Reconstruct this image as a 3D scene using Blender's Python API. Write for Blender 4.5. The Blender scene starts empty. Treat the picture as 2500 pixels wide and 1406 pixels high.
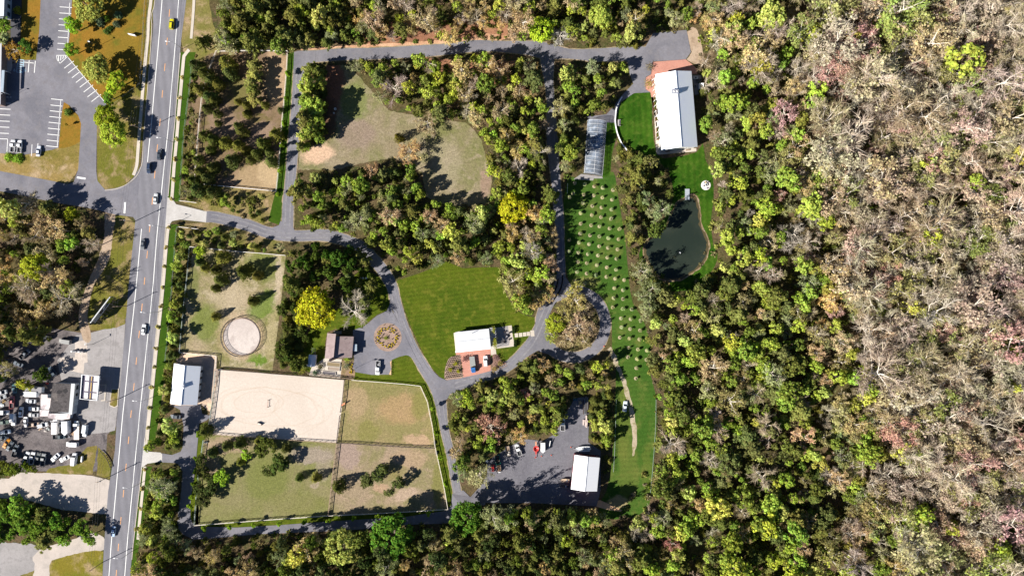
import bpy, bmesh, math, random
import numpy as np
from mathutils import Vector, Matrix
sc = bpy.context.scene
COL = sc.collection
S = 0.183          # metres on the ground per photograph pixel
H = 305.0          # height of the camera above the ground
R = math.radians
# ---------------------------------------------------------------- camera, sky, sun
cam = bpy.data.cameras.new('camera'); cam.lens = 24.0; cam.sensor_width = 36.0
cam.lens = 36.0 * H / (2500 * S); cam.clip_start = 1; cam.clip_end = 6000
co = bpy.data.objects.new('camera', cam); COL.objects.link(co); co.location = (0, 0, H)
sc.camera = co
SUN_EL = 33.0; SH_ANG = 26.0     # elevation; shadows fall 26 degrees north of east
w = bpy.data.worlds.new('World'); sc.world = w; w.use_nodes = True
nt = w.node_tree; bgn = nt.nodes['Background']
sky = nt.nodes.new('ShaderNodeTexSky'); sky.sky_type = 'NISHITA'; sky.sun_disc = False
sky.air_density = .6; sky.dust_density = .2; sky.ozone_density = 4.0; sky.sun_elevation = R(SUN_EL); sky.sun_rotation = R(270 - SH_ANG)
nt.links.new(sky.outputs[0], bgn.inputs[0]); bgn.inputs[1].default_value = 0.05
sl = bpy.data.lights.new('sun', 'SUN'); sl.energy = 5.0; sl.angle = R(0.5); sl.color = (1.0, 0.95, 0.875)
so = bpy.data.objects.new('sun', sl); COL.objects.link(so)
dvec = Vector((math.cos(R(SUN_EL)) * math.cos(R(SH_ANG)), math.cos(R(SUN_EL)) * math.sin(R(SH_ANG)), -math.sin(R(SUN_EL))))
so.rotation_euler = dvec.to_track_quat('-Z', 'Y').to_euler(); so.location = (-100, -60, 120)
sc.view_settings.view_transform = 'Standard'; sc.view_settings.look = 'None'
sc.view_settings.gamma = 1.0; sc.view_settings.exposure = 1.12
sc.cycles.max_bounces = 5; sc.cycles.diffuse_bounces = 2; sc.cycles.glossy_bounces = 2
sc.cycles.transmission_bounces = 3; sc.cycles.transparent_max_bounces = 6
rng = random.Random(11); nrg = np.random.default_rng(11)

# ---------------------------------------------------------------- helpers
def W(px, py, z=0.0):
    k = (H - z) / H * S
    return Vector(((px - 1250) * k, (703 - py) * k, z))
def W2(p, z=0.0): return W(p[0], p[1], z)

class MB:
    def __init__(s): s.v = []; s.f = []; s.m = []; s.sm = []
    def add(s, vs, fs, m=0, smooth=False):
        b = len(s.v); s.v += [tuple(x) for x in vs]
        for f in fs: s.f.append(tuple(b + i for i in f)); s.m.append(m); s.sm.append(smooth)
        return s
    def box(s, c, d, rz=0, m=0, taper=1.0):
        cx, cy, cz = c; hx, hy, hz = d[0]/2, d[1]/2, d[2]/2; ca, sa = math.cos(rz), math.sin(rz); vs = []
        for zz, t in ((-hz, 1), (hz, taper)):
            for x, y in ((-hx, -hy), (hx, -hy), (hx, hy), (-hx, hy)):
                x *= t; y *= t
                vs.append((cx + x*ca - y*sa, cy + x*sa + y*ca, cz + zz))
        return s.add(vs, [(3,2,1,0),(4,5,6,7),(0,1,5,4),(1,2,6,5),(2,3,7,6),(3,0,4,7)], m)
    def bar(s, a, b, w, h, m=0):
        a, b = Vector(a), Vector(b); d = (b - a).normalized()
        up = Vector((0,0,1)) if abs(d.z) < .9 else Vector((1,0,0))
        n = d.cross(up).normalized(); u = n.cross(d)
        vs = []
        for p in (a, b):
            for i, j in ((-1,-1),(1,-1),(1,1),(-1,1)): vs.append(p + n*(i*w/2) + u*(j*h/2))
        return s.add(vs, [(3,2,1,0),(4,5,6,7),(0,1,5,4),(1,2,6,5),(2,3,7,6),(3,0,4,7)], m)
    def tube(s, pts, rs, n=6, m=0, cap=True):
        pts = [Vector(p) for p in pts]; vs = []; fs = []
        for i, p in enumerate(pts):
            d = (pts[min(i+1, len(pts)-1)] - pts[max(i-1, 0)]).normalized()
            up = Vector((0,0,1)) if abs(d.z) < .9 else Vector((1,0,0))
            a = d.cross(up).normalized(); b = a.cross(d)
            r = rs[i] if isinstance(rs, (list, tuple)) else rs
            for k in range(n):
                t = 2*math.pi*k/n; vs.append(p + a*(math.cos(t)*r) + b*(math.sin(t)*r))
        for i in range(len(pts)-1):
            for k in range(n):
                fs.append((i*n+k, i*n+(k+1) % n, (i+1)*n+(k+1) % n, (i+1)*n+k))
        if cap: fs.append(tuple(range(n-1, -1, -1))); fs.append(tuple(len(vs)-n+k for k in range(n)))
        return s.add(vs, fs, m, True)
    def prism(s, pts, z0, z1, m=0):
        pts = [(p[0], p[1]) for p in pts]
        a = sum(pts[i][0]*pts[(i+1) % len(pts)][1] - pts[(i+1) % len(pts)][0]*pts[i][1] for i in range(len(pts)))
        if a < 0: pts = pts[::-1]
        n = len(pts); vs = [(x, y, z0) for x, y in pts] + [(x, y, z1) for x, y in pts]
        fs = [tuple(range(n-1, -1, -1)), tuple(range(n, 2*n))] + [(i, (i+1) % n, n+(i+1) % n, n+i) for i in range(n)]
        return s.add(vs, fs, m)
    def slab(s, quad, t, m=0):   # a plate of 3-d points given some thickness below
        q = [Vector(p) for p in quad]; n = len(q)
        nn = (q[1]-q[0]).cross(q[2]-q[0])
        if nn.z < 0: q = q[::-1]
        vs = q + [p - Vector((0,0,t)) for p in q]
        fs = [tuple(range(n)), tuple(range(2*n-1, n-1, -1))] + [(i, n+i, n+(i+1) % n, (i+1) % n) for i in range(n)]
        return s.add(vs, fs, m)
    def lathe(s, prof, n=16, c=(0,0,0), m=0):
        vs = []; fs = []
        for r, z in prof:
            for k in range(n):
                t = 2*math.pi*k/n; vs.append((c[0]+r*math.cos(t), c[1]+r*math.sin(t), c[2]+z))
        for i in range(len(prof)-1):
            for k in range(n): fs.append((i*n+k, i*n+(k+1) % n, (i+1)*n+(k+1) % n, (i+1)*n+k))
        return s.add(vs, fs, m, True)
    def loft(s, secs, m=0, cap=True, smooth=False):
        n = len(secs[0]); vs = [p for q in secs for p in q]; fs = []
        for i in range(len(secs)-1):
            for k in range(n): fs.append((i*n+k, i*n+(k+1) % n, (i+1)*n+(k+1) % n, (i+1)*n+k))
        if cap: fs.append(tuple(range(n-1, -1, -1))); fs.append(tuple((len(secs)-1)*n+k for k in range(n)))
        return s.add(vs, fs, m, smooth)
    def mesh(s, name, mats):
        me = bpy.data.meshes.new(name); me.from_pydata(s.v, [], s.f)
        for x in (mats if isinstance(mats, (list, tuple)) else [mats]): me.materials.append(x)
        me.polygons.foreach_set('material_index', s.m); me.polygons.foreach_set('use_smooth', s.sm)
        me.update(); return me
    def build(s, name, mats, parent=None, loc=(0,0,0), rz=0, color=None):
        return obj(name, s.mesh(name, mats), parent, loc, rz, color)

def obj(name, me, parent=None, loc=(0,0,0), rz=0, color=None):
    o = bpy.data.objects.new(name, me); COL.objects.link(o); o.location = loc; o.rotation_euler = (0,0,rz)
    if parent: o.parent = parent
    if color: o.color = (*color, 1)
    return o
def tag(o, label=None, cat=None, group=None, kind=None):
    if label: o['label'] = label
    if cat: o['category'] = cat
    if group: o['group'] = group
    if kind: o['kind'] = kind
    return o
def thing(name, label, cat, loc=(0,0,0), rz=0, group=None):
    o = bpy.data.objects.new(name, None); COL.objects.link(o); o.location = loc; o.rotation_euler = (0,0,rz)
    o.empty_display_size = .3
    return tag(o, label, cat, group)
KIDS = {}
def kids(o): return [c for c in o.children]
def dup(src, loc, rz=0, label=None, group=None, color=None, scale=None):
    r = src.copy(); COL.objects.link(r); r.location = loc; r.rotation_euler = (0,0,rz)
    if scale: r.scale = scale
    if label: r['label'] = label
    if group: r['group'] = group
    if color and r.type == 'MESH': r.color = (*color, 1)
    for ch in kids(src):
        c = ch.copy(); COL.objects.link(c); c.parent = r
        if color: c.color = (*color, 1)
        for g in kids(ch):
            d = g.copy(); COL.objects.link(d); d.parent = c
            if color: d.color = (*color, 1)
    return r

# ---------------------------------------------------------------- materials
def nmat(name):
    m = bpy.data.materials.new(name); m.use_nodes = True
    t = m.node_tree; b = t.nodes['Principled BSDF']; return m, t, b
def N(t, ty, **kw):
    n = t.nodes.new(ty)
    for k, v in kw.items():
        if hasattr(n, k): setattr(n, k, v)
        else: n.inputs[k].default_value = v
    return n
def mixc(t, fac, a, b, blend='MIX'):
    n = t.nodes.new('ShaderNodeMix'); n.data_type = 'RGBA'; n.blend_type = blend
    for sk, v in ((n.inputs[0], fac), (n.inputs[6], a), (n.inputs[7], b)):
        if hasattr(v, 'is_linked') or hasattr(v, 'links'): t.links.new(v, sk)
        elif isinstance(v, (tuple, list)): sk.default_value = (*v[:3], 1)
        else: sk.default_value = v
    return n.outputs[2]
def mth(t, op, a, b=None, c=None, clamp=False):
    n = t.nodes.new('ShaderNodeMath'); n.operation = op; n.use_clamp = clamp
    for i, v in enumerate((a, b, c)):
        if v is None: continue
        if hasattr(v, 'links'): t.links.new(v, n.inputs[i])
        else: n.inputs[i].default_value = v
    return n.outputs[0]
def sstep(t, v, lo, hi):
    n = t.nodes.new('ShaderNodeMapRange'); n.interpolation_type = 'SMOOTHSTEP'
    t.links.new(v, n.inputs[0]); n.inputs[1].default_value = lo; n.inputs[2].default_value = hi
    return n.outputs[0]
def noise(t, vec, scale, detail=4, rough=.55, dist=0):
    n = t.nodes.new('ShaderNodeTexNoise'); t.links.new(vec, n.inputs['Vector'])
    n.inputs['Scale'].default_value = scale; n.inputs['Detail'].default_value = detail
    n.inputs['Roughness'].default_value = rough; n.inputs['Distortion'].default_value = dist
    return n.outputs[0]
def plain(name, col, rough=.6, var=.12, scale=1.2, metal=0, spec=.4, bump=0):
    m, t, b = nmat(name); b.inputs['Roughness'].default_value = rough; b.inputs['Metallic'].default_value = metal
    b.inputs['Specular IOR Level'].default_value = spec
    tc = t.nodes.new('ShaderNodeTexCoord')
    n = noise(t, tc.outputs['Object'], scale, 5)
    c = mixc(t, n, tuple(x*(1-var) for x in col), tuple(min(1, x*(1+var)) for x in col))
    t.links.new(c, b.inputs['Base Color'])
    if bump:
        bp = t.nodes.new('ShaderNodeBump'); bp.inputs['Strength'].default_value = bump
        t.links.new(noise(t, tc.outputs['Object'], scale*6, 4), bp.inputs['Height']); t.links.new(bp.outputs[0], b.inputs['Normal'])
    return m
def tinted(name, rough=.4, spec=.5, coat=0, var=.06):     # takes its colour from the object
    m, t, b = nmat(name); oi = t.nodes.new('ShaderNodeObjectInfo'); tc = t.nodes.new('ShaderNodeTexCoord')
    n = noise(t, tc.outputs['Object'], 1.5, 5)
    k = mth(t, 'MULTIPLY_ADD', n, var*2, 1-var)
    h = t.nodes.new('ShaderNodeVectorMath'); h.operation = 'SCALE'
    t.links.new(oi.outputs['Color'], h.inputs[0]); t.links.new(k, h.inputs['Scale'])
    t.links.new(h.outputs[0], b.inputs['Base Color'])
    b.inputs['Roughness'].default_value = rough; b.inputs['Specular IOR Level'].default_value = spec; b.inputs['Coat Weight'].default_value = coat
    return m
def ground(name, c1, c2, c3=None, s1=.03, s2=.35, fine=3.0, blobs=(), rough=.95, stripes=None, finevar=.25, bump=.3, lo=.35, hi=.65):
    """procedural ground cover: two or three covers mixed by noise, patches (px,py,rx,ry,deg,colour,strength) of other cover"""
    m, t, b = nmat(name); b.inputs['Roughness'].default_value = rough; b.inputs['Specular IOR Level'].default_value = .04
    g = t.nodes.new('ShaderNodeNewGeometry'); P = g.outputs['Position']
    n1 = noise(t, P, s1, 5, .6, .6); n2 = noise(t, P, s2, 5, .65, .4); n3 = noise(t, P, fine, 3, .7)
    c = mixc(t, sstep(t, n1, lo, hi), c1, c2)
    if c3: c = mixc(t, sstep(t, n2, .47, .68), c, c3)
    if blobs:
        wn = t.nodes.new('ShaderNodeTexNoise'); t.links.new(P, wn.inputs['Vector']); wn.inputs['Scale'].default_value = .22; wn.inputs['Detail'].default_value = 5
        wn.inputs['Roughness'].default_value = .65
        off = t.nodes.new('ShaderNodeVectorMath'); off.operation = 'MULTIPLY_ADD'
        t.links.new(wn.outputs['Color'], off.inputs[0]); off.inputs[1].default_value = (8, 8, 0)
        pa = t.nodes.new('ShaderNodeVectorMath'); pa.operation = 'ADD'; t.links.new(P, pa.inputs[0]); pa.inputs[1].default_value = (-4, -4, 0)
        t.links.new(pa.outputs[0], off.inputs[2])
        for px, py, rx, ry, dg, colr, st in blobs:
            q = W(px, py)
            mp = t.nodes.new('ShaderNodeMapping'); mp.vector_type = 'TEXTURE'
            mp.inputs['Location'].default_value = (q.x, q.y, 0); mp.inputs['Rotation'].default_value = (0, 0, R(dg)); mp.inputs['Scale'].default_value = (rx*S, ry*S, 1000)
            t.links.new(off.outputs[0], mp.inputs['Vector'])
            ln = t.nodes.new('ShaderNodeVectorMath'); ln.operation = 'LENGTH'; t.links.new(mp.outputs[0], ln.inputs[0])
            f = mth(t, 'MULTIPLY', sstep(t, ln.outputs['Value'], 1.15, .66), st)
            c = mixc(t, f, c, colr)
    if stripes:
        wd, ang, amt = stripes
        mp = t.nodes.new('ShaderNodeMapping'); mp.inputs['Rotation'].default_value = (0, 0, R(ang)); t.links.new(P, mp.inputs['Vector'])
        wv = t.nodes.new('ShaderNodeTexWave'); t.links.new(mp.outputs[0], wv.inputs['Vector']); wv.inputs['Scale'].default_value = .314/wd
        wv.inputs['Distortion'].default_value = .8; wv.inputs['Detail'].default_value = 2
        k = mth(t, 'MULTIPLY_ADD', wv.outputs['Fac'], amt, 1-amt/2)
        c = mixc(t, 1.0, c, k, 'MULTIPLY')
    n4 = noise(t, P, .9, 6, .75, .3)
    k = mth(t, 'MULTIPLY', mth(t, 'MULTIPLY_ADD', sstep(t, n3, .25, .75), finevar*2, 1-finevar), mth(t, 'MULTIPLY_ADD', sstep(t, n4, .3, .7), finevar*1.5, 1-finevar*.75))
    c = mixc(t, 1.0, c, k, 'MULTIPLY')
    t.links.new(c, b.inputs['Base Color'])
    if bump:
        bp = t.nodes.new('ShaderNodeBump'); bp.inputs['Strength'].default_value = bump; bp.inputs['Distance'].default_value = .3
        t.links.new(noise(t, P, fine*.8, 4, .7), bp.inputs['Height']); t.links.new(bp.outputs[0], b.inputs['Normal'])
    return m
def leafmat(name, attr=None, trans=.35, fixed=None):
    m, t, b = nmat(name); t.nodes.remove(b); out = t.nodes['Material Output']
    if attr:
        a = t.nodes.new('ShaderNodeAttribute'); a.attribute_name = attr; csrc = a.outputs['Color']
    elif fixed:
        rgb = t.nodes.new('ShaderNodeRGB'); rgb.outputs[0].default_value = (*fixed, 1); csrc = rgb.outputs[0]
    else:
        csrc = t.nodes.new('ShaderNodeObjectInfo').outputs['Color']
    g = t.nodes.new('ShaderNodeNewGeometry')
    hv = t.nodes.new('ShaderNodeHueSaturation'); t.links.new(csrc, hv.inputs['Color'])
    rnd = g.outputs['Random Per Island']
    t.links.new(mth(t, 'MULTIPLY_ADD', rnd, .05, .475), hv.inputs['Hue']); hv.inputs['Saturation'].default_value = .98
    n = noise(t, g.outputs['Position'], .55, 3, .6)
    t.links.new(mth(t, 'MULTIPLY', mth(t, 'MULTIPLY_ADD', rnd, .6, .7), mth(t, 'MULTIPLY_ADD', n, .9, .55)), hv.inputs['Value'])
    d = t.nodes.new('ShaderNodeBsdfDiffuse'); tr = t.nodes.new('ShaderNodeBsdfTranslucent'); mx = t.nodes.new('ShaderNodeMixShader')
    mx.inputs[0].default_value = trans
    t.links.new(hv.outputs[0], d.inputs[0]); t.links.new(hv.outputs[0], tr.inputs[0])
    t.links.new(d.outputs[0], mx.inputs[1]); t.links.new(tr.outputs[0], mx.inputs[2]); t.links.new(mx.outputs[0], out.inputs[0])
    return m
def metalroof(name, col, rough=.35, seam=.5, ang=0, amt=.05):
    m, t, b = nmat(name); tc = t.nodes.new('ShaderNodeNewGeometry')
    b.inputs['Roughness'].default_value = rough; b.inputs['Specular IOR Level'].default_value = .5
    mp = t.nodes.new('ShaderNodeMapping'); mp.inputs['Rotation'].default_value = (0, 0, R(ang)); t.links.new(tc.outputs['Position'], mp.inputs['Vector'])
    wv = t.nodes.new('ShaderNodeTexWave'); wv.inputs['Scale'].default_value = .314/seam; t.links.new(mp.outputs[0], wv.inputs['Vector'])
    n = noise(t, tc.outputs['Position'], .35, 6, .7)
    f = mth(t, 'ADD', mth(t, 'MULTIPLY', mth(t, 'POWER', wv.outputs['Fac'], 6), amt*4), mth(t, 'MULTIPLY', n, amt*3))
    c = mixc(t, f, col, tuple(x*.3 for x in col)); t.links.new(c, b.inputs['Base Color'])
    return m
M = {}
LIT = (.16,.105,.07)
M['floor'] = ground('woodland_floor', (.11,.075,.045), (.075,.065,.025), (.05,.06,.018), s1=.05, s2=.2, fine=1.6, finevar=.45)
M['asphalt'] = ground('asphalt', (.140,.138,.158), (.196,.190,.211), (.17,.162,.175), s1=.07, s2=.3, fine=4, finevar=.11, bump=.05, rough=.85)
M['road'] = ground('road_asphalt', (.155,.153,.172), (.19,.186,.204), (.165,.162,.18), s1=.03, s2=.12, fine=4, finevar=.07, bump=.05, rough=.85, stripes=(3.4, 174.8, .14))
M['yard'] = ground('yard_gravel_asphalt', (.125,.121,.138), (.165,.159,.177), (.15,.146,.162), s1=.06, s2=.25, fine=3, finevar=.16, bump=.1)
M['concrete'] = ground('concrete', (.40,.38,.36), (.46,.44,.42), None, s1=.1, fine=3, finevar=.08, bump=.03, rough=.8)
M['sidewalk'] = ground('sidewalk_concrete', (.45,.40,.34), (.51,.455,.39), None, s1=.1, fine=3, finevar=.07, bump=.03, rough=.8)
M['shoulder'] = ground('pale_asphalt', (.26,.245,.24), (.31,.29,.285), (.24,.225,.22), s1=.08, s2=.3, fine=3, finevar=.1, bump=.05)
M['junk'] = ground('oily_dirt', (.115,.10,.10), (.17,.15,.148), (.075,.068,.07), s1=.09, s2=.25, fine=2, finevar=.2)
M['sand'] = ground('pale_sand', (.50,.43,.36), (.55,.47,.40), None, s1=.06, s2=.3, fine=2.5, finevar=.04, bump=.15)
M['sandlot'] = ground('sandy_gravel', (.42,.37,.33), (.48,.42,.375), (.37,.33,.295), s1=.06, s2=.2, fine=2.5, finevar=.06, bump=.12)
M['dirt'] = ground('sandy_dirt', (.33,.245,.175), (.40,.31,.23), (.26,.19,.13), s1=.08, s2=.35, fine=2.5, finevar=.15)
M['reddirt'] = ground('reddish_litter', (.24,.115,.07), (.31,.16,.09), (.16,.085,.05), s1=.08, s2=.35, fine=2.5, finevar=.25)
M['tandirt'] = ground('orange_sandy_dirt', (.55,.35,.2), (.60,.41,.25), None, s1=.1, fine=2.5, finevar=.08)
M['lawn'] = ground('mown_lawn', (.046,.076,.006), (.074,.098,.008), (.105,.116,.014), s1=.06, s2=.3, fine=2.2, finevar=.24, stripes=(1.9, 83, .16), lo=.3, hi=.7)
M['lawn2'] = ground('barn_lawn', (.018,.060,.004), (.036,.088,.007), (.055,.10,.012), s1=.08, s2=.35, fine=2.5, finevar=.2, stripes=(2.6, 178, .2))
M['verge'] = ground('bright_verge_grass', (.03,.07,.006), (.045,.085,.008), None, s1=.08, fine=2.5, finevar=.2)
M['orangegrass'] = ground('dry_orange_lawn', (.24,.125,.02), (.18,.12,.018), (.12,.11,.016), s1=.05, s2=.1, fine=2.5, finevar=.18)
M['olivegrass'] = ground('olive_rough_grass', (.16,.13,.035), (.12,.12,.02), (.26,.19,.10), s1=.06, s2=.15, fine=2.2, finevar=.25)
M['white'] = plain('white_paint', (.8,.8,.8), .6, .05)
M['road_white'] = plain('road_white_paint', (.72,.72,.70), .7, .12, .8)
M['orange'] = plain('road_orange_paint', (.62,.30,.12), .7, .12, .8)
M['lotblue'] = plain('pale_blue_paint', (.35,.52,.62), .7, .1)
M['paint'] = tinted('vehicle_paint', .3, .5, .4, .03)
M['tint'] = tinted('tinted_surface', .7, .3)
M['glass'] = plain('dark_vehicle_glass', (.02,.027,.035), .12, .1, spec=.6)
M['tyre'] = plain('tyre_rubber', (.02,.02,.02), .9)
M['lamp'] = plain('clear_lamp', (.7,.7,.68), .2)
M['wood'] = plain('weathered_wood', (.28,.2,.14), .85, .3, 2)
M['darkwood'] = plain('dark_wood', (.05,.035,.03), .8, .3, 2)
M['palewood'] = plain('pale_fence_wood', (.62,.56,.48), .8, .15, 2)
M['fencegrey'] = plain('grey_green_fence', (.25,.29,.26), .7, .15, 2)
M['steel'] = plain('galvanised_steel', (.42,.43,.44), .4, .1, 2, .6)
M['dsteel'] = plain('dark_steel', (.03,.03,.04), .5, .1, 2, .3)
M['bark'] = plain('bark', (.13,.10,.075), .95, .35, 1.2)
M['palebark'] = plain('pale_bark', (.56,.50,.42), .9, .25, .8)
M['leaf'] = leafmat('leaves'); M['leafattr'] = leafmat('leaves_mass', 'tint')
M['mulch'] = ground('brown_mulch', (.25,.175,.135), (.31,.22,.175), None, s1=.3, fine=4, finevar=.2)
M['brick'] = None
# ---------------------------------------------------------------- ground sheets
def brickmat(name, c1, c2, mortar, scale=.22):
    m, t, b = nmat(name); g = t.nodes.new('ShaderNodeNewGeometry')
    br = t.nodes.new('ShaderNodeTexBrick'); t.links.new(g.outputs['Position'], br.inputs['Vector'])
    br.inputs['Scale'].default_value = 1.0; br.inputs['Brick Width'].default_value = scale*1.6; br.inputs['Row Height'].default_value = scale*.8; br.inputs['Mortar Size'].default_value = .012
    br.inputs['Color1'].default_value = (*c1, 1); br.inputs['Color2'].default_value = (*c2, 1); br.inputs['Mortar'].default_value = (*mortar, 1)
    n = noise(t, g.outputs['Position'], .4, 5); k = mth(t, 'MULTIPLY_ADD', n, .4, .8)
    t.links.new(mixc(t, 1.0, br.outputs[0], k, 'MULTIPLY'), b.inputs['Base Color']); b.inputs['Roughness'].default_value = .85
    return m
M['brick'] = brickmat('red_brick_paving', (.40,.16,.115), (.50,.22,.16), (.36,.26,.21))
KEEP = []          # areas kept clear of woodland trees (apparent pixels)
def smooth(pts, n=4, closed=True):
    out = []; L = len(pts)
    for i in range(L if closed else L-1):
        if closed: p0, p1, p2, p3 = pts[i-1], pts[i], pts[(i+1) % L], pts[(i+2) % L]
        else: p0, p1, p2, p3 = pts[max(i-1, 0)], pts[i], pts[i+1], pts[min(i+2, L-1)]
        for k in range(n):
            t = k/n
            out.append(tuple(.5*((2*b) + (c-a)*t + (2*a-5*b+4*c-d)*t*t + (3*b-a-3*c+d)*t**3) for a, b, c, d in zip(p0[:3], p1[:3], p2[:3], p3[:3])))
    if not closed: out.append(tuple(pts[-1][:3]))
    return out
def rough(pts, amp=1.5, step=6):
    out = []; L = len(pts)
    for i in range(L):
        a, b = pts[i], pts[(i+1) % L]; d = math.hypot(b[0]-a[0], b[1]-a[1]); n = max(1, int(d/step))
        for k in range(n):
            t = k/n; out.append((a[0]+(b[0]-a[0])*t+rng.uniform(-amp, amp), a[1]+(b[1]-a[1])*t+rng.uniform(-amp, amp)))
    return out
ZN = [0.0]
def sheet(name, pts, z, mat, rg=0, sm=0, keep=False, kind='structure'):
    if sm: pts = smooth(pts, sm)
    if keep: KEEP.append(list(pts))
    if rg: pts = rough(pts, rg)
    v = [W2(p, 0) for p in pts]
    mb = MB(); mb.add([(p.x, p.y, z) for p in v], [tuple(range(len(v)))])
    me = mb.mesh(name, mat); bm = bmesh.new(); bm.from_mesh(me); bmesh.ops.triangulate(bm, faces=bm.faces[:])
    for f in bm.faces:
        if f.normal.z < 0: f.normal_flip()
    bm.to_mesh(me); bm.free()
    return tag(obj(name, me), kind=kind)
def slabsheet(name, pts, z0, z1, mat, keep=False):
    if keep: KEEP.append(list(pts))
    mb = MB(); v = [W2(p) for p in pts]; mb.prism(v, z0, z1)
    me = mb.mesh(name, mat); bm = bmesh.new(); bm.from_mesh(me); bmesh.ops.triangulate(bm, faces=[f for f in bm.faces if len(f.verts) > 4]); bm.to_mesh(me); bm.free()
    return tag(obj(name, me), kind='structure')
def strip_outline(line, extra=0):
    L, Rr = [], []
    for i, (x, y, wd) in enumerate(line):
        a = line[max(i-1, 0)]; b = line[min(i+1, len(line)-1)]
        dx, dy = b[0]-a[0], b[1]-a[1]; d = math.hypot(dx, dy) or 1
        nx, ny = -dy/d, dx/d; h = wd/2+extra
        L.append((x+nx*h, y+ny*h)); Rr.append((x-nx*h, y-ny*h))
    return L, Rr
def strip(name, line, z, mat, keep=True, kind='structure', closed=False, n=4):
    line = smooth(line, n, closed)
    if closed: line.append(line[0])
    L, Rr = strip_outline(line)
    if closed:
        L[0] = L[-1] = tuple((a+b)/2 for a, b in zip(L[0], L[-1])); Rr[0] = Rr[-1] = tuple((a+b)/2 for a, b in zip(Rr[0], Rr[-1]))
    mb = MB(); vs = []
    for a, b in zip(L, Rr):
        p, q = W2(a), W2(b); vs += [(p.x, p.y, z), (q.x, q.y, z)]
    mb.add(vs, [(2*i, 2*i+1, 2*i+3, 2*i+2) for i in range(len(L)-1)])
    me = mb.mesh(name, mat); bm = bmesh.new(); bm.from_mesh(me)
    for f in bm.faces:
        if f.normal.z < 0: f.normal_flip()
    bm.to_mesh(me); bm.free()
    if keep:
        for i in range(len(L)-1): KEEP.append([L[i], L[i+1], Rr[i+1], Rr[i]])
    return tag(obj(name, me), kind='structure')
def road_x(y):   # centre line of the main road
    ys = [-60, 33, 102, 165, 230, 300, 362, 427, 491, 558, 622, 686, 750, 816, 881, 944, 1010, 1074, 1140, 1204, 1270, 1335, 1399, 1470]
    xs = [420.5, 412.7, 407, 401.4, 395.5, 389.7, 382.9, 377, 371, 364.8, 358.4, 352, 345.6, 338.7, 332, 326, 319, 313, 306.6, 300.6, 294, 288, 283.2, 277]
    return float(np.interp(y, ys, xs))
gm = MB(); gm.add([(-2500,-2500,0),(2500,-2500,0),(2500,2500,0),(-2500,2500,0)], [(0,1,2,3)])
tag(gm.build('ground', M['floor']), kind='structure')
YS = list(range(-60, 1480, 20))
# --- left side of the road
sheet('dry_lawn', [(176,-60),(362,-60),(350,150),(344,205),(264,269),(245,250),(164,136),(172,60)], .02, M['orangegrass'], keep=True)
sheet('roadside_grass', [(362,-60),(380,-60),(372,60),(350,330),(338,420),(322,436),(300,456),(258,464),(238,444),(236,290),(264,269),(344,205),(350,150)], .024, M['olivegrass'], keep=True)
sheet('lot_grass', [(56,-60),(100,-60),(102,0),(97,60),(96,77),(88,147),(50,147),(52,80)], .02, M['orangegrass'], keep=True)
sheet('lot_grass', [(-60,372),(61,379),(128,366),(143,360),(196,340),(192,414),(165,451),(128,443),(60,431),(-60,408)], .02, ground('patchy_dry_grass', (.24,.17,.06), (.14,.12,.025), (.34,.25,.15), s1=.05, s2=.12, fine=2.2, finevar=.25), keep=True, rg=1)
sheet('island_grass', smooth([(156,251),(165,254),(176,270),(191,283),(198,303),(197,345),(143,362),(146,320),(150,280)], 4), .03, M['orangegrass'], keep=True)
sheet('roadside_grass', [(262,525),(300,520),(331,545),(318,690),(311,744),(305,792),(284,800),(240,806),(215,806),(205,770),(222,720),(250,650),(262,590)], .022, M['olivegrass'], keep=True, rg=1)
sheet('dirt_track', smooth([(258,515),(282,520),(275,575),(270,620),(255,655),(232,690),(220,730),(214,770),(222,830),(204,830),(193,790),(196,745),(210,700),(228,660),(245,615),(255,570)], 3), .03, M['dirt'], keep=True, rg=1.2)
sheet('side_lawn', [(110,1385),(170,1345),(235,1340),(252,1345),(250,1480),(100,1480)], .022, ground('olive_lawn', (.17,.14,.02), (.12,.13,.015), (.3,.22,.12), s1=.06, s2=.1, fine=2.2), keep=True, rg=1)
sheet('scrub_grass', [(-60,1345),(60,1340),(150,1345),(120,1480),(-60,1480)], .018, M['olivegrass'], rg=1)
sheet('gravel_track', smooth([(60,1480),(85,1390),(80,1360),(110,1335),(170,1320),(215,1300),(252,1310),(256,1340),(215,1345),(150,1360),(120,1380),(125,1480)], 3), .03, M['sandlot'], rg=1)
sheet('gravel_heap', smooth([(-40,1330),(40,1325),(95,1335),(90,1385),(40,1406),(-40,1406)], 3), .026, M['shoulder'], rg=1.5)
# gas station and junk yard surfaces
sheet('yard_dirt', [(-60,850),(40,815),(120,800),(215,815),(300,790),(312,760),(299,885),(284,1040),(262,1060),(258,1120),(235,1150),(-60,1150)], .012, M['junk'])
KEEP.append([(60,830),(215,815),(300,790),(262,1060),(235,1150),(112,1140),(-2,1105),(-2,950),(60,900)])
sheet('forecourt', [(186,818),(222,812),(306,790),(299,885),(281,1050),(262,1055),(215,1060),(185,1010),(150,930),(140,880)], .02, M['shoulder'], keep=True)
sheet('concrete_pad', [(183,833),(212,831),(214,884),(206,886),(204,912),(150,900),(146,872),(183,872)], .028, ground('stained_pad', (.46,.40,.35), (.52,.46,.41), (.38,.33,.29), s1=.1, s2=.3, fine=2.5, finevar=.08))
sheet('yard_grass', [(120,1142),(170,1135),(200,1105),(215,1090),(238,1088),(225,1158),(110,1158)], .02, M['olivegrass'], rg=1.5)
sheet('roadside_grass', [(240,1092),(256,1105),(270,1130),(268,1168),(236,1160)], .022, M['olivegrass'], rg=1)
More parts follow.
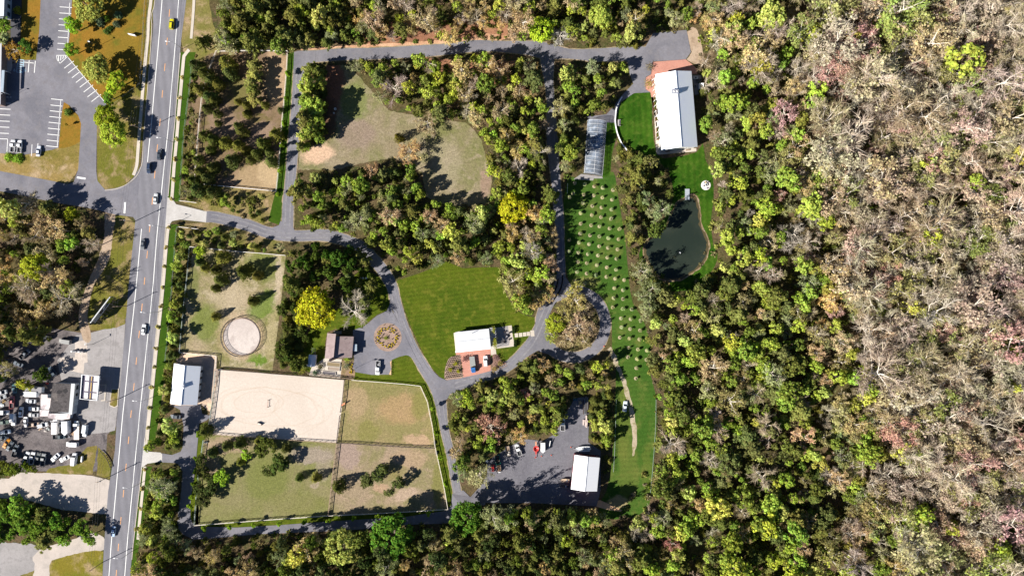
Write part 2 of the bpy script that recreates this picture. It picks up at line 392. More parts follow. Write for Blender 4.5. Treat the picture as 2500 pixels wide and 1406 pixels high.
sheet('sandy_lot', [(-60,1168),(22,1168),(40,1152),(110,1154),(220,1160),(268,1172),(266,1255),(240,1253),(150,1243),(60,1218),(-60,1210)], .03, M['sandlot'], keep=True, rg=.7)
# parking lot and side street
LOT = [(102,-60),(180,-60),(176,0),(170,90),(164,136),(200,182),(261,256),(237,294),(236,345),(235,418),(238,442),(256,463),(281,460),(307,452),(325,435),(345,404),(350,520),(333,542),(325,530),(281,524),(243,514),(205,506),(141,496),(64,479.5),(-60,455),(-60,405),(0,418),(128,442),(164,450),(180,445),(191,414),(196,340),(198,302),(191,282),(170,258),(156,250),(150,280),(143,361),(128,366),(61,378),(-60,371),(-60,230),(14,230),(13,174),(42,147),(88,147),(96,77)]
sheet('parking_lot', LOT, .04, M['asphalt'], keep=True)
# main road
edgeR = lambda y: road_x(y)+ float(np.interp(y, [0,100,360,490,700,1040,1380], [39.5,35,37.5,38,42,41,35.5]))
edgeL = lambda y: road_x(y)- float(np.interp(y, [0,33,60,360,545,700,800,885,1040,1100,1200,1340,1410], [38,40,36,34,36,37,34,33,32,30,37,34,32]))
rd = [(edgeL(y), y) for y in YS] + [(edgeR(y), y) for y in YS[::-1]]
sheet('road', rd, .05, M['road'], keep=True)
mk = MB(); 
def line_on(mb, a, b, wd, z, m=0):
    p, q = W2(a), W2(b); d = (q-p).normalized(); n = Vector((-d.y, d.x, 0))*wd/2
    mb.add([(p+n)[:2]+(z,), (p-n)[:2]+(z,), (q-n)[:2]+(z,), (q+n)[:2]+(z,)], [(0,1,2,3)], m)
offL = lambda y: float(np.interp(y, [0,360,560,700,1040,1400], [-19.5,-19.5,-19,-18,-19,-16.5])); offR = lambda y: float(np.interp(y, [0,360,560,700,1040,1400], [21,22.8,20,23,22,22]))
def edge_line(f, y0, y1):
    y = y0
    while y < y1:
        y2 = min(y+25, y1); line_on(mk, (road_x(y)+f(y), y), (road_x(y2)+f(y2), y2), .3, .07, 0); y = y2
edge_line(offL, -60, 396); edge_line(offL, 559, 1480); edge_line(offR, -60, 1480)
for y in [-33, 33, 102, 165, 230, 299.5, 362, 427, 491, 557.6, 621.6, 686, 750, 816, 881, 944, 1010, 1074, 1140, 1204, 1270, 1335, 1399]:
    line_on(mk, (road_x(y-9)+1, y-9), (road_x(y+9)+1, y+9), .3, .07, 1)
line_on(mk, (188,433.5), (209,436.5), .8, .07); line_on(mk, (305.5,494), (304,521), .8, .07)
tag(mk.build('road_markings', [M['road_white'], M['orange']]), kind='structure')
# lot markings
lm = MB(); z = .06
for i, y in enumerate([17.7,32.5,47,61.5,76,91.5,106.5,121]): line_on(lm, (146-i*.9,y), (176-i*1.9,y+1.8), .26, z)
line_on(lm, (170.5,8), (165,122), .22, z)
for i in range(8): line_on(lm, (180+i*9.5,150+i*11.6), (157+i*9.5,167.5+i*11.6), .26, z)
line_on(lm, (167,142), (260,255), .22, z)
for a, b in (((138,136),(168,136)),((168,136),(147,155.5)),((147,155.5),(140,147)),((140,147),(138,136))): line_on(lm, a, b, .24, z)
for i in range(4): line_on(lm, (143+i*6,137.5), (144.5+i*5-1,152-i*3.5), .3, z)
for i, y in enumerate([242,257,271,285,299,313.5,328,342.5,356.5]): line_on(lm, (125-i*1.5,y), (154-i*1.5,y+3), .26, z)
line_on(lm, (148.5,246), (140,358), .22, z)
for i, y in enumerate([237,252,266.5,281,296,310.5,325.5]): line_on(lm, (-20-i,y-1), (28-i,y+1), .26, z)
line_on(lm, (19,340), (17,371), .24, z); line_on(lm, (-10,339), (19,340), .24, z); line_on(lm, (78.5,353), (77,381), .24, z); line_on(lm, (93,350), (91,372), .24, z)
line_on(lm, (71.5,148), (69,177.5), .3, z); line_on(lm, (86.5,149.5), (84,178.5), .3, z); line_on(lm, (31,149.5), (40,150.5), .2, z); line_on(lm, (59,152.5), (83,155), .26, z)
for a, b in (((43.5,146),(58.5,147)),((58.5,147),(56.5,178)),((56.5,178),(41,177)),((41,177),(43.5,146))): line_on(lm, a, b, .24, z, 1)
for i in range(5): line_on(lm, (43+i*1.2-1,151+i*5.5), (57-i*.2,156+i*5.5-2 if i < 4 else 177), .34, z, 1)
for cx in (35.5, 62):       # wheelchair marks of the two reserved bays
    line_on(lm, (cx-1,168.5), (cx+.3,171.5), .22, z, 1); line_on(lm, (cx+.3,171.5), (cx+2.3,174.5), .22, z, 1)
    q = W(cx, 173); prev = None
    for k in range(9):
        t = 2*math.pi*k/8; p = (cx-.2+1.9*math.cos(t), 173+1.9*math.sin(t))
        if prev: line_on(lm, prev, p, .18, z, 1)
        prev = p
tag(lm.build('parking_bay_markings', [M['road_white'], M['lotblue']]), kind='structure')
# pavements with kerbs
def pave(name, line, wd, z1=.13, mat=None):
    line = smooth([(x, y, wd) for x, y in line], 3, False); L, Rr = strip_outline(line)
    return slabsheet(name, L+Rr[::-1], 0, z1, mat or M['sidewalk'], keep=True)
pave('sidewalk', [(369.5,-60),(369,0),(363,45),(361,90),(355,150),(349,220),(344,282),(340,330),(337,370),(334,405),(326,428)], 7.5)
pave('kerb', [(382,-60),(378,10),(372,30),(369,45),(371,62),(368,120),(358,250),(350,345),(348,395),(337,425),(322,441),(303,454),(282,462),(256,465)], 1.3)
pave('sidewalk', [(476,-60),(473,18),(467,95)], 6.5)
pave('sidewalk', [(462,122),(451,136),(448,150),(438,260),(431,345),(425,410),(421,470),(419,492)], 7.6)
pave('sidewalk', [(412,547),(407,590),(399,690),(391,770),(381,860),(372,950),(362,1040),(359,1084)], 7.4)
pave('sidewalk', [(354,1138),(348,1200),(341,1270),(337,1316)], 6.8)
kr = [y for y in range(130, 486, 25)]; pave('kerb', [(edgeR(y)+.6, y) for y in kr], 1.4)
pave('kerb', [(edgeR(y)+.6, y) for y in list(range(556, 1090, 25))], 1.4)
pave('kerb', [(edgeR(y)+.6, y) for y in list(range(1140, 1390, 25))], 1.4)
for pts in ([(edgeR(-60),-60),(500,-60),(520,60),(545,120),(470,150),(447,125),(edgeR(100),100)],):
    sheet('roadside_grass', pts, .018, ground('thin_grass', (.20,.16,.06), (.13,.13,.03), (.32,.23,.14), s1=.07, s2=.13, fine=2.2, finevar=.25), rg=1)
vg = lambda y0, y1, x1: [(edgeR(y), y) for y in np.linspace(y0, y1, 8)] + [(x1(y), y) for y in np.linspace(y1, y0, 8)]
fx = lambda y: float(np.interp(y, [130,166,205,340,491,537,700,860,1000,1090,1140,1300,1380], [478,469,466,449,440,435,421,408,392,376,372,346,330]))
for a, b in ((128,492),(548,1084),(1138,1390)): sheet('verge', vg(a, b, fx), .02, M['verge'], keep=True)
sheet('driveway_apron', [(edgeR(480)-1,482),(422,487),(430,499),(460,506),(505,517),(503,543),(440,536),(420,540),(412,552),(edgeR(556)-1,556)], .058, M['concrete'], keep=True)
sheet('driveway_apron', [(edgeR(1070)-1,1068),(358,1082),(362,1102),(392,1104),(400,1112),(396,1126),(360,1131),(348,1140),(edgeR(1146)-1,1146)], .058, ground('worn_apron', (.44,.42,.40), (.52,.5,.47), None, s1=.1, fine=3, finevar=.1), keep=True)
# --- lanes of the property
A = M['asphalt']
LANES = [
 [(500,529.5,27),(522,530,27),(556,537,27),(602,549,28),(648,566,27),(690,574,28),(735,576,26),(791,574,29),(835,584,28),(881,603,28),(905,626,29),(930,654,28),(948,680,27),(959,705,25),(965,733,25),(973,760,25),(981,787,25),(1003,840,25),(1027,884,26),(1050,920,28),(1066,950,28),(1076,985,27),(1081,1020,22),(1088,1060,20),(1100,1108,20),(1109,1160,20),(1116,1200,20),(1119,1228,24)],
 [(1070,950,30),(1100,944,34),(1125,936,28),(1160,926,24),(1212,908,24),(1247,889,25),(1276,862,26),(1300,832,26),(1316,800,24),(1328,770,23),(1345,733,24),(1364,702,26),(1369,660,21),(1368,600,18),(1364,520,22),(1357,442,22),(1348,340,27),(1345,256,20),(1340,200,22),(1336,150,32),(1333,120,34)],
 [(701,572,30),(702,545,28),(704,493,27),(708,455,25.5),(712,404,25.5),(717.5,340,27),(725,256,26),(730,179,27),(737,146,32)],
 [(728,148,30),(742,139,30),(760,139,28),(829,134,29),(900,132,28),(988,128,28),(1052,124,28),(1103,120,26),(1160,113,28),(1218,114,26),(1290,118,34),(1333,125,40),(1389,132,24),(1453,135,31),(1530,132,34),(1585,134,38)],
]
EDGE = ground('sandy_lane_edge', (.30,.235,.16), (.19,.165,.08), (.36,.28,.2), s1=.1, s2=.4, fine=2.5, finevar=.3)
def lane_edge(outl, closed=True): sheet('lane_edge', outl, .038, EDGE, rg=1.1)
for ln in LANES:
    L_, R_ = strip_outline(smooth(ln, 4, False), 1.9); lane_edge(L_+R_[::-1])
lane_edge([(1399+94*math.cos(t), 791+96.5*math.sin(t)) for t in np.linspace(0, 2*math.pi, 60)[:-1]])
zz = .05
for ln in LANES: strip('lane', ln, zz, A); zz += .005
WT = ground('worn_asphalt', (.185,.18,.195), (.225,.218,.232), (.165,.16,.17), s1=.3, s2=.8, fine=3, finevar=.14, bump=.05, rough=.85)
for ln in LANES[:3]:
    cl = smooth(ln, 4, False); Lp, Rp = strip_outline([(x, y, 11.0) for x, y, w_ in cl])
    for side in (Lp, Rp):
        q = [(x+rng.uniform(-.25,.25), y+rng.uniform(-.25,.25), rng.uniform(2.6,4.4)) for x, y in side][3:-3]
        strip('worn_wheel_track', q, .083, WT, keep=False, n=1)
strip('lane', [(1399+79*math.cos(t), 791+79*math.sin(t)*1.03, 26) for t in np.linspace(0, 2*math.pi, 25)[:-1]], zz, A, closed=True); zz += .005
for pts in ([(1285,872),(1312,856),(1350,868),(1372,860),(1345,830),(1330,790),(1316,775),(1305,800),(1296,838),(1272,864)],
            [(685,540),(697,545),(712,545),(719,563),(737,568),(730,580),(690,585),(655,566),(667,555),(681,550)],
            [(1352,690),(1374,670),(1385,682),(1396,699),(1415,701),(1400,722),(1350,740)],
            [(1040,925),(1057,905),(1072,920),(1090,928),(1110,925),(1112,956),(1098,962),(1091,975),(1062,975),(1056,960)],
            [(718,128),(727,125),(770,124),(770,153),(760,154),(745,165),(742,182),(716,182)],
            [(1104,1205),(1131,1196),(1149,1214),(1185,1227),(1185,1232),(1130,1240),(1104,1256),(1090,1246),(1102,1232)]):
    sheet('lane', pts, zz, A, keep=True); zz += .004
sheet('lane', [(396,1106),(420,1110),(441,1102),(446,1092),(448.6,1040),(440,1000),(420,990),(481,990),(489,985),(494,1010),(517,1015),(504,1026),(486,1033),(484,1066),(477,1144),(465.5,1222),(465,1261),(470,1276),(485,1284.6),(576,1287),(680,1281),(810,1271.6),(900,1266),(990,1261),(1089,1246),(1100,1236),(1118,1235),(1112,1262),(1090,1277),(1000,1280),(900,1290),(784,1297),(628,1303),(524,1313),(472,1316),(446,1303),(433,1287),(435,1248),(443,1196),(446,1150),(435,1131),(420,1129),(396,1128)], zz, A, keep=True); zz += .004
sheet('barn_car_park', [(1555,118),(1576,115),(1594,82),(1676,74),(1686.6,128),(1674,146),(1594,151),(1589,182),(1576.5,189),(1576,219),(1588,226),(1548,228),(1515,250),(1508,275),(1500,300),(1440,298),(1432,285),(1480,280),(1497,262),(1512,240),(1546,205),(1538,184),(1530,146)], zz, A, keep=True); zz += .004
sheet('house_court', smooth([(954,736),(958,760),(975,790),(1000,842),(1020,884),(998,868),(985,868),(966,874),(952,884),(949.6,914),(868,908),(865,877),(862,806),(893,803),(885,800),(900,788),(921,770),(945,758)], 2), zz, A, keep=True); zz += .004
sheet('service_yard', [(1104,1205),(1149,1212),(1178,1180),(1190,1154),(1188,1126),(1245,1089),(1279,1071),(1307,1074),(1326,1076),(1352,1060),(1366,1040),(1377,1013),(1395,987),(1402,972),(1438,967),(1437,1040),(1436,1079),(1466,1100),(1466,1196),(1461,1219),(1456,1235),(1300,1227),(1183,1227),(1130,1240)], zz, M['yard'], keep=True); zz += .004
# --- fields and lawns of the property
GR = (.15,.17,.03); TAN = (.40,.28,.17); BRN = (.22,.15,.10); PALE = (.52,.40,.29); GREEN = (.11,.16,.02); ORG = (.45,.29,.17); MAUVE = (.33,.24,.2)
sheet('paddock_ground', [(470,127),(704,127),(690,300),(676,468),(500,452),(440,490),(449,340),(466,180)], .016, ground('paddock_soil', (0.204,0.136,0.095), (0.145,0.106,0.054), (0.119,0.102,0.032), s1=.05, s2=.12, fine=2.2, finevar=.2,
   blobs=[(672,190,32,75,0,(0.340,0.238,0.144),.95),(635,435,70,38,0,(0.306,0.221,0.126),.9),(655,415,30,50,0,(0.391,0.289,0.171),.8),(585,220,26,46,30,(0.145,0.128,0.045),.8),(640,330,45,30,30,(0.230,0.162,0.117),.9),(545,300,40,50,30,(0.221,0.153,0.108),.8)]), keep=False)
sheet('verge', [(704,127),(720,128),(717,180),(712,256),(704,340),(696,430),(688,530),(681,549),(655,540),(672,470),(683,360),(696,220)], .022, M['verge'], keep=True)
sheet('scrub_ground', [(440,492),(500,452),(676,468),(668,540),(640,549),(590,530),(505,516)], .014, ground('scrub', (.20,.15,.07), (.14,.13,.03), (.28,.2,.11), s1=.08, s2=.2, fine=2, finevar=.35))
sheet('scrub_ground', [(430,548),(503,543),(600,563),(690,588),(700,622),(466,602),(455,700),(410,990),(395,1050),(376,1085)], .013, ground('scrub_b', (.17,.13,.06), (.11,.11,.025), (.26,.19,.11), s1=.08, s2=.2, fine=2, finevar=.35))
sheet('meadow', [(795,160),(850,160),(900,215),(950,270),(1060,290),(1140,300),(1175,340),(1200,440),(1195,500),(1100,505),(1040,480),(1030,420),(960,385),(880,400),(820,415),(728,415),(730,370),(790,345)], .016, ground('meadow_cover', (0.222,0.179,0.115), (0.148,0.148,0.057), (0.266,0.218,0.148), s1=.05, s2=.15, fine=2, finevar=.27,
   blobs=[(815,205,28,70,0,(0.200,0.094,0.061),.95),(800,290,22,60,0,(0.118,0.062,0.041),.9),(865,250,35,50,0,(0.141,0.164,0.049),.8),(775,378,46,24,12,(0.488,0.335,0.230),.97),(870,330,50,40,0,(0.222,0.164,0.131),.7),(1090,400,40,70,0,(0.266,0.226,0.148),.7),(1185,450,14,40,0,(0.266,0.172,0.139),.6)]), rg=1.5, keep=True)
sheet('paddock_ground', [(467,603),(698,624),(688,720),(676,820),(665,905),(538,895),(530,868),(441,860),(450,741)], .018, ground('paddock_mixed', (0.296,0.235,0.151), (0.156,0.151,0.050), (0.343,0.286,0.193), s1=.045, s2=.14, fine=2, finevar=.27,
   blobs=[(500,790,38,48,0,(0.125,0.151,0.034),.85),(640,650,50,40,-20,(0.125,0.143,0.034),.8),(640,745,30,50,-35,(0.109,0.160,0.025),.85),(625,880,30,14,0,(0.094,0.160,0.017),.9),(470,690,22,40,0,(0.109,0.126,0.034),.7),(680,680,10,60,-5,(0.390,0.319,0.227),.8),(590,822,62,62,0,(0.390,0.286,0.185),.75),(660,820,16,70,-5,(0.312,0.260,0.143),.7),(560,720,50,40,0,(0.351,0.286,0.193),.7)]), keep=True)
sheet('stable_yard', [(441,859),(530,868),(528,900),(536,903),(524,960),(512,1005),(489,985),(481,990),(416,990),(430,870)], .03, ground('stable_yard_sand', (.40,.31,.25), (.34,.27,.22), (.55,.40,.28), s1=.08, s2=.2, fine=2, finevar=.12, blobs=[(470,872,40,16,0,(.66,.46,.32),.9),(516,990,14,14,0,(.66,.46,.32),.9)]), keep=True)
def arena_mat():
    m = ground('arena_sand', (.50,.43,.365), (.535,.465,.40), None, s1=.05, fine=1.6, finevar=.07, bump=.2); t = m.node_tree; b = t.nodes['Principled BSDF']
    src = b.inputs['Base Color'].links[0].from_socket; g = t.nodes.new('ShaderNodeNewGeometry'); c = src
    for px, py, rx, ry, dg, wd, st in ((665,985,118,46,-3,.05,.22),(610,975,78,38,-3,.05,.2),(750,990,70,42,0,.05,.2),(660,1000,140,60,-2,.04,.18),(640,975,60,26,0,.06,.3)):
        q = W(px, py); mp = t.nodes.new('ShaderNodeMapping'); mp.vector_type = 'TEXTURE'; mp.inputs['Location'].default_value = (q.x, q.y, 0); mp.inputs['Rotation'].default_value = (0,0,R(dg)); mp.inputs['Scale'].default_value = (rx*S, ry*S, 1000)
        nz = t.nodes.new('ShaderNodeTexNoise'); t.links.new(g.outputs['Position'], nz.inputs['Vector']); nz.inputs['Scale'].default_value = .12
        o = t.nodes.new('ShaderNodeVectorMath'); o.operation = 'MULTIPLY_ADD'; t.links.new(nz.outputs['Color'], o.inputs[0]); o.inputs[1].default_value = (3,3,0); t.links.new(g.outputs['Position'], o.inputs[2]); t.links.new(o.outputs[0], mp.inputs['Vector'])
        ln = t.nodes.new('ShaderNodeVectorMath'); ln.operation = 'LENGTH'; t.links.new(mp.outputs[0], ln.inputs[0])
        f = mth(t, 'ABSOLUTE', mth(t, 'SUBTRACT', ln.outputs['Value'], 1.0)); f = mth(t, 'MULTIPLY', sstep(t, f, wd, 0), mth(t, 'MULTIPLY', noise(t, g.outputs['Position'], 1.1, 5, .8), st*1.6))
        c = mixc(t, f, c, (.36,.25,.16))
    t.links.new(c, b.inputs['Base Color']); return m
sheet('riding_arena', [(538,903),(842,926),(836,985),(823,1080),(700,1072),(509,1060),(524,960)], .034, arena_mat(), keep=True)
PB = [(980,1000,60,40,0,(0.304,0.205,0.106),.8),(870,980,30,40,0,(0.304,0.220,0.129),.7),(1030,985,26,40,-15,(0.167,0.160,0.046),.8),(900,1050,30,26,0,(0.167,0.160,0.046),.7),(1020,1075,40,14,-10,(0.380,0.258,0.167),.8)]
sheet('paddock_ground', [(842,926),(860,928),(1028,942),(1046,979),(1057,1040),(1064,1090),(823,1080),(836,985)], .02, ground('paddock_tan', (0.228,0.187,0.085), (0.182,0.164,0.064), (0.274,0.203,0.111), s1=.06, s2=.12, fine=2, finevar=.27, blobs=PB), keep=True)
sheet('paddock_ground', [(823,1080),(1064,1090),(1079,1162),(1094,1240),(900,1252),(802,1257),(812,1160)], .022, ground('paddock_mauve', (0.251,0.195,0.129), (0.182,0.164,0.073), (0.281,0.211,0.146), s1=.06, s2=.12, fine=2, finevar=.27,
   blobs=[(850,1110,30,40,0,(0.274,0.203,0.172),.8),(1000,1120,50,28,0,(0.319,0.226,0.146),.7),(990,1205,34,16,20,(0.395,0.289,0.224),.7),(930,1190,20,12,0,(0.380,0.250,0.172),.7),(1070,1180,14,60,0,(0.152,0.148,0.043),.8),(960,1150,40,20,0,(0.190,0.164,0.060),.6)]), keep=True)
sheet('paddock_ground', [(509,1060),(823,1080),(812,1160),(802,1257),(640,1267),(477,1280),(484,1190),(498,1075)], .024, ground('paddock_green', (0.194,0.172,0.085), (0.144,0.148,0.047), (0.173,0.172,0.068), s1=.06, s2=.12, fine=2, finevar=.27,
   blobs=[(560,1085,60,22,0,(0.288,0.211,0.145),.85),(515,1120,24,50,0,(0.302,0.226,0.153),.8),(760,1110,60,22,0,(0.259,0.211,0.170),.85),(790,1140,20,40,0,(0.259,0.211,0.162),.6),(650,1170,60,60,0,(0.137,0.148,0.043),.8),(700,1230,90,28,0,(0.166,0.156,0.060),.5),(770,1185,14,10,0,(0.302,0.242,0.187),.6)]), keep=True)
sheet('verge', [(476,1140),(484,1066),(488,1035),(506,1030),(514,1045),(508,1060),(498,1075),(484,1190),(477,1280),(640,1267),(802,1257),(900,1252),(1094,1240),(1079,1162),(1064,1090),(1057,1040),(1046,979),(1030,945),(860,928),(868,908),(952,914),(970,900),(990,868),(1010,875),(1040,925),(1065,975),(1078,1040),(1095,1126),(1104,1200),(1107,1225),(1096,1244),(990,1264),(810,1274),(576,1289),(485,1288),(466,1265),(466,1222)], .026, M['lawn'], keep=True)
sheet('lawn', smooth([(967,690),(985,680),(1010,672),(1050,657),(1090,638),(1130,655),(1215,652),(1222,680),(1236,718),(1258,752),(1282,770),(1305,775),(1312,795),(1296,835),(1265,865),(1234,885),(1198,905),(1130,920),(1088,926),(1072,918),(1045,885),(1020,835),(998,785),(982,735)], 2), .028, M['lawn'], keep=True)
sheet('house_lawn', smooth([(880,660),(930,680),(952,720),(948,755),(920,768),(895,790),(870,805),(800,810),(790,900),(748,905),(740,860),(760,800),(820,760),(850,700)], 3), .02, M['lawn'])
sheet('lawn', [(952,882),(968,871),(985,866),(998,866),(1014,880),(1040,926),(868,926),(868,906),(950,913)], .023, M['lawn'])
sheet('lawn', [(1480,298),(1500,300),(1506,330),(1493,380),(1490,430),(1470,433)], .019, M['lawn2'])
sheet('mulch_bed', [(946.6+34*math.cos(t), 823+34.5*math.sin(t)) for t in np.linspace(0, 2*math.pi, 40)[:-1]], .12, M['mulch'])
sheet('mulch_bed', [(946.6+71*math.cos(t), 823+0*math.sin(t)) for t in ()] or smooth([(1110.5,868),(1124,866),(1126,900),(1130,921),(1107,926),(1087,926),(1086,905),(1091,885),(1098,873)], 3), .06, M['mulch'])
sheet('mulch_bed', smooth([(1203,866),(1216,868),(1225,882),(1240,888),(1230,897),(1200,905)], 2), .06, ground('mulch_red', (.17,.10,.08), (.24,.15,.12), None, s1=.3, fine=4, finevar=.3))
sheet('brick_court', [(1113,857),(1198,850),(1198,905),(1165,914),(1131,921),(1124,866),(1113,866)], .066, M['brick'], keep=True)
sheet('gravel_island', [(1399+64.5*math.cos(t), 791+65.5*math.sin(t)) for t in np.linspace(0, 2*math.pi, 40)[:-1]], .045, M['floor'])
# barn lawn, orchard, pond surroundings
sheet('barn_lawn', smooth([(1548,229),(1588,227),(1592,300),(1604,378),(1640,385),(1700,372),(1716,350),(1722,390),(1740,430),(1742,490),(1735,540),(1742,600),(1752,620),(1745,650),(1715,690),(1690,705),(1640,712),(1610,700),(1570,660),(1560,620),(1580,580),(1610,550),(1640,500),(1640,440),(1600,385),(1545,375),(1518,345),(1505,310),(1508,270),(1522,245)], 2), .02, M['lawn2'], keep=False)
KEEP += [[(1182,1112),(1240,1076),(1300,1062),(1352,1066),(1352,1150),(1192,1162)],[(1360,1015),(1388,1015),(1388,1052),(1358,1052)]]
KEEP.append([(1510,240),(1590,227),(1604,378),(1700,372),(1716,350),(1735,420),(1740,500),(1732,560),(1745,600),(1745,640),(1715,685),(1660,692),(1612,668),(1600,630),(1604,602),(1640,565),(1664,500),(1655,440),(1600,380),(1540,365)])
sheet('orchard_ground', smooth([(1384,440),(1410,436),(1480,432),(1492,420),(1502,430),(1512,500),(1526,580),(1535,680),(1545,740),(1570,780),(1590,850),(1585,900),(1600,960),(1605,1040),(1597,1120),(1590,1210),(1575,1245),(1540,1262),(1470,1265),(1465,1225),(1480,1200),(1495,1120),(1500,1010),(1504,900),(1494,850),(1494,800),(1484,757),(1464,728),(1436,706),(1400,696),(1384,670),(1372,560)], 2), .02,
  ground('orchard_grass', (.035,.085,.012), (.05,.10,.015), (.09,.12,.025), s1=.05, s2=.15, fine=2, finevar=.2, stripes=(2.2, 88, .12),
   blobs=[(1425,688,40,16,0,(.20,.19,.06),.7),(1520,1030,18,110,0,(.11,.13,.025),.55),(1580,1150,14,80,0,(.11,.13,.025),.4),(1535,1150,26,90,0,(.12,.135,.03),.45),(1510,1225,30,18,0,(.36,.27,.15),.7)]), keep=True)
WTK = ground('worn_track', (0.350,0.288,0.202), (0.406,0.346,0.259), (0.210,0.187,0.086), s1=.1, s2=.3, fine=2, finevar=.15)
l_ = smooth([(1487,850,11),(1497,865,11),(1505,890,10),(1518,915,10),(1528,950,11),(1537,985,11),(1544,1020,11),(1549,1055,12),(1549,1085,9),(1547,1112,3)], 4, False)
a_, b_ = strip_outline(l_); sheet('grass_track', a_+b_[::-1], .034, WTK, rg=1.6)
sheet('sandy_ramp', [(1456,1222),(1465,1220),(1500,1236),(1520,1245),(1515,1248),(1485,1244),(1456,1236)], .05, M['tandirt'], keep=True)
sheet('barn_terrace', [(1588,227),(1594,226),(1602,372),(1606,378),(1700,370),(1700,362),(1612,366),(1602,230)], .06, M['sidewalk'])
sheet('brick_court', [(1594,152),(1674,146),(1690,158),(1702,170),(1702,181),(1598,184),(1602,236),(1590,238),(1588,226),(1576,219),(1577,190),(1590,182)], .062, M['brick'], keep=True)
sheet('barn_side_patio', [(1690,184),(1712,184),(1714,230),(1696,232)], .06, M['shoulder'])
sheet('bare_earth', smooth([(1676,74),(1700,70),(1712,110),(1720,150),(1700,158),(1676,146),(1688,128)], 2), .03, M['dirt'], rg=1, keep=True)
sheet('leaf_litter', [(730,122),(760,118),(900,108),(1000,104),(1110,96),(1190,82),(1250,90),(1215,101),(1100,107),(1000,115),(860,119),(760,125)], .03, ground('tan_litter', (.44,.25,.15), (.52,.33,.21), (.33,.16,.09), s1=.08, s2=.2, fine=2, finevar=.2), rg=1.5)
sheet('leaf_litter', [(860,60),(1000,50),(1100,50),(1240,40),(1240,88),(1180,88),(1100,96),(1000,104),(870,108)], .026, M['reddirt'], rg=2)
sheet('leaf_litter', [(1020,140),(1190,150),(1300,150),(1290,220),(1200,215),(1100,210)], .026, M['reddirt'], rg=2)
# pond
PO = [(1668,486),(1687,476),(1702,486),(1708,519),(1712,552),(1725,578),(1730,604),(1722,634),(1707,652),(1684,670),(1658,683),(1620,683),(1594,663),(1576,629),(1572,606),(1581,586),(1620,557),(1640,519),(1653,494)]
ctr = (1655,590)
sheet('pond_bank', smooth([(ctr[0]+(x-ctr[0])*1.045, ctr[1]+(y-ctr[1])*1.035) for x, y in PO], 4), .03, ground('bank_stones', (0.240,0.174,0.108), (0.180,0.126,0.072), (0.300,0.240,0.180), s1=.2, s2=.5, fine=1.6, finevar=.3), rg=1.3)
wm, t, b = nmat('pond_water'); g = t.nodes.new('ShaderNodeNewGeometry')
b.inputs['Roughness'].default_value = .06; b.inputs['IOR'].default_value = 1.33; b.inputs['Specular IOR Level'].default_value = .5
c = mixc(t, sstep(t, noise(t, g.outputs['Position'], .06, 4), .4, .7), (.018,.026,.020), (.030,.038,.028))
c = mixc(t, mth(t, 'MULTIPLY', sstep(t, noise(t, g.outputs['Position'], .35, 6, .7), .60, .72), .55), c, (.11,.10,.03)); t.links.new(c, b.inputs['Base Color'])
bp = t.nodes.new('ShaderNodeBump'); bp.inputs['Strength'].default_value = .06; t.links.new(noise(t, g.outputs['Position'], 2.0, 3), bp.inputs['Height']); t.links.new(bp.outputs[0], b.inputs['Normal'])
wm2 = wm.copy(); wm2.name = 'shallow_water'; t2 = wm2.node_tree; b2 = t2.nodes['Principled BSDF']
l2 = b2.inputs['Base Color'].links[0]; c2 = mixc(t2, .72, l2.from_socket, (.10,.075,.035)); t2.links.new(c2, b2.inputs['Base Color'])
sheet('pond_shallows', smooth(PO, 4), .042, wm2, rg=1.2)
sheet('pond_water', [(ctr[0]+(x-ctr[0])*.93, ctr[1]+(y-ctr[1])*.95) for x, y in smooth(PO, 4)], .047, wm, rg=2.2)
# ---------------------------------------------------------------- buildings
def part(mb, name, mats, root, color=None):
    L = root.location; mb.v = [(v[0]-L.x, v[1]-L.y, v[2]-L.z) for v in mb.v]
    return mb.build(name, mats, root, color=color)
def sub(mb, name, mats, p, root):
    L = root.location; mb.v = [(v[0]-L.x, v[1]-L.y, v[2]-L.z) for v in mb.v]
    return mb.build(name, mats, p)
def ctr2(pts): return Vector((sum(p.x for p in pts)/len(pts), sum(p.y for p in pts)/len(pts), 0))
def wallbox(mb, a, b, u0, u1, z0, z1, out, t=.08, m=0):
    """a shallow box on the vertical wall from a to b (ground points) between fractions u0..u1, standing `t` proud on side `out`"""
    a = Vector((a.x, a.y, 0)); b = Vector((b.x, b.y, 0)); d = b-a; n = Vector((d.y, -d.x, 0)).normalized()
    if n.dot(out) < 0: n = -n
    p, q = a+d*u0, a+d*u1
    mb.prism([p-n*.02, q-n*.02, q+n*t, p+n*t], z0, z1, m)
M['wallwhite'] = plain('white_board_wall', (.62,.60,.56), .8, .1)
M['wallred'] = plain('dark_red_metal_wall', (.16,.03,.035), .6, .15)
M['walltan'] = plain('tan_siding', (.36,.28,.21), .8, .12)
M['wallgrey'] = plain('grey_blue_stucco', (.42,.46,.50), .8, .1)
M['pane'] = plain('window_glass', (.03,.04,.05), .08, .1, spec=.6)
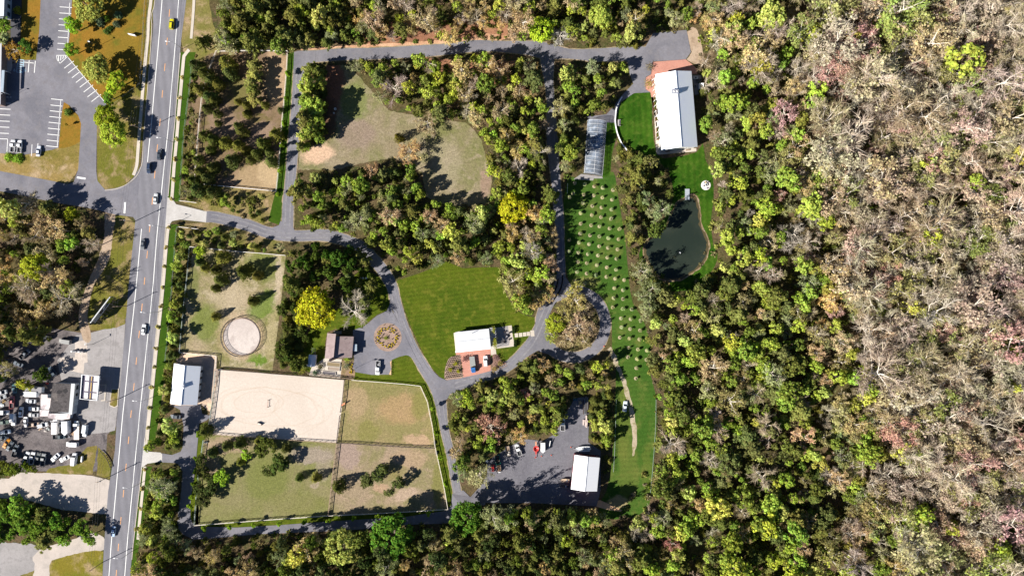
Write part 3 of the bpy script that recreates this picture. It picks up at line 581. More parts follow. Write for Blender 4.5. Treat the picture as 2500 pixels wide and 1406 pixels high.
def gable(name, label, top, bot, ze, zr, wall, roofm, doors=(), wins=(), over=.5, zl=None):
    T = [W2(top[0], ze), W2(top[1], zr), W2(top[2], ze)]; B = [W2(bot[0], ze), W2(bot[1], zr), W2(bot[2], ze)]
    c = ctr2(T+B); root = thing(name, label, 'building', c)
    ax = (ctr2(T)-ctr2(B)).normalized(); lt = (Vector((T[2].x, T[2].y, 0))-Vector((T[0].x, T[0].y, 0))).normalized()
    mb = MB(); mb.slab([T[0], T[1], B[1], B[0]], .16); part(mb, 'roof', [roofm], root)
    mb = MB(); mb.slab([T[1]+lt*.01, T[2], B[2], B[1]+lt*.01], .16); part(mb, 'roof', [roofm], root)
    mb = MB(); mb.bar(T[1]+Vector((0,0,.05)), B[1]+Vector((0,0,.05)), .32, .12); part(mb, 'ridge_cap', [roofm], root)
    def sec(P, s):
        a = P[0]+lt*over-ax*over*s; b = P[2]-lt*over-ax*over*s; r = P[1]-ax*over*s
        zz = ze + (zr-ze)*over/max(.1, (P[1]-P[0]).xy.length) - .2
        return [Vector((a.x,a.y,0)), Vector((b.x,b.y,0)), Vector((b.x,b.y,zz)), Vector((r.x,r.y,zr-.24)), Vector((a.x,a.y,zz))]
    s1, s2 = sec(T, 1), sec(B, -1)
    mb = MB(); mb.loft([s1, s2]); part(mb, 'wall', [wall], root)
    sides = {'W': (s1[0], s2[0], -lt), 'E': (s1[1], s2[1], lt), 'N': (s1[0], s1[1], ax), 'S': (s2[0], s2[1], -ax)}
    for sd, u0, u1, z0, z1 in doors:
        a, b, o = sides[sd]; mb = MB(); wallbox(mb, a, b, u0, u1, z0, z1, o, .09); d = part(mb, 'door', [M['darkwood']], root)
        mb = MB(); wallbox(mb, a, b, u0+(u1-u0)*.86, u0+(u1-u0)*.93, z0+.9, z0+1.15, o, .16); sub(mb, 'handle', [M['steel']], d, root)
    for sd, u0, u1, z0, z1 in wins:
        a, b, o = sides[sd]; mb = MB(); wallbox(mb, a, b, u0, u1, z0, z1, o, .07); d = part(mb, 'window', [M['white']], root)
        mb = MB(); e = (u1-u0)*.1; wallbox(mb, a, b, u0+e, u1-e, z0+.1, z1-.1, o, .09); sub(mb, 'pane', [M['pane']], d, root)
    return root, T, B, ax, lt, sides
WH = metalroof('white_metal_roof', (.82,.83,.85), .4, .5, 0, .03)
WH2 = metalroof('white_metal_roof_b', (.80,.82,.85), .4, .45, 90, .03)
barn, bT, bB, bax, blt, bs = gable('event_barn', 'largest white metal roofed barn with a grey chimney, beside the round lawn', [(1599.5,182),(1649.5,173),(1688,174)], [(1615,367),(1664,359),(1703,359)], 5.2, 8.9, M['wallwhite'], metalroof('barn_metal_roof', (.84,.88,.95), .4, .45, 84, .03),
  doors=[('W',.42,.5,0,2.6),('N',.4,.6,0,3)], wins=[('W',u,u+.05,1,2.8) for u in (.08,.2,.3,.56,.66,.8,.9)]+[('E',u,u+.05,1,2.8) for u in (.2,.4,.6,.8)]+[('S',.2,.3,1,2.6),('S',.7,.8,1,2.6)])
q = W(1650, 224, 9.4); mb = MB(); mb.box((q.x-.3, q.y, 8.9), (2.9, 1.7, 2.0), R(-6)); ch = part(mb, 'chimney', [plain('grey_chimney_stone', (.25,.26,.3), .9)], barn)

for e_ in (-1.0,.3): mb = MB(); mb.box((q.x+e_, q.y-.15, 10.05), (.6,.6,.3)); sub(mb, 'flue', [M['white']], ch, barn)
for u in np.linspace(.03, .97, 14):
    mb = MB(); p = bs['W'][0].lerp(bs['W'][1], u); p = p - blt*1.2; mb.tube([(p.x,p.y,0),(p.x,p.y,4.3)], .09, 5); part(mb, 'porch_post', [M['white']], barn)
for i, (y0, y1, x) in enumerate(((238,270,1599),(288,295,1602),(313,342,1605))):
    t_ = thing('planter_box', ['long brown planter box at the north end of the barn terrace', 'small square brown planter in the middle of the barn terrace', 'long brown planter box at the south end of the barn terrace'][i], 'planter', W(x, (y0+y1)/2, 0), 0, 'planters on the barn terrace')
    L = (y1-y0)*S; mb = MB()
    for sx in (-1, 1): mb.box((sx*.48, 0, .3), (.09, L, .5))
    for sy in (-1, 1): mb.box((0, sy*(L/2-.05), .3), (.86, .09, .5))
    mb.build('box_sides', [plain('planter_wood', (.22,.10,.05), .8)], t_)
    mb = MB(); n = int(L*60)
    for k in range(n):
        a = rng.uniform(0, 6.3); p = Vector((rng.uniform(-.36,.36), rng.uniform(-L/2+.2, L/2-.2), rng.uniform(.3,.7))); u = Vector((math.cos(a), math.sin(a), .4))*.14; v = Vector((-math.sin(a), math.cos(a), .3))*.12
        mb.add([p-u, p-v, p+u, p+v], [(0,1,2,3)])
    mb.build('plants', [leafmat('planter_leaves', fixed=(.10,.12,.02))], t_)
def bench(px, py, rz, label, group=None):
    t_ = thing('bench', label, 'bench', W(px, py, .07), rz, group)
    mb = MB()
    for k in range(4): mb.box((0, -.2+k*.13, .45), (1.7, .1, .05))
    mb.build('seat', [M['wood']], t_)
    mb = MB()
    for k in range(3): mb.box((0, .3, .58+k*.13), (1.7, .04, .1))
    mb.build('backrest', [M['wood']], t_)
    for x in (-.75, .75): mb = MB(); mb.box((x, 0, .21), (.07, .5, .42)); mb.build('leg', [M['darkwood']], t_)
bench(1630, 371, R(8), 'left wooden bench on the south end of the barn terrace', 'benches on the barn terrace'); bench(1679, 367, R(8), 'right wooden bench on the south end of the barn terrace', 'benches on the barn terrace')
# plant on the east side of the barn
for i, (px, py, dx, dy, hh, cl) in enumerate(((1697,192,2.2,1.2,1.2,(.5,.52,.55)),(1702,198,1.3,1.6,.9,(.08,.09,.10)),(1709,197,1.0,1.0,.8,(.1,.11,.12)),(1710,213,2.0,2.6,1.8,(.75,.77,.8)),(1696,212,1.0,1.0,.9,(.12,.14,.17)))):
    t_ = thing('service_unit', ['long pale machine cabinet against the east wall of the barn','low dark machine cabinet beside the barn','square dark box at the edge of the barn side patio','tall white storage cabinet at the east edge of the barn patio','squat dark cabinet near the white storage cabinet'][i], 'utility cabinet', W(px, py, .06))
    mb = MB(); mb.box((0,0,hh/2), (dx,dy,hh), 0, 0, .97); mb.build('casing', [M['tint']], t_, color=cl)
    mb = MB(); mb.lathe([(.0,.03),(min(dx,dy)*.3,.03),(min(dx,dy)*.33,.0)], 12, (0,0,hh+.01)); mb.build('fan_cover', [M['dsteel']], t_)
stable, sT, sB, sax, slt, ss = gable('stable', 'white metal roofed stable with small cupola beside the sand arena', [(425,887),(450.7,892),(490.4,894)], [(415.5,985),(441.8,988.5),(481.4,988.5)], 3.4, 6.2, M['wallwhite'], metalroof('stable_metal_roof', (.80,.83,.87), .4, .45, 95, .03),
  doors=[('E',u,u+.06,0,2.2) for u in (.1,.28,.46,.64,.82)]+[('S',.4,.6,0,2.8)], wins=[('W',u,u+.05,1.1,1.9) for u in (.1,.28,.46,.64,.82)])
q = sT[1].lerp(sB[1], .53); mb = MB(); mb.box((q.x, q.y, 6.35), (1.1,1.6,.5)); cp = part(mb, 'cupola', [M['wallgrey']], stable)
mb = MB(); mb.loft([[(q.x-.8,q.y-.95,6.6),(q.x+.8,q.y-.95,6.6),(q.x+.8,q.y+.95,6.6),(q.x-.8,q.y+.95,6.6)],[(q.x-.05,q.y-.05,6.95),(q.x+.05,q.y-.05,6.95),(q.x+.05,q.y+.05,6.95),(q.x-.05,q.y+.05,6.95)]]); sub(mb, 'cupola_roof', [WH], cp, stable)
shop_, wT, wB, wax, wlt, ws = gable('workshop', 'white metal roofed workshop with dark red walls in the service yard', [(1403,1110),(1435,1114.5),(1465,1117)], [(1393.7,1193.6),(1427.5,1199),(1457.5,1199)], 4.6, 6.4, M['wallred'], metalroof('workshop_metal_roof', (.80,.81,.83), .45, .6, 98, .03),
  doors=[('W',.2,.36,0,3.4),('W',.6,.76,0,3.4),('N',.34,.66,0,3.2)], wins=[('N',.08,.2,1.2,2.4),('N',.8,.92,1.2,2.4)], over=.15)
pav, pT, pB, pax, plt, ps = gable('pavilion_house', 'white metal roofed house with pergola end on the big central lawn', [(1111.5,861),(1114.8,836),(1111.5,811)], [(1198,851.5),(1196,827),(1193.5,802)], 3.2, 5.0, M['wallwhite'], metalroof('pavilion_metal_roof', (.78,.79,.80), .4, .45, 6, .04),
  doors=[('W',.45,.55,0,2.2)], wins=[('W',.2,.3,.9,2.1),('W',.7,.8,.9,2.1),('E',.2,.3,.9,2.1),('E',.6,.7,.9,2.1)])
q = W(1153.5, 813, 4); mb = MB(); mb.tube([(q.x,q.y,3.6),(q.x,q.y,5.1)], .12, 8); part(mb, 'flue', [M['steel']], pav)
PV = [W2(p) for p in ((1107.5,813),(1114,811),(1119,866),(1112.5,868))]
sheet('house_terrace', [(1107.5,813),(1119,809),(1200,802),(1249,794),(1252,820),(1256.5,845),(1210,851),(1212,866),(1199,867),(1198,856),(1113,862)], .05, M['sidewalk'], keep=True)
sheet('house_terrace', [(1211,800),(1221.5,798.5),(1226,846),(1213,848)], .055, M['shoulder']); sheet('house_terrace', [(1221.5,798.5),(1240,796),(1245,828),(1243,843.5),(1226,846)], .055, M['shoulder'])
# pergola
pg = thing('pergola', 'white slatted pergola with climbing vines between house and terrace', 'pergola', W(1202, 825)); mb = MB(); zp = 2.9
c00, c10, c11, c01 = (W(1195.5,800.5,zp), W(1209,799.5,zp), W(1213,848,zp), W(1200,850,zp))
for u in np.linspace(0, 1, 6): mb = MB(); a, b = c00.lerp(c10, u), c01.lerp(c11, u); mb.bar(a, b, .09, .16); part(mb, 'rafter', [M['white']], pg)
for u in (0, .12, .35, .47, .6, .75, .9, 1.0): mb = MB(); a, b = c00.lerp(c01, u), c10.lerp(c11, u); mb.bar(a+Vector((0,0,.16)), b+Vector((0,0,.16)), .1, .12); part(mb, 'cross_beam', [M['white']], pg)
for u in (0, .25, .5, .75, 1.0):
    p = c10.lerp(c11, u); mb = MB(); mb.tube([(p.x,p.y,0),(p.x,p.y,2.8)], .09, 6); part(mb, 'post', [M['white']], pg)
mb = MB()
for cx, cy, n in ((1205,804,60),(1208,832,90),(1210,843,50),(1206,838,50)):
    for k in range(n):
        q = W(cx+rng.gauss(0,2.0), cy+rng.gauss(0,4.5), zp+.3+rng.uniform(0,.35)); a = rng.uniform(0,6.3); u = Vector((math.cos(a),math.sin(a),rng.uniform(-.4,.4)))*.2; v = Vector((-math.sin(a),math.cos(a),rng.uniform(-.4,.4)))*.2
        mb.add([q-u,q-v,q+u,q+v], [(0,1,2,3)])
part(mb, 'vine', [leafmat('vine_leaves', fixed=(.26,.27,.03))], pg)
fs_ = thing('fire_table', 'round dark fire table on the house terrace', 'table', W(1238, 820.5, .06)); mb = MB(); mb.lathe([(0,.5),(.3,.5),(.34,.44),(.8,.5),(.85,.42),(.6,.1),(.55,0)], 20); mb.build('bowl', [M['dsteel']], fs_); mb = MB(); mb.lathe([(0,.56),(.28,.5)], 12); mb.build('lid', [M['steel']], fs_)
for i, (px, py, a) in enumerate(((1232,834,30),(1244,828,-60),(1244,812,200),(1233,809,120))):
    t_ = thing('lounge_chair', ['dark lounge chair south-west of the round fire table','dark lounge chair south-east of the round fire table','dark lounge chair north-east of the round fire table','dark lounge chair north-west of the round fire table'][i], 'chair', W(px, py, .06), R(a), 'chairs round the fire table')
    mb = MB(); mb.box((0,0,.32), (.7,.7,.16)); mb.build('seat', [M['dsteel']], t_); mb = MB(); mb.box((-.36,0,.62), (.1,.7,.55)); mb.build('backrest', [M['dsteel']], t_)
    for y in (-.38,.38): mb = MB(); mb.box((0,y,.42), (.7,.07,.2)); mb.build('armrest', [M['wood']], t_)
for i, (x, y, hh) in enumerate(((1260.8,818.3,3.9),(1271,817.3,3.9),(1280.8,816,3.9),(1290,814.7,3.9),(1299.8,813.5,6))):
    q = W(x, y); mb = MB(); mb.box((0,0,.05), (1.5 if i < 4 else 1.7, hh*.45, .1), R(6)); o = mb.build('stepping_stone', [M['sidewalk']], None, q)
    tag(o, ['first pale stepping slab east of the house terrace','second pale stepping slab from the terrace','middle pale stepping slab of the row of five','fourth pale stepping slab from the terrace','longest pale slab, next to the lane'][i], 'paving slab', 'stepping slabs in the lawn')
for i, (px, py, hh) in enumerate(((1254,805,1.2),(1258,838,1.2))):
    t_ = thing('hedge', ['dark clipped hedge at the north-east corner of the terrace','dark clipped hedge at the south-east corner of the terrace'][i], 'hedge', W(px, py)); mb = MB()
    for k in range(420):
        q = Vector((rng.uniform(-.6,.6), rng.uniform(-1.5,1.5), rng.uniform(.1,1.5))); a = rng.uniform(0,6.3); u = Vector((math.cos(a),math.sin(a),rng.uniform(-.5,.5)))*.16; v = Vector((-math.sin(a),math.cos(a),rng.uniform(-.5,.5)))*.16
        mb.add([q-u,q-v,q+u,q+v], [(0,1,2,3)])
    mb.build('foliage', [leafmat('hedge_leaves', fixed=(.03,.05,.012))], t_)
# brown house: tall west wing, clerestory wall, lower east roof
hs = thing('brown_house', 'brown shingled split-roof house beside the flower circle court', 'building', W(835, 845))
SH = ground('brown_shingles', (.235,.18,.175), (.27,.21,.205), (.21,.16,.155), s1=.2, s2=.6, fine=4, finevar=.1, bump=.1)
z1, z2, z3, z4 = 3.4, 5.3, 4.3, 3.2
a = [W(799,813,z1), W(820,815,z2), W(814,876,z2), W(793,874,z1)]
mb = MB(); mb.slab(a, .15); part(mb, 'west_roof', [SH], hs)
e0 = W(820.6,815,z3); e1 = W(814.6,876,z3)
b_ = [W(820.8,820.5,z3), W(863.5,821.5,z4), W(859,873,z4), W(815.2,874.5,z3)]
mb = MB(); mb.slab(b_, .15); part(mb, 'east_roof', [SH], hs)
n_ = (a[1]-a[2]).normalized(); k_ = Vector((n_.y, -n_.x, 0))
f = [a[0]+k_*.4-n_*.4, a[1]-k_*.1-n_*.4, a[2]-k_*.1+n_*.4, a[3]+k_*.4+n_*.4]
mb = MB(); g0 = lambda p, z: (p.x, p.y, z)
mb.add([g0(f[0],0),g0(f[1],0),g0(f[2],0),g0(f[3],0),g0(f[0],z1),g0(f[1],z2-.2),g0(f[2],z2-.2),g0(f[3],z1)], [(0,1,5,4),(1,2,6,5),(2,3,7,6),(3,0,4,7),(3,2,1,0)]); part(mb, 'west_wing_wall', [M['walltan']], hs)
f2 = [b_[0]+k_*.2-n_*.4, b_[1]-k_*.4-n_*.4, b_[2]-k_*.4+n_*.4, b_[3]+k_*.2+n_*.4]
mb = MB(); mb.add([g0(p,0) for p in f2]+[g0(f2[0],z3-.2),g0(f2[1],z4-.2),g0(f2[2],z4-.2),g0(f2[3],z3-.2)], [(0,1,5,4),(1,2,6,5),(2,3,7,6),(3,0,4,7),(3,2,1,0)]); part(mb, 'east_wing_wall', [M['walltan']], hs)
mb = MB(); wallbox(mb, f2[1], f2[2], .15, .25, 1, 2.2, Vector((1,0,0))); w_ = part(mb, 'window', [M['white']], hs); mb = MB(); wallbox(mb, f2[1], f2[2], .165, .235, 1.1, 2.1, Vector((1,0,0)), .1); sub(mb, 'pane', [M['pane']], w_, hs)
mb = MB(); wallbox(mb, f2[1], f2[2], .45, .55, 0, 2.1, Vector((1,0,0))); d_ = part(mb, 'door', [M['white']], hs); mb = MB(); wallbox(mb, f2[1], f2[2], .53, .54, .9, 1.1, Vector((1,0,0)), .16); sub(mb, 'handle', [M['steel']], d_, hs)
q = W(866.5, 847.5); mb = MB(); mb.box((q.x+.4,q.y,2.5), (2.2,3.1,.14)); part(mb, 'porch_roof', [metalroof('porch_metal', (.30,.36,.42), .4)], hs)
for sy in (-1.35,1.35): mb = MB(); mb.tube([(q.x+1.3,q.y+sy,0),(q.x+1.3,q.y+sy,2.45)], .07, 6); part(mb, 'porch_post', [M['white']], hs)
q = W(808,878,5.4); mb = MB(); mb.box((q.x,q.y,3.6), (.9,.9,7.2)); cs = part(mb, 'chimney', [plain('chimney_brick', (.30,.22,.18), .9, .2, 3)], hs); mb = MB(); mb.box((q.x,q.y,7.28), (.7,.7,.14)); sub(mb, 'flue', [M['dsteel']], cs, hs)
q = W(841, 828, 3.9); mb = MB(); mb.tube([(q.x,q.y,3.5),(q.x,q.y,4.4)], .1, 6); part(mb, 'vent_pipe', [M['steel']], hs)
q = W(824.5,811.5); mb = MB(); mb.box((q.x,q.y,.2), (3.4,1.3,.36)); part(mb, 'back_step', [M['shoulder']], hs)
shed, dT, dB, dx_, dl_, ds = gable('garden_shed', 'small metal roofed garden shed west of the brown house', [(754.5,865),(761,866.5),(772,866.5)], [(749,893),(758.5,895.5),(769,894.5)], 2.2, 3.2, M['wallwhite'], metalroof('shed_metal', (.55,.62,.70), .4, .4, 95), doors=[('S',.3,.7,0,1.9)], wins=[('E',.4,.6,1,1.7)], over=.15)
# wire run north of the shed
cg = thing('wire_run', 'dark wire animal run north of the garden shed', 'animal cage', W(768,857)); mb = MB()
for x in (-.8, 0, .8): mb.tube([(x,-1.4,0),(x,-1.4,1.5),(x,1.4,1.5),(x,1.4,0)], .035, 5)
for y in (-1.4, -.4, .5, 1.4): mb.tube([(-.8,y,0),(-.8,y,1.52),(.8,y,1.52),(.8,y,0)], .035, 5)
mb.build('frame', [M['steel']], cg); mb = MB()
for k in range(9): mb.tube([(-.8,-1.4+k*.35,1.5),(.8,-1.4+k*.35,1.5)], .012, 4)
mb.build('roof_wires', [M['steel']], cg)
# vegetable garden south of the house
GP = lambda x, y: (730+x/9.373, 790+y/9.373)
sheet('garden_paving', [GP(590,790), GP(980,810), GP(970,1080), GP(945,1250), GP(230,1180), GP(290,990)], .04, M['sidewalk'], keep=True)
sheet('garden_soil', [GP(970,850), GP(1250,830), GP(1300,1000), GP(1270,1240), GP(950,1215), GP(975,1000)], .042, ground('garden_soil_mat', (.24,.16,.11), (.18,.14,.06), (.3,.2,.13), s1=.3, s2=.6, fine=3, finevar=.3))
for i, (cx, cy, lx, ly, cl) in enumerate(((795,930,300,90,(.2,.15,.08)),(795,1030,270,80,(.28,.22,.17)),(690,1125,300,60,(.10,.09,.10)))):
    p = GP(cx, cy); t_ = thing('raised_bed', ['raised garden bed full of plants nearest the brown house','middle raised garden bed of bare soil','dark raised garden bed beside the arena fence'][i], 'garden bed', W(p[0], p[1], .05), R(-5), 'raised beds in the kitchen garden')
    l, w2 = lx/9.373*S, ly/9.373*S; mb = MB()
    for sy in (-1,1): mb.box((0, sy*w2/2, .2), (l+.2, .12, .4))
    for sx in (-1,1): mb.box((sx*l/2, 0, .2), (.12, w2-.13, .4))
    mb.build('bed_frame', [M['palewood']], t_); mb = MB(); mb.box((0,0,.15), (l-.13, w2-.13, .3)); mb.build('soil', [M['tint']], t_, color=cl)
fp = thing('flagpole', 'tall white flagpole with flag beside the court by the brown house', 'flagpole', W(867.6,899)); mb = MB(); mb.tube([(0,0,0),(0,0,6.6)], [.07,.035], 8); mb.build('pole', [M['white']], fp); mb = MB(); mb.add([(0,0,6.5),(.7,.1,6.45),(1.5,-.05,6.4),(1.5,-.05,5.5),(.7,.1,5.55),(0,0,5.6)], [(0,1,4,5),(1,2,3,4)]); mb.build('flag', [plain('flag_cloth', (.35,.12,.14), .9)], fp); mb = MB(); mb.lathe([(0,.1),(.08,.05),(.1,0),(.05,-.08)], 8, (0,0,6.65)); mb.build('finial', [M['steel']], fp)
# greenhouse
gh = thing('greenhouse', 'long arched polythene greenhouse among the trees', 'greenhouse', W(1452, 362)); zt = 4.3; n_ = 14
gA = [W(1434,296), W(1481,300)]; gB = [W(1425,423), W(1470,430)]
def arch(u, off=0, nn=13):
    a, b = gA[0].lerp(gB[0], u), gA[1].lerp(gB[1], u); m_ = (a+b)/2; h_ = (b-a)/2; out = []
    for k in range(nn):
        t = math.pi*k/(nn-1); out.append(m_ - h_*math.cos(t)*(1+off) + Vector((0,0,.9+(zt-.9+off*3)*math.sin(t)**.85)))
    return [Vector((out[0].x,out[0].y,0))]+out+[Vector((out[-1].x,out[-1].y,0))]
pm, t, b = nmat('clear_polythene'); b.inputs['Base Color'].default_value = (.42,.50,.62,1); b.inputs['Roughness'].default_value = .22; b.inputs['Specular IOR Level'].default_value = .7
tb = t.nodes.new('ShaderNodeBsdfTransparent'); mx = t.nodes.new('ShaderNodeMixShader'); g = t.nodes.new('ShaderNodeNewGeometry')
t.links.new(mth(t, 'MULTIPLY_ADD', sstep(t, noise(t, g.outputs['Position'], .3, 5, .65), .45, .75), .45, .2), mx.inputs[0]); t.links.new(tb.outputs[0], mx.inputs[1]); t.links.new(b.outputs[0], mx.inputs[2]); t.links.new(mx.outputs[0], t.nodes['Material Output'].inputs[0])
secs = [arch(u) for u in np.linspace(0, 1, n_)]; mb = MB(); nn = len(secs[0]); vs = [p for s_ in secs for p in s_]
mb.add(vs, [(i*nn+k, i*nn+k+1, (i+1)*nn+k+1, (i+1)*nn+k) for i in range(n_-1) for k in range(nn-1)], 0, True); part(mb, 'cover', [pm], gh)
for i, u in enumerate(np.linspace(0, 1, n_)): mb = MB(); mb.tube(arch(u, .006), .045, 5); part(mb, 'hoop', [M['white']], gh)
for k in (2, 7, 12): mb = MB(); mb.tube([secs[0][k]+Vector((0,0,.05)), secs[-1][k]+Vector((0,0,.05))], .04, 5); part(mb, 'purlin', [M['white']], gh)
for s_ in (secs[0], secs[-1]): mb = MB(); mb.add(s_, [tuple(range(nn))]); part(mb, 'end_wall', [pm], gh)
sheet('greenhouse_floor', [(1434,296),(1481,300),(1470,430),(1425,423)], .06, ground('dark_soil_floor', (.07,.075,.085), (.05,.05,.055), (.11,.11,.11), s1=.2, s2=.5, fine=2, finevar=.3), keep=True)
sheet('greenhouse_apron', [(1419,425),(1470,431),(1472,436),(1450,436),(1448,441),(1400,438)], .05, M['shoulder'])
KEEP.append([(1415,285),(1490,285),(1490,420),(1480,436),(1410,432)])
# curved garden wall and gate by the barn lawn
gw = thing('curved_wall', 'low curved white garden wall round the barn lawn', 'wall', W(1506,290)); CW = [(1519,237),(1511,250),(1505,265),(1503,280),(1502,296),(1504,312),(1508,328),(1515,345),(1523,357),(1531,367)]
def wallrun(mb, pts, th, h):
    pts = smooth(pts, 4, False); 
    for i in range(len(pts)-1): mb.bar(W2(pts[i], h/2), W2(pts[i+1], h/2), th, h)
mb = MB(); wallrun(mb, CW, .4, .9); part(mb, 'wall_body', [M['shoulder']], gw); mb = MB(); CS = smooth(CW, 4, False)
for i in range(len(CS)-1): mb.bar(W2(CS[i], .97), W2(CS[i+1], .97), .5, .12)
part(mb, 'coping', [M['white']], gw)
st = thing('garden_steps', 'small grey stone steps in the curved garden wall', 'steps', W(1506.5,301)); mb = MB()
for k in range(3): mb.box((.5+k*.35,0,.35-k*.1), (.35,2.4,.7-k*.2))
mb.build('treads', [M['concrete']], st); mb = MB()
for y in (-1.3,1.3): mb.box((.9,y,.5), (1.2,.15,1.0))
mb.build('cheek_walls', [M['shoulder']], st)
# gas station shop
sp = thing('roadside_shop', 'flat dark-roofed roadside shop with peeling roof in the junk yard', 'building', W(158, 972)); zs = 3.5
f4 = [(129,934.4),(174.3,937.6),(168,1007),(120.3,1005)]; RP = [W2(p, zs) for p in f4]
mb = MB(); mb.prism(RP, zs-.25, zs); part(mb, 'roof', [ground('tar_roof', (.075,.068,.068), (.10,.09,.09), (.055,.05,.05), s1=.3, s2=.6, fine=2, finevar=.25, blobs=[(150,962,9,9,0,(.16,.14,.13),.6)])], sp)
mb = MB()
for cx, cy in ((145,956),(160,954)):
    q = W(cx, cy, zs); mb.prism([(q.x+ (.9+.4*rng.random())*math.cos(t), q.y+(.7+.4*rng.random())*math.sin(t)) for t in np.linspace(0,6.28,9)[:-1]], zs, zs+.03)
part(mb, 'roof_patches', [plain('bare_tar', (.02,.018,.02), .9)], sp)
RF = [W2(p, zs) for p in ((174.3,936),(183.5,936.5),(176,1012),(168,1010))]
mb = MB(); mb.prism(RF, 2.9, zs+.15); part(mb, 'front_fascia', [plain('pale_parapet', (.50,.52,.52), .8)], sp)
base = [RP[0], RF[1], RF[2], RP[3]]; cb = ctr2(base); base = [p.lerp(Vector((cb.x,cb.y,p.z)), .02) for p in base]
mb = MB(); mb.prism(base, 0, 2.88); part(mb, 'wall', [M['wallgrey']], sp)
for u0, u1, z0, z1 in ((.06,.2,.8,2.3),(.32,.42,.8,2.2)):
    mb = MB(); wallbox(mb, base[1], base[2], u0, u1, z0, z1, Vector((1,0,0))); w_ = part(mb, 'window', [M['darkwood']], sp); mb = MB(); wallbox(mb, base[1], base[2], u0+.01, u1-.01, z0+.1, z1-.1, Vector((1,0,0)), .1); sub(mb, 'pane', [M['pane']], w_, sp)
for u0, u1 in ((.52,.6),(.62,.72)):
    mb = MB(); wallbox(mb, base[1], base[2], u0, u1, 0, 2.4, Vector((1,0,0))); part(mb, 'door', [plain('white_door', (.6,.65,.68), .6)], sp)
for pts, z, m_ in ([[(99.5,962),(116,963),(116,971),(126,972),(124,987),(119,1000),(99,998)], 2.9, 'white'], [[(97,1000),(120,1001),(118,1016),(97,1016)], 2.7, 'white'], [[(118,1009),(172,1010),(170,1022),(150,1025),(118,1020)], 2.6, 'white']):
    Q = [W2(p, z) for p in pts]; mb = MB(); mb.prism(Q, z-.12, z); part(mb, 'lean_to_roof', [ground('stained_white_roof_%d' % int(z*10), (.72,.68,.66), (.60,.54,.53), (.36,.30,.31), s1=.1, s2=.25, fine=2, finevar=.12)], sp)
    cq = ctr2(Q); mb = MB(); mb.prism([p.lerp(Vector((cq.x,cq.y,0)), .06) for p in Q], 0, z-.12); part(mb, 'lean_to_wall', [M['wallgrey']], sp)
# canopy
cn = thing('forecourt_canopy', 'stripped white rectangular forecourt canopy beside the shop', 'canopy', W(220, 946)); zc = 4.8
C4 = [W2(p, zc) for p in ((199,914),(242.4,918),(237,978),(194.3,974))]
def cpt(u, v): return (C4[0]*(1-u)*(1-v)+C4[1]*u*(1-v)+C4[2]*u*v+C4[3]*(1-u)*v)
def cpl(u0,u1,v0,v1): return [cpt(u0,v0),cpt(u1,v0),cpt(u1,v1),cpt(u0,v1)]
mb = MB(); mb.prism(cpl(.02,.98,.012,.988), zc-.75, zc-.5); part(mb, 'deck', [plain('dark_canopy_deck', (.07,.06,.10), .8)], cn)
mb = MB()
for q in (cpl(0,.035,0,1), cpl(.945,1,0,1), cpl(.036,.944,0,.018), cpl(.036,.944,.982,1)): mb.prism(q, zc-.85, zc)
part(mb, 'fascia', [M['white']], cn)
pnl = ground('canopy_panel', (.74,.71,.69), (.66,.63,.62), None, s1=.4, fine=3, finevar=.08)
for v0, v1 in ((.04,.235),(.285,.66),(.715,.95)):
    for u0, u1 in ((.2,.42),(.68,.9)): mb = MB(); mb.prism(cpl(u0,u1,v0,v1), zc-.49, zc-.38); part(mb, 'panel', [pnl], cn)
    mb = MB(); mb.prism(cpl(.53,.58,v0,v1), zc-.49, zc-.36); part(mb, 'centre_strip', [plain('ochre_strip', (.52,.36,.14), .8, .2, 2)], cn)
for u, v in ((.3,.2),(.75,.2),(.3,.8),(.75,.8)): p = cpt(u,v); mb = MB(); mb.box((p.x,p.y,(zc-.76)/2), (.35,.35,zc-.76)); part(mb, 'column', [M['white']], cn)
slabsheet('kerb', [(245,938),(260,938),(258,978),(247,979),(247,976),(254.5,975.5),(256.5,941),(245,941)], .0, .15, M['sidewalk'])
pi = thing('planted_island', 'small kerbed planted island between the forecourt and road', 'planter', W(279.5,970)); mb = MB(); mb.prism([W(272,948),W(291,948),W(288,991),W(280,995),(W(267,990))], .0, .16); part(mb, 'kerb_ring', [M['sidewalk']], pi); mb = MB(); mb.prism([W(274,950),W(289,950),W(286,989),W(280,993),W(269,988)], .16, .2); part(mb, 'soil', [M['olivegrass']], pi)
# pump islands etc
t_ = thing('pump_island', 'row of old white fuel pumps on the stained concrete pad', 'fuel pumps', W(194,858), R(-3)); mb = MB(); mb.box((0,0,.1), (6.2,.9,.2)); mb.build('plinth', [M['concrete']], t_)
for x, cl in ((-2.6,(.75,.75,.75)),(-.9,(.3,.3,.32)),(.6,(.7,.7,.72)),(2.2,(.32,.3,.3))): mb = MB(); mb.box((x,0,.9), (.8,.55,1.5), 0, 0, .92); pmp = mb.build('pump', [M['tint']], t_, color=cl); mb = MB(); mb.box((x,-.3,1.1), (.5,.04,.4)); mb.build('dial', [M['pane']], pmp)
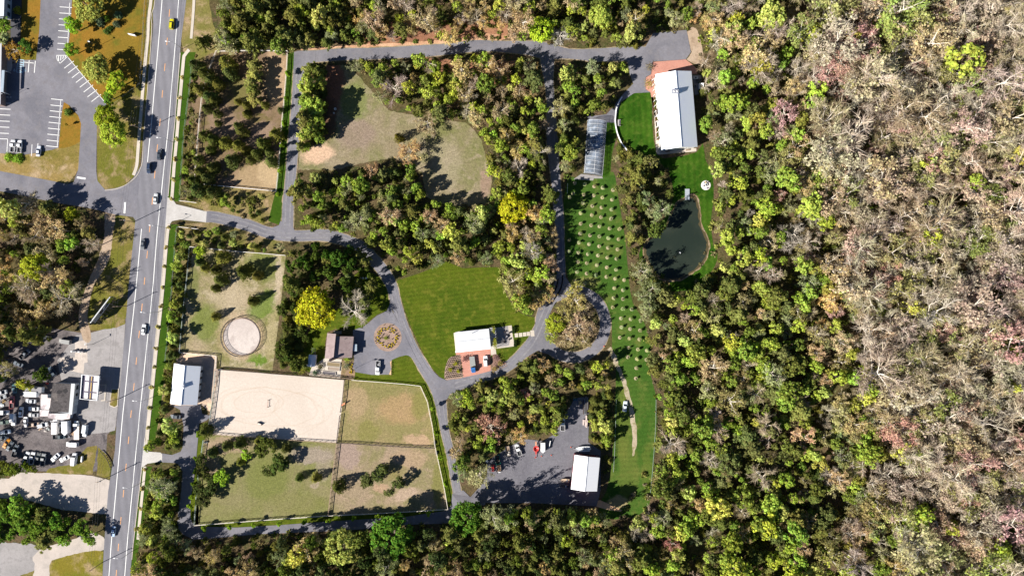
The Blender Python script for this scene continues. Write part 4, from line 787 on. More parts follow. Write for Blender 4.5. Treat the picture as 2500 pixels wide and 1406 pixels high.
# the commercial building at the left edge of the picture
ob = thing('office_building', 'pale roofed office building cut off by the left edge of the picture', 'building', W(-40, 20)); Q = [W2(p,5) for p in ((-120,-60),(12,-60),(9,40),(-120,36))]
mb = MB(); mb.prism(Q, 4.75, 5); part(mb, 'roof', [metalroof('office_roof', (.72,.76,.80), .5, 1)], ob); Qw = [W2(p,5) for p in ((-118,-58),(14,-58),(11.5,38),(-118,34))]; Qw = [Vector((p.x,p.y,0)) for p in Qw]
mb = MB(); mb.prism([Qw[0],Qw[1]-Vector((.7,0,0)),Qw[2]-Vector((.7,0,0)),Qw[3]], 0, 4.75); part(mb, 'wall', [plain('blue_grey_wall', (.32,.36,.42), .8)], ob)
for u in (.1,.3,.5,.7,.9): mb = MB(); wallbox(mb, Qw[1]-Vector((.7,0,0)), Qw[2]-Vector((.7,0,0)), u-.05, u+.05, 1, 2.6, Vector((1,0,0)), .06); part(mb, 'window', [M['pane']], ob)
ob2 = thing('annex_building', 'brown walled annex with entrance roof at the left edge of the picture', 'building', W(-20, 170)); Q = [W2(p,4) for p in ((-120,98),(4,100),(1,255),(-120,250))]
mb = MB(); mb.prism(Q, 3.8, 4); part(mb, 'roof', [plain('annex_roof', (.42,.42,.44), .8)], ob2); mb = MB(); mb.prism([Vector((p.x-.4,p.y,0)) for p in Q], 0, 3.8); part(mb, 'wall', [plain('annex_brick', (.23,.17,.15), .9, .15, 2)], ob2)
Q = [W2(p,4.4) for p in ((4.1,172),(11,172),(8,225),(1.5,225))]; mb = MB(); mb.prism(Q, 4.1, 4.4); part(mb, 'entrance_roof', [plain('entrance_roof_felt', (.30,.36,.42), .8)], ob2)
for p in (Q[1], Q[2]): mb = MB(); mb.tube([(p.x-.3,p.y,0),(p.x-.3,p.y,4.1)], .12, 8); part(mb, 'post', [M['white']], ob2)
slabsheet('walkway', [(9,139),(30,141),(30,165),(27,175),(16,177),(8,177)], 0, .14, M['concrete']); slabsheet('walkway', [(4,177),(12,177),(9,226),(10,232),(4,234),(0,233)], 0, .14, M['concrete'])
sheet('asphalt_path', [(26,-60),(54,-60),(50,80),(48,135),(26,138)], .022, plain('dark_path', (.06,.06,.07), .9))
# round pen
rp = thing('round_pen', 'round horse pen with dark rail fence and sandy floor', 'horse pen', W(590,822)); cr = W(590,822); rad = 8.75
mb = MB(); mb.prism([(cr.x+7.95*math.cos(t), cr.y+7.95*math.sin(t)) for t in np.linspace(0, 2*math.pi, 49)[:-1]], .0, .06); part(mb, 'sand_floor', [ground('pen_sand', (.46,.40,.365), (.52,.46,.42), (.40,.345,.315), s1=.1, s2=.3, fine=2.5, finevar=.08)], rp)
mb = MB(); mb.lathe([(8.0,.0),(8.0,.09),(8.35,.09),(8.4,0)], 48, cr); part(mb, 'dirt_rim', [M['reddirt'] if False else plain('worn_rim', (.30,.22,.19), .95, .2)], rp)
for zz_ in (.5, .95, 1.4, 1.8):
    mb = MB(); ring = [(cr.x+rad*math.cos(t), cr.y+rad*math.sin(t), zz_) for t in np.linspace(0, 2*math.pi, 49)]; mb.tube(ring, .08 if zz_ > 1.7 else .055, 5, 0, False); part(mb, 'rail', [M['dsteel']], rp)
for t in np.linspace(0, 2*math.pi, 25)[:-1]: mb = MB(); x, y = cr.x+rad*math.cos(t), cr.y+rad*math.sin(t); mb.tube([(x,y,0),(x,y,1.85)], .07, 5); part(mb, 'post', [M['dsteel']], rp)
# billboard
bl = thing('billboard', 'dark roadside billboard with white marks and a yellow end panel', 'billboard', W(275,757)); zt_, zb_ = 5.9, 2.7
t0, t1 = W(221,789,zt_), W(270,725,zt_); d_ = (t1-t0).normalized(); n_ = Vector((d_.y, -d_.x, 0))
def bpt(u, z, o): return t0.lerp(t1, u)*1 + Vector((0,0,z-zt_)) + n_*o
def bpl(u0,u1,z0,z1,o0,o1,mb,m=0):
    a = [bpt(u0,z0,o0),bpt(u1,z0,o0),bpt(u1,z0,o1),bpt(u0,z0,o1)]; mb.prism(a, z0, z1, m)
mb = MB(); bpl(0,1,zb_,zt_,-.5,0,mb); part(mb, 'backing', [M['steel']], bl)
mb = MB(); bpl(0,.76,zb_+.75,zt_-.05,.001,.06,mb); part(mb, 'poster', [plain('black_poster', (.012,.015,.035), .5)], bl)
mb = MB(); bpl(.762,1,zb_,zt_-.05,.001,.06,mb); part(mb, 'yellow_panel', [plain('yellow_green_panel', (.32,.33,.03), .6)], bl)
mb = MB(); bpl(0,.76,zb_,zb_+.74,.001,.06,mb); part(mb, 'grey_border', [plain('grey_border', (.42,.44,.50), .6)], bl)
mb = MB()      # lines of small white lettering too small to read in the photograph, and a white splash figure
for k in range(5):
    zq = zt_-.45-k*.36; u = .06
    while u < .36:
        l = rng.uniform(.008,.022); bpl(u,u+l,zq-.11,zq+.11,.061,.075,mb); u += l+rng.uniform(.006,.012)
for u, l, zq, h in ((.50,.05,4.3,.5),(.55,.04,4.6,.8),(.59,.05,4.9,.5),(.64,.03,5.1,.9),(.69,.04,5.3,.6)): bpl(u,u+l,zq-h/2,zq+h/2,.061,.075,mb)
part(mb, 'lettering', [M['white']], bl)
for u in np.linspace(.05,.95,9):
    p = bpt(u,0,-.25); mb = MB(); mb.box((p.x,p.y,zb_/2), (.22,.22,zb_)); part(mb, 'post', [M['wood']], bl); mb = MB(); mb.bar(bpt(u,.05,1.6), bpt(u,zb_-.05,-.3), .12, .12); part(mb, 'brace', [M['wood']], bl)
sg = thing('lawn_sign', 'small white sign on the dry lawn by the road', 'sign', W(326,88), R(-12)); mb = MB(); mb.box((0,0,1.1), (3.2,.35,1.4)); mb.build('panel', [M['white']], sg)
for x in (-1.2,1.2): mb = MB(); mb.box((x,0,.2), (.2,.2,.4)); mb.build('post', [M['steel']], sg)
# dock, fire pit, fountain
dk = thing('dock', 'grey wooden dock at the north end of the pond', 'dock', W(1677.3,475)); mb = MB(); a_ = R(3)
for k in range(20): mb.box((0,-2.35+k*.245,.42), (2.0,.22,.06))
mb.build('decking', [plain('grey_decking', (.34,.37,.41), .8, .15, 3)], dk)
for x in (-.85,.85):
    for y in (-2.2,0,2.2): mb = MB(); mb.tube([(x,y,-.2),(x,y,.38)], .09, 6); mb.build('pile', [M['wood']], dk)
fpz = thing('fire_pit_patio', 'round pale stone patio near the pond', 'patio', W(1723.5,452.5)); mb = MB(); mb.lathe([(0,.12),(2.0,.12),(2.15,.10),(2.18,0)], 36); mb.build('paving', [M['sandlot'] if False else plain('pale_round_paving', (.62,.57,.55), .85, .1, 2)], fpz)
fpt = thing('fire_pit', 'round grey stone fire pit in the middle of the round patio', 'fire pit', W(1725,451.5,.12)); mb = MB(); mb.lathe([(.35,.1),(.35,.4),(.6,.4),(.65,0)], 16); mb.build('stone_ring', [M['steel']], fpt); mb = MB(); mb.lathe([(0,.12),(.35,.12)], 12); mb.build('ash', [plain('ash', (.08,.08,.09), .95)], fpt)
for i, (px, py, a, cl) in enumerate(((1719,447,130,(.2,.22,.3)),(1722,446,100,(.5,.38,.15)),(1718.5,454,200,(.1,.08,.12)),(1727,446.5,45,(.05,.05,.06)),(1726,459.5,-60,(.12,.12,.2)))):
    t_ = thing('patio_chair', ['grey-blue chair at the north-west rim of the round patio','yellowish wooden chair north of the fire pit','dark chair west of the fire pit','black chair north-east of the fire pit','dark blue chair at the south rim of the round patio'][i], 'chair', W(px,py,.12), R(a), 'chairs on the round patio')
    mb = MB(); mb.box((0,0,.35), (.5,.5,.08)); mb.build('seat', [M['tint']], t_, color=cl); mb = MB(); mb.box((.28,0,.62), (.07,.5,.55)); mb.build('backrest', [M['tint']], t_, color=cl)
    for x, y in ((-.2,-.2),(-.2,.2),(.2,-.2),(.2,.2)): mb = MB(); mb.box((x,y,.155), (.05,.05,.31)); mb.build('leg', [M['tint']], t_, color=cl)
ft = thing('pond_fountain', 'small white fountain float in the pond', 'fountain', W(1660.5,617)); mb = MB(); mb.lathe([(0,.3),(.25,.25),(.4,.1),(.42,.03)], 12); mb.build('float', [M['white']], ft); mb = MB(); mb.tube([(0,0,.2),(0,0,.6)], .05, 6); mb.build('nozzle', [M['steel']], ft)
# ---------------------------------------------------------------- fences
def fence(name, label, pts, h=1.35, nrail=3, sp=2.6, mat='palewood', rw=.12, post=.14, closed=False, mesh=False, postmat=None):
    P = [W2(p) for p in pts]; c = ctr2(P); root = thing(name, label, 'fence', c); pm_ = M[postmat or mat]
    pmsh = MB().box((0,0,(h+.06)/2), (post,post,h+.06)).mesh('post', [pm_]); pos = []
    rails = [MB() for _ in range(nrail)]
    for i in range(len(P)-1):
        a, b = P[i], P[i+1]; L = (b-a).length; n = max(1, round(L/sp))
        for k in range(n+(1 if i == len(P)-2 else 0)): pos.append(a.lerp(b, k/n))
        for j, mb in enumerate(rails):
            z = h*(j+1)/nrail-.08; off = Vector((0,0,z)); mb.bar(a+off, b+off, .05 if not mesh else .04, rw)
    if not mesh:
        for mb in rails: part(mb, 'rail', [M[mat]], root)
        cap = MB()
        for i in range(len(P)-1): cap.bar(P[i]+Vector((0,0,h+.085)), P[i+1]+Vector((0,0,h+.085)), .2, .05)
        part(cap, 'cap_rail', [M[mat]], root)
    else:
        for mb in rails: part(mb, 'rail', [M[mat]], root)
        net = MB(); 
        for i in range(len(P)-1):
            L = (P[i+1]-P[i]).length; n = int(L/.5)
            for k in range(n): p = P[i].lerp(P[i+1], k/n); net.bar(p+Vector((0,0,.05)), p+Vector((0,0,h-.05)), .02, .02)
        part(net, 'wire', [M[mat]], root)
    if len(pos) > 100: pos = pos[:100]
    for p in pos: obj('post', pmsh, root, p-c)
    return root
M['whitefence'] = plain('white_fence_paint', (.74,.70,.66), .7, .08)
fence('paddock_fence', 'white board fence along the north edge of the wooded paddock', [(545,127),(600,126.5),(660,126.5),(704,127)], mat='whitefence')
fence('paddock_fence', 'pale board fence between the wooded paddock and the lane', [(703.5,128),(701,175),(696,240),(690,300),(686,358),(681,420),(676,467)])
fence('paddock_fence', 'white board fence along the south edge of the wooded paddock', [(500,451),(560,457),(620,462.5),(676,468)], mat='whitefence')
fence('paddock_fence', 'board fence half hidden by cedars on the west side of the wooded paddock', [(560,128),(530,127),(510,180),(495,240),(489,300),(484,360),(480,410),(478,445)])
fence('roadside_fence', 'grey wire fence beside the pavement north of the concrete driveway', [(469,150),(466,205),(456,280),(449,340),(444,420),(440,491)], 1.3, 3, 3, 'fencegrey', .06, .12, mesh=True)
fence('entrance_fence', 'short white rail fence north of the concrete driveway', [(440,491),(460,493),(482,496)], 1.1, 2, 2, 'whitefence')
fence('entrance_fence', 'short white rail fence south of the concrete driveway', [(434,554),(462,557),(486,560)], 1.1, 2, 2, 'whitefence')
fence('roadside_fence', 'grey wire fence beside the pavement south of the concrete driveway', [(434,554),(428,610),(422,700),(414,790),(405,880)], 1.3, 3, 3, 'fencegrey', .06, .12, mesh=True)
fence('paddock_fence', 'white board fence along the north edge of the round pen paddock', [(466,603),(520,608),(580,614),(640,619),(699,624)], mat='whitefence')
fence('paddock_fence', 'weathered board fence on the west side of the round pen paddock', [(465,604),(460,670),(452,740),(446,800),(441,859)], mat='fencegrey')
fence('paddock_fence', 'pale board fence round the small sandy stable yard', [(441,860),(485,864),(530,868),(529,885),(528,899)])
fence('arena_fence', 'dark board fence along the north edge of the sand arena', [(536,900),(600,905),(660,911),(740,917),(842,926)], 1.35, 3, 2.4, 'darkwood')
fence('arena_fence', 'dark board fence along the east edge of the sand arena', [(842,927),(838,970),(832,1005)], 1.35, 3, 2.4, 'darkwood')
fence('arena_fence', 'dark board fence at the south-east corner of the sand arena', [(831,1013),(827,1045),(823,1079)], 1.35, 3, 2.4, 'darkwood')
fence('arena_fence', 'brown board fence along the south edge of the sand arena', [(512,1058),(580,1063.5),(660,1069),(740,1074.5),(822,1079.5)], 1.2, 2, 2.4, 'wood')
fence('arena_fence', 'grey board fence on the west edge of the sand arena', [(528,905),(525,945),(520,985),(515,1020),(509,1058)], 1.3, 3, 2.4, 'fencegrey', postmat='darkwood')
fence('paddock_fence', 'pale board fence between the east paddock and the lane', [(860,927),(930,932),(990,937),(1027,941.5),(1044,979.5),(1050,1010),(1056.5,1042),(1063,1090),(1079,1162),(1087,1200),(1094,1241)])
fence('paddock_fence', 'dark board fence dividing the two east paddocks', [(824,1080),(860,1081),(930,1086),(1000,1090),(1063,1092)], 1.35, 3, 2.4, 'darkwood')
fence('paddock_fence', 'dark board fence dividing the south paddocks from each other', [(823,1081),(818,1120),(812,1170),(807,1215),(802.5,1256)], 1.35, 3, 2.4, 'wood', postmat='darkwood')
fence('paddock_fence', 'pale board fence along the south lane below the paddocks', [(477,1280),(560,1273.5),(640,1267.5),(720,1262),(802,1256.5),(900,1252),(1000,1246.5),(1093,1241)])
fence('paddock_fence', 'grey board fence on the west side of the south paddock', [(499,1073),(494,1105),(488,1145),(482,1205),(477,1279)], mat='fencegrey')
fence('garden_fence', 'dark slatted fence between the kitchen garden and sand arena', [(752,911),(800,916.5),(842,922),(866,925)], 1.2, 3, 2, 'wood')
fence('pasture_fence', 'thin wire fence along the west side of the south grass strip', [(1504,975),(1502,1040),(1500,1100),(1497,1150)], 1.2, 3, 3, 'fencegrey', .05, .1, mesh=True)
fence('pasture_fence', 'thin wire fence along the east side of the south grass strip', [(1601,975),(1600,1040),(1596,1100),(1592,1150),(1587,1200)], 1.2, 3, 3, 'fencegrey', .05, .1, mesh=True)
fence('lot_fence', 'thin grey chain-link fence round the dry lawn by the road', [(357,-20),(352,60),(348,140),(343,206),(315,226),(290,246),(265,269)], 1.2, 2, 3, 'steel', .05, .08, mesh=True)
fence('guard_rail', 'short curved dark guard rail beside the road by the junk yard', [(247,1100),(258,1112),(267,1126),(272,1140)], .8, 1, 1.2, 'darkwood', .3)
# ---------------------------------------------------------------- poles and wires
tops = []
for i, (bx, by, tx, ty) in enumerate(((352,318,320,306),(327,542,296,536),(310,747,284,749),(293,972,264,979),(269,1162,243,1173),(250,1372,226,1386))):
    b0 = W(bx, by); t_ = thing('utility_pole', ['wooden utility pole opposite the dry lawn, first from the north','wooden utility pole at the side street corner','wooden utility pole next to the billboard','wooden utility pole by the forecourt island','wooden utility pole between junk yard and sandy lot','wooden utility pole at the bottom end of the road'][i], 'utility pole', b0)
    h = 9.6; mb = MB(); mb.tube([(0,0,0),(0,0,h)], [.17,.11], 8); mb.build('pole', [M['wood']], t_)
    mb = MB(); mb.box((0,0,h-.5), (2.4,.12,.14), R(5)); ca = mb.build('crossarm', [M['wood']], t_); mb = MB()
    for x in (-1.1,0,1.1): mb.tube([(x,0,h-.43),(x,0,h-.2)], .05, 5)
    mb.build('insulators', [M['white']], ca)
    if i in (1,4): mb = MB(); mb.tube([(.3,0,h-2.2),(.3,0,h-1.3)], .25, 10); mb.build('transformer', [M['steel']], t_)
    tops.append(b0+Vector((0,0,h-.2)))
tops = [W(390,-80)+Vector((0,0,9.4))]+tops
for i in range(len(tops)-1):
    mb = MB(); a, b = tops[i], tops[i+1]
    for x in (-1.1,0,1.1): mb.tube([a.lerp(b,u)+Vector((x,0,-1.0*4*u*(1-u))) for u in np.linspace(0,1,9)], .028, 4)
    o = mb.build('overhead_wire', [M['dsteel']]); tag(o, ['overhead wires over the northernmost stretch of the road verge','overhead wires from the first pole to the side street corner','overhead wires from the side street to the billboard pole','overhead wires from the billboard pole to the forecourt','overhead wires along the front of the junk yard','overhead wires over the sandy lot entrance'][i], 'power line', 'overhead wires along the road')
for i, (bx, by) in enumerate(((445,120),(424,348),(406,556),(386,762),(367,972),(344,1178),(322,1345))):
    t_ = thing('street_lamp', ['first street lamp from the north on the east kerb','second street lamp from the north on the east kerb','street lamp just south of the concrete driveway','street lamp opposite the billboard','street lamp opposite the stable','street lamp just south of the stable driveway','southernmost street lamp on the east kerb'][i], 'street lamp', W(bx,by), R(174), 'street lamps along the east kerb')
    mb = MB(); mb.tube([(0,0,0),(0,0,8.2)], [.12,.08], 8); mb.build('pole', [M['steel']], t_); mb = MB(); mb.tube([(0,0,8.1),(.8,0,8.5),(2.6,0,8.6)], .055, 6); mb.build('arm', [M['steel']], t_)
    mb = MB(); mb.box((2.9,0,8.6), (.9,.38,.14), 0, 0, .8); mb.build('lamp_head', [M['white']], t_)
for i, (bx, by, a) in enumerate(((238,114,160),(24,238,0),(227,840,90))):
    t_ = thing('lamp_post', ['tall lamp post on the dry lawn beside the parking lot','lamp post in front of the annex at the left edge','lamp post on the gas station forecourt'][i], 'lamp post', W(bx,by), R(a)); mb = MB(); mb.tube([(0,0,0),(0,0,5.6)], [.09,.06], 8); mb.build('pole', [M['dsteel']], t_); mb = MB(); mb.box((.4,0,5.65), (.9,.4,.14)); mb.build('lamp_head', [M['white'] if i == 0 else M['steel']], t_)
# ---------------------------------------------------------------- vehicles (built along +x, forward = +x)
def sec(x, hw, z0, z1, sh=.12, tuck=.86): return [(x,-hw,z0),(x,-hw,z1-sh),(x,-hw*tuck,z1),(x,hw*tuck,z1),(x,hw,z1-sh),(x,hw,z0)]
def wheels(root, xs, w, r=.34, m='tyre'):
    me = MB(); me.tube([(0,-.12,0),(0,.12,0)], r, 14); mt = me.mesh('wheel', [M['tyre']]); mh = MB().tube([(0,-.13,0),(0,.13,0)], r*.55, 10).mesh('rim', [M['steel']])
    for x in xs:
        for y in (-w/2+.1, w/2-.1): wl = obj('wheel', mt, root, (x,y,r)); obj('rim', mh, wl)
def lamps(root, xf, xr, w, z=.68):
    mh = MB().box((0,0,0),(.08,.34,.16)).mesh('headlight',[M['lamp']]); mr = MB().box((0,0,0),(.06,.3,.16)).mesh('tail_light',[plain('red_lamp',(.4,.02,.02),.3)])
    for s in (-1,1): obj('headlight', mh, root, (xf,s*w*.36,z)); obj('tail_light', mr, root, (xr,s*w*.37,z+.08))
def cabin(root, a0, a1, b0, b1, hb, ht, z0, z1, paint=True, mirrors=True):
    """glasshouse from a0..a1 at the belt line to b0..b1 at the roof"""
    mb = MB(); mb.add([(a1,-hb,z0),(a1,hb,z0),(b1,ht,z1),(b1,-ht,z1)],[(0,1,2,3)]); mb.build('windscreen',[M['glass']],root)
    mb = MB(); mb.add([(a0,-hb,z0),(a0,hb,z0),(b0,ht,z1),(b0,-ht,z1)],[(3,2,1,0)]); mb.build('rear_window',[M['glass']],root)
    for s in (-1,1): mb = MB(); mb.add([(a0,s*hb,z0),(a1,s*hb,z0),(b1,s*ht,z1),(b0,s*ht,z1)],[(0,1,2,3)]); mb.build('side_window',[M['glass']],root)
    mb = MB(); mb.loft([[(b0-.03,-ht-.02,z1),(b1+.03,-ht-.02,z1),(b1+.03,ht+.02,z1),(b0-.03,ht+.02,z1)],[(b0+.08,-ht+.08,z1+.07),(b1-.1,-ht+.08,z1+.07),(b1-.1,ht-.08,z1+.07),(b0+.08,ht-.08,z1+.07)]]); rf = mb.build('roof',[M['paint']],root)
    if mirrors:
        for s in (-1,1): mb = MB(); mb.box((a1-.25,s*(hb+.12),z0+.12),(.14,.2,.14)); mb.build('mirror',[M['paint']],root)
    return rf
def body(root, st, hw, z0=.28): mb = MB(); mb.loft([sec(x,hw*k,z0+dz,z) for x,k,z,dz in st]); return mb.build('body',[M['paint']],root)
def mk_sedan(L=4.7):
    o = thing('car','','car'); h = L/2; body(o,[(-h,.8,.82,.15),(-h+.15,.93,.98,0),(-h+1.0,1,1.0,0),(h-1.5,1,.96,0),(h-.35,.95,.82,0),(h,.76,.66,.15)],.91)
    cabin(o,-h+.75,h-1.35,-h+1.35,h-2.15,.78,.60,.95,1.4); wheels(o,(-h+.95,h-.95),1.82); lamps(o,h-.06,-h+.04,1.7); return o
def mk_suv(L=4.75):
    o = thing('car','','car'); h = L/2; body(o,[(-h,.86,.98,.15),(-h+.12,.96,1.08,0),(h-1.45,1,1.08,0),(h-.3,.96,.98,0),(h,.82,.8,.15)],.95,.34)
    cabin(o,-h+.12,h-1.2,-h+.42,h-1.95,.84,.70,1.05,1.68); wheels(o,(-h+.9,h-.9),1.9,.38); lamps(o,h-.06,-h+.03,1.8,.8); mb = MB(); 
    for y in (-.58,.58): mb = MB(); mb.box(((-h+.42+h-1.95)/2,y,1.78),(L*.42,.05,.06)); mb.build('roof_rail',[M['dsteel']],o)
    return o
def mk_pickup(L=5.6, bed=(.05,.05,.055), load=None):
    o = thing('pickup_truck','','pickup truck'); h = L/2; body(o,[(-.35,1,1.1,0),(h-1.5,1,1.1,0),(h-.3,.97,1.02,0),(h,.85,.85,.1)],.97,.4)
    cabin(o,-.3,h-1.15,-.15,h-1.85,.86,.72,1.08,1.78); x0, x1 = -h, -.36; mb = MB(); cx = (x0+x1)/2; l = x1-x0
    for s in (-1,1): mb.box((cx,s*.93,.85),(l,.09,.62))
    mb.box((x0+.05,0,.85),(.09,1.76,.62)); mb.box((x1-.06,0,.85),(.09,1.76,.62)); mb.build('bed_sides',[M['paint']],o)
    mb = MB(); mb.box((cx,0,.62),(l-.2,1.76,.1)); mb.build('bed_floor',[plain('bed_liner',bed,.9,.3,2)],o); wheels(o,(-h+1.1,h-1.0),1.95,.4); lamps(o,h-.06,-h-.02,1.85,.82)
    if load:
        mb = MB()
        for k in range(5): mb.box((cx+rng.uniform(-.6,.6),rng.uniform(-.5,.5),.8+rng.uniform(0,.1)),(rng.uniform(.3,.7),rng.uniform(.2,.5),.3),rng.uniform(0,3))
        mb.build('load',[plain('mixed_load',load,.8,.4,2)],o)
    return o
def mk_van(L=5.4, H_=2.2, W_=1.98):
    o = thing('van','','van'); h = L/2; hw = W_/2
    mb = MB(); mb.loft([sec(-h,hw*.97,.38,H_-.04,.2,.84),sec(-h+.1,hw,.32,H_,.2,.86),sec(h-1.75,hw,.32,H_,.22,.86),sec(h-1.15,hw,.32,1.25,.16,.86),sec(h-.2,hw*.94,.32,1.02,.14,.86),sec(h,hw*.8,.42,.85,.1,.86)]); mb.build('body',[M['paint']],o)
    mb = MB(); x0,x1,z1,z0 = h-1.72,h-1.18,H_-.05,1.3; mb.add([(x1+.03,-hw*.84,z0),(x1+.03,hw*.84,z0),(x0+.04,hw*.8,z1),(x0+.04,-hw*.8,z1)],[(0,1,2,3)]); mb.build('windscreen',[M['glass']],o)
    for s in (-1,1):
        mb = MB(); mb.box((h-2.25,s*(hw+.003),H_-.62),(.8,.02,.42)); mb.build('side_window',[M['glass']],o); mb = MB(); mb.box((h-1.6,s*(hw+.12),1.35),(.12,.18,.22)); mb.build('mirror',[M['dsteel']],o)
    mb = MB(); mb.box((-h-.005,0,H_-.62),(.02,W_*.66,.44)); mb.build('rear_window',[M['glass']],o); wheels(o,(-h+1.0,h-.95),W_,.36); lamps(o,h-.07,-h+.0,W_*.92,.75); return o
def mk_box(L=7.2, Lc=1.9):
    o = thing('box_truck','','truck'); h = L/2; mb = MB(); mb.box((-Lc/2-.05,0,1.85),(L-Lc-.1,2.3,2.2)); mb.build('cargo_box',[M['paint']],o); mb = MB(); mb.box((-.2,0,.6),(L-.6,.9,.25)); mb.build('chassis',[M['dsteel']],o)
    mb = MB(); mb.loft([sec(h-Lc,.98,.5,2.2,.15),sec(h-.75,.98,.5,2.15,.15),sec(h-.4,.98,.5,1.4,.15),sec(h,.9,.5,1.15,.15)]); mb.build('cab',[M['paint']],o)
    mb = MB(); mb.add([(h-.38,-.82,1.42),(h-.38,.82,1.42),(h-.72,.8,2.08),(h-.72,-.8,2.08)],[(0,1,2,3)]); mb.build('windscreen',[M['glass']],o); wheels(o,(-h+1.3,h-1.0),2.2,.45); lamps(o,h-.03,-h-.0,2.0,.85); return o
def mk_flat(L=8.2, bedc=(.5,.45,.4), cabL=2.3):
    o = thing('flatbed_truck','','truck'); h = L/2; mb = MB(); mb.box((-cabL/2,0,1.12),(L-cabL-.1,2.35,.14)); mb.build('flat_bed',[plain('bed_deck',bedc,.9,.2,1.5)],o); mb = MB(); mb.box((-.2,0,.75),(L-.6,.9,.3)); mb.build('chassis',[M['dsteel']],o)
    mb = MB(); mb.loft([sec(h-cabL,1.02,.5,2.2,.15),sec(h-1.1,1.02,.5,2.15,.15),sec(h-.8,1.0,.5,1.45,.15),sec(h,.85,.5,1.2,.15)]); mb.build('cab',[M['paint']],o)
    mb = MB(); mb.add([(h-.78,-.85,1.47),(h-.78,.85,1.47),(h-1.07,.8,2.08),(h-1.07,-.8,2.08)],[(0,1,2,3)]); mb.build('windscreen',[M['glass']],o); mb = MB(); mb.box((h-cabL-.1,0,1.7),(.1,2.2,1.1)); mb.build('headboard',[M['dsteel']],o); wheels(o,(-h+1.5,h-1.1),2.2,.46); lamps(o,h-.03,-h+.02,2.0,.9); return o
def mk_trailer(L=4.6, W_=2.0, H_=2.0):
    o = thing('box_trailer','','trailer'); h = L/2; mb = MB(); mb.prism([(-h,-W_/2),(h-.9,-W_/2),(h-.05,-.12),(h-.05,.12),(h-.9,W_/2),(-h,W_/2)],.5,.5+H_-.06); mb.prism([(-h+.06,-W_/2+.06),(h-.92,-W_/2+.06),(h-.14,-.08),(h-.14,.08),(h-.92,W_/2-.06),(-h+.06,W_/2-.06)],.5+H_-.06,.5+H_); mb.build('box',[M['paint']],o)
    mb = MB(); mb.bar((h-.4,0,.45),(h+1.1,0,.45),.1,.1); mb.bar((h-.9,-.7,.45),(h+.7,0,.45),.08,.08); mb.bar((h-.9,.7,.45),(h+.7,0,.45),.08,.08); mb.build('drawbar',[M['dsteel']],o); wheels(o,(-.2,),W_+.3,.34); mb = MB(); mb.box((-h-.005,0,1.5),(.03,W_*.8,1.6)); mb.build('rear_door',[M['steel']],o); return o
PR = {}
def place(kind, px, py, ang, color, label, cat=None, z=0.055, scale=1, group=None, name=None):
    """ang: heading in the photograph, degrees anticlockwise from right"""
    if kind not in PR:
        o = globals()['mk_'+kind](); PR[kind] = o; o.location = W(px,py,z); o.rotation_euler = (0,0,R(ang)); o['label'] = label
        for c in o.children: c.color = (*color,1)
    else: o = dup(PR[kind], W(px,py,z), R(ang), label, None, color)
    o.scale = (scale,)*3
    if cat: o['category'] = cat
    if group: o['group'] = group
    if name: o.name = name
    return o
WHT = (.80,.80,.80); SIL = (.46,.48,.50); DK = (.02,.022,.026); NAVY = (.02,.035,.075)
# traffic on the main road
place('suv',421,61,85,(.58,.52,.01),'bright yellow car driving north at the top of the road',z=.06)
o = PR['suv']
place('sedan',391,379,85,(.05,.06,.075),'dark grey car driving north, just ahead of the navy one',z=.06)
place('suv',366.5,412,265,NAVY,'navy car driving south beside the street corner',z=.06)
place('sedan',382,486,85,(.6,.62,.62),'silver car driving north opposite the side street',z=.06)
place('sedan',351,597,264,(.10,.11,.12),'black and grey car driving south near the dirt track',z=.06)
place('sedan',353,804,84,WHT,'white car driving north opposite the billboard',z=.06)
place('sedan',279.5,1295,263,(.30,.42,.62),'pale blue car driving south at the bottom of the road',z=.06)
# parking lot
place('pickup',34.5,358,86,WHT,'left one of two white pickups parked side by side in the lot')
place('pickup',51,359,86,WHT,'right one of two white pickups parked side by side in the lot')
place('sedan',97,370,84,(.66,.70,.80),'lone pale car parked at the bottom edge of the lot')
# property
mk_pickup2 = lambda: mk_pickup(6.2,(.03,.03,.035),(.4,.4,.42)); globals()['mk_pickup2'] = mk_pickup2
place('pickup2',923.5,897,267,WHT,'white pickup with loaded dark bed parked on the brown house court',z=.12)
globals()['mk_flatblue'] = lambda: mk_flat(7.2,(.25,.26,.25),2.3)
place('flatblue',1154.5,889,277,(.03,.13,.36),'blue cab flatbed truck parked on the red brick court',z=.08)
place('suv',1186,881,94,WHT,'white car parked on the red brick court',z=.08)
place('sedan',1525.5,991,84,(.62,.68,.74),'silver blue car parked on the grass strip by the worn track',z=.04)
place('sedan',431,1016,175,(.08,.09,.11),'dark car parked in shade below the stable',z=.12)
globals()['mk_dump'] = lambda: mk_pickup(5.4,(.06,.06,.065))
place('dump',1265.5,1097,108,WHT,'white pickup with open bed parked at the top of the service yard',z=.13)
place('trailer',1325,1090,270,WHT,'white box trailer pointing south in the service yard',z=.13)
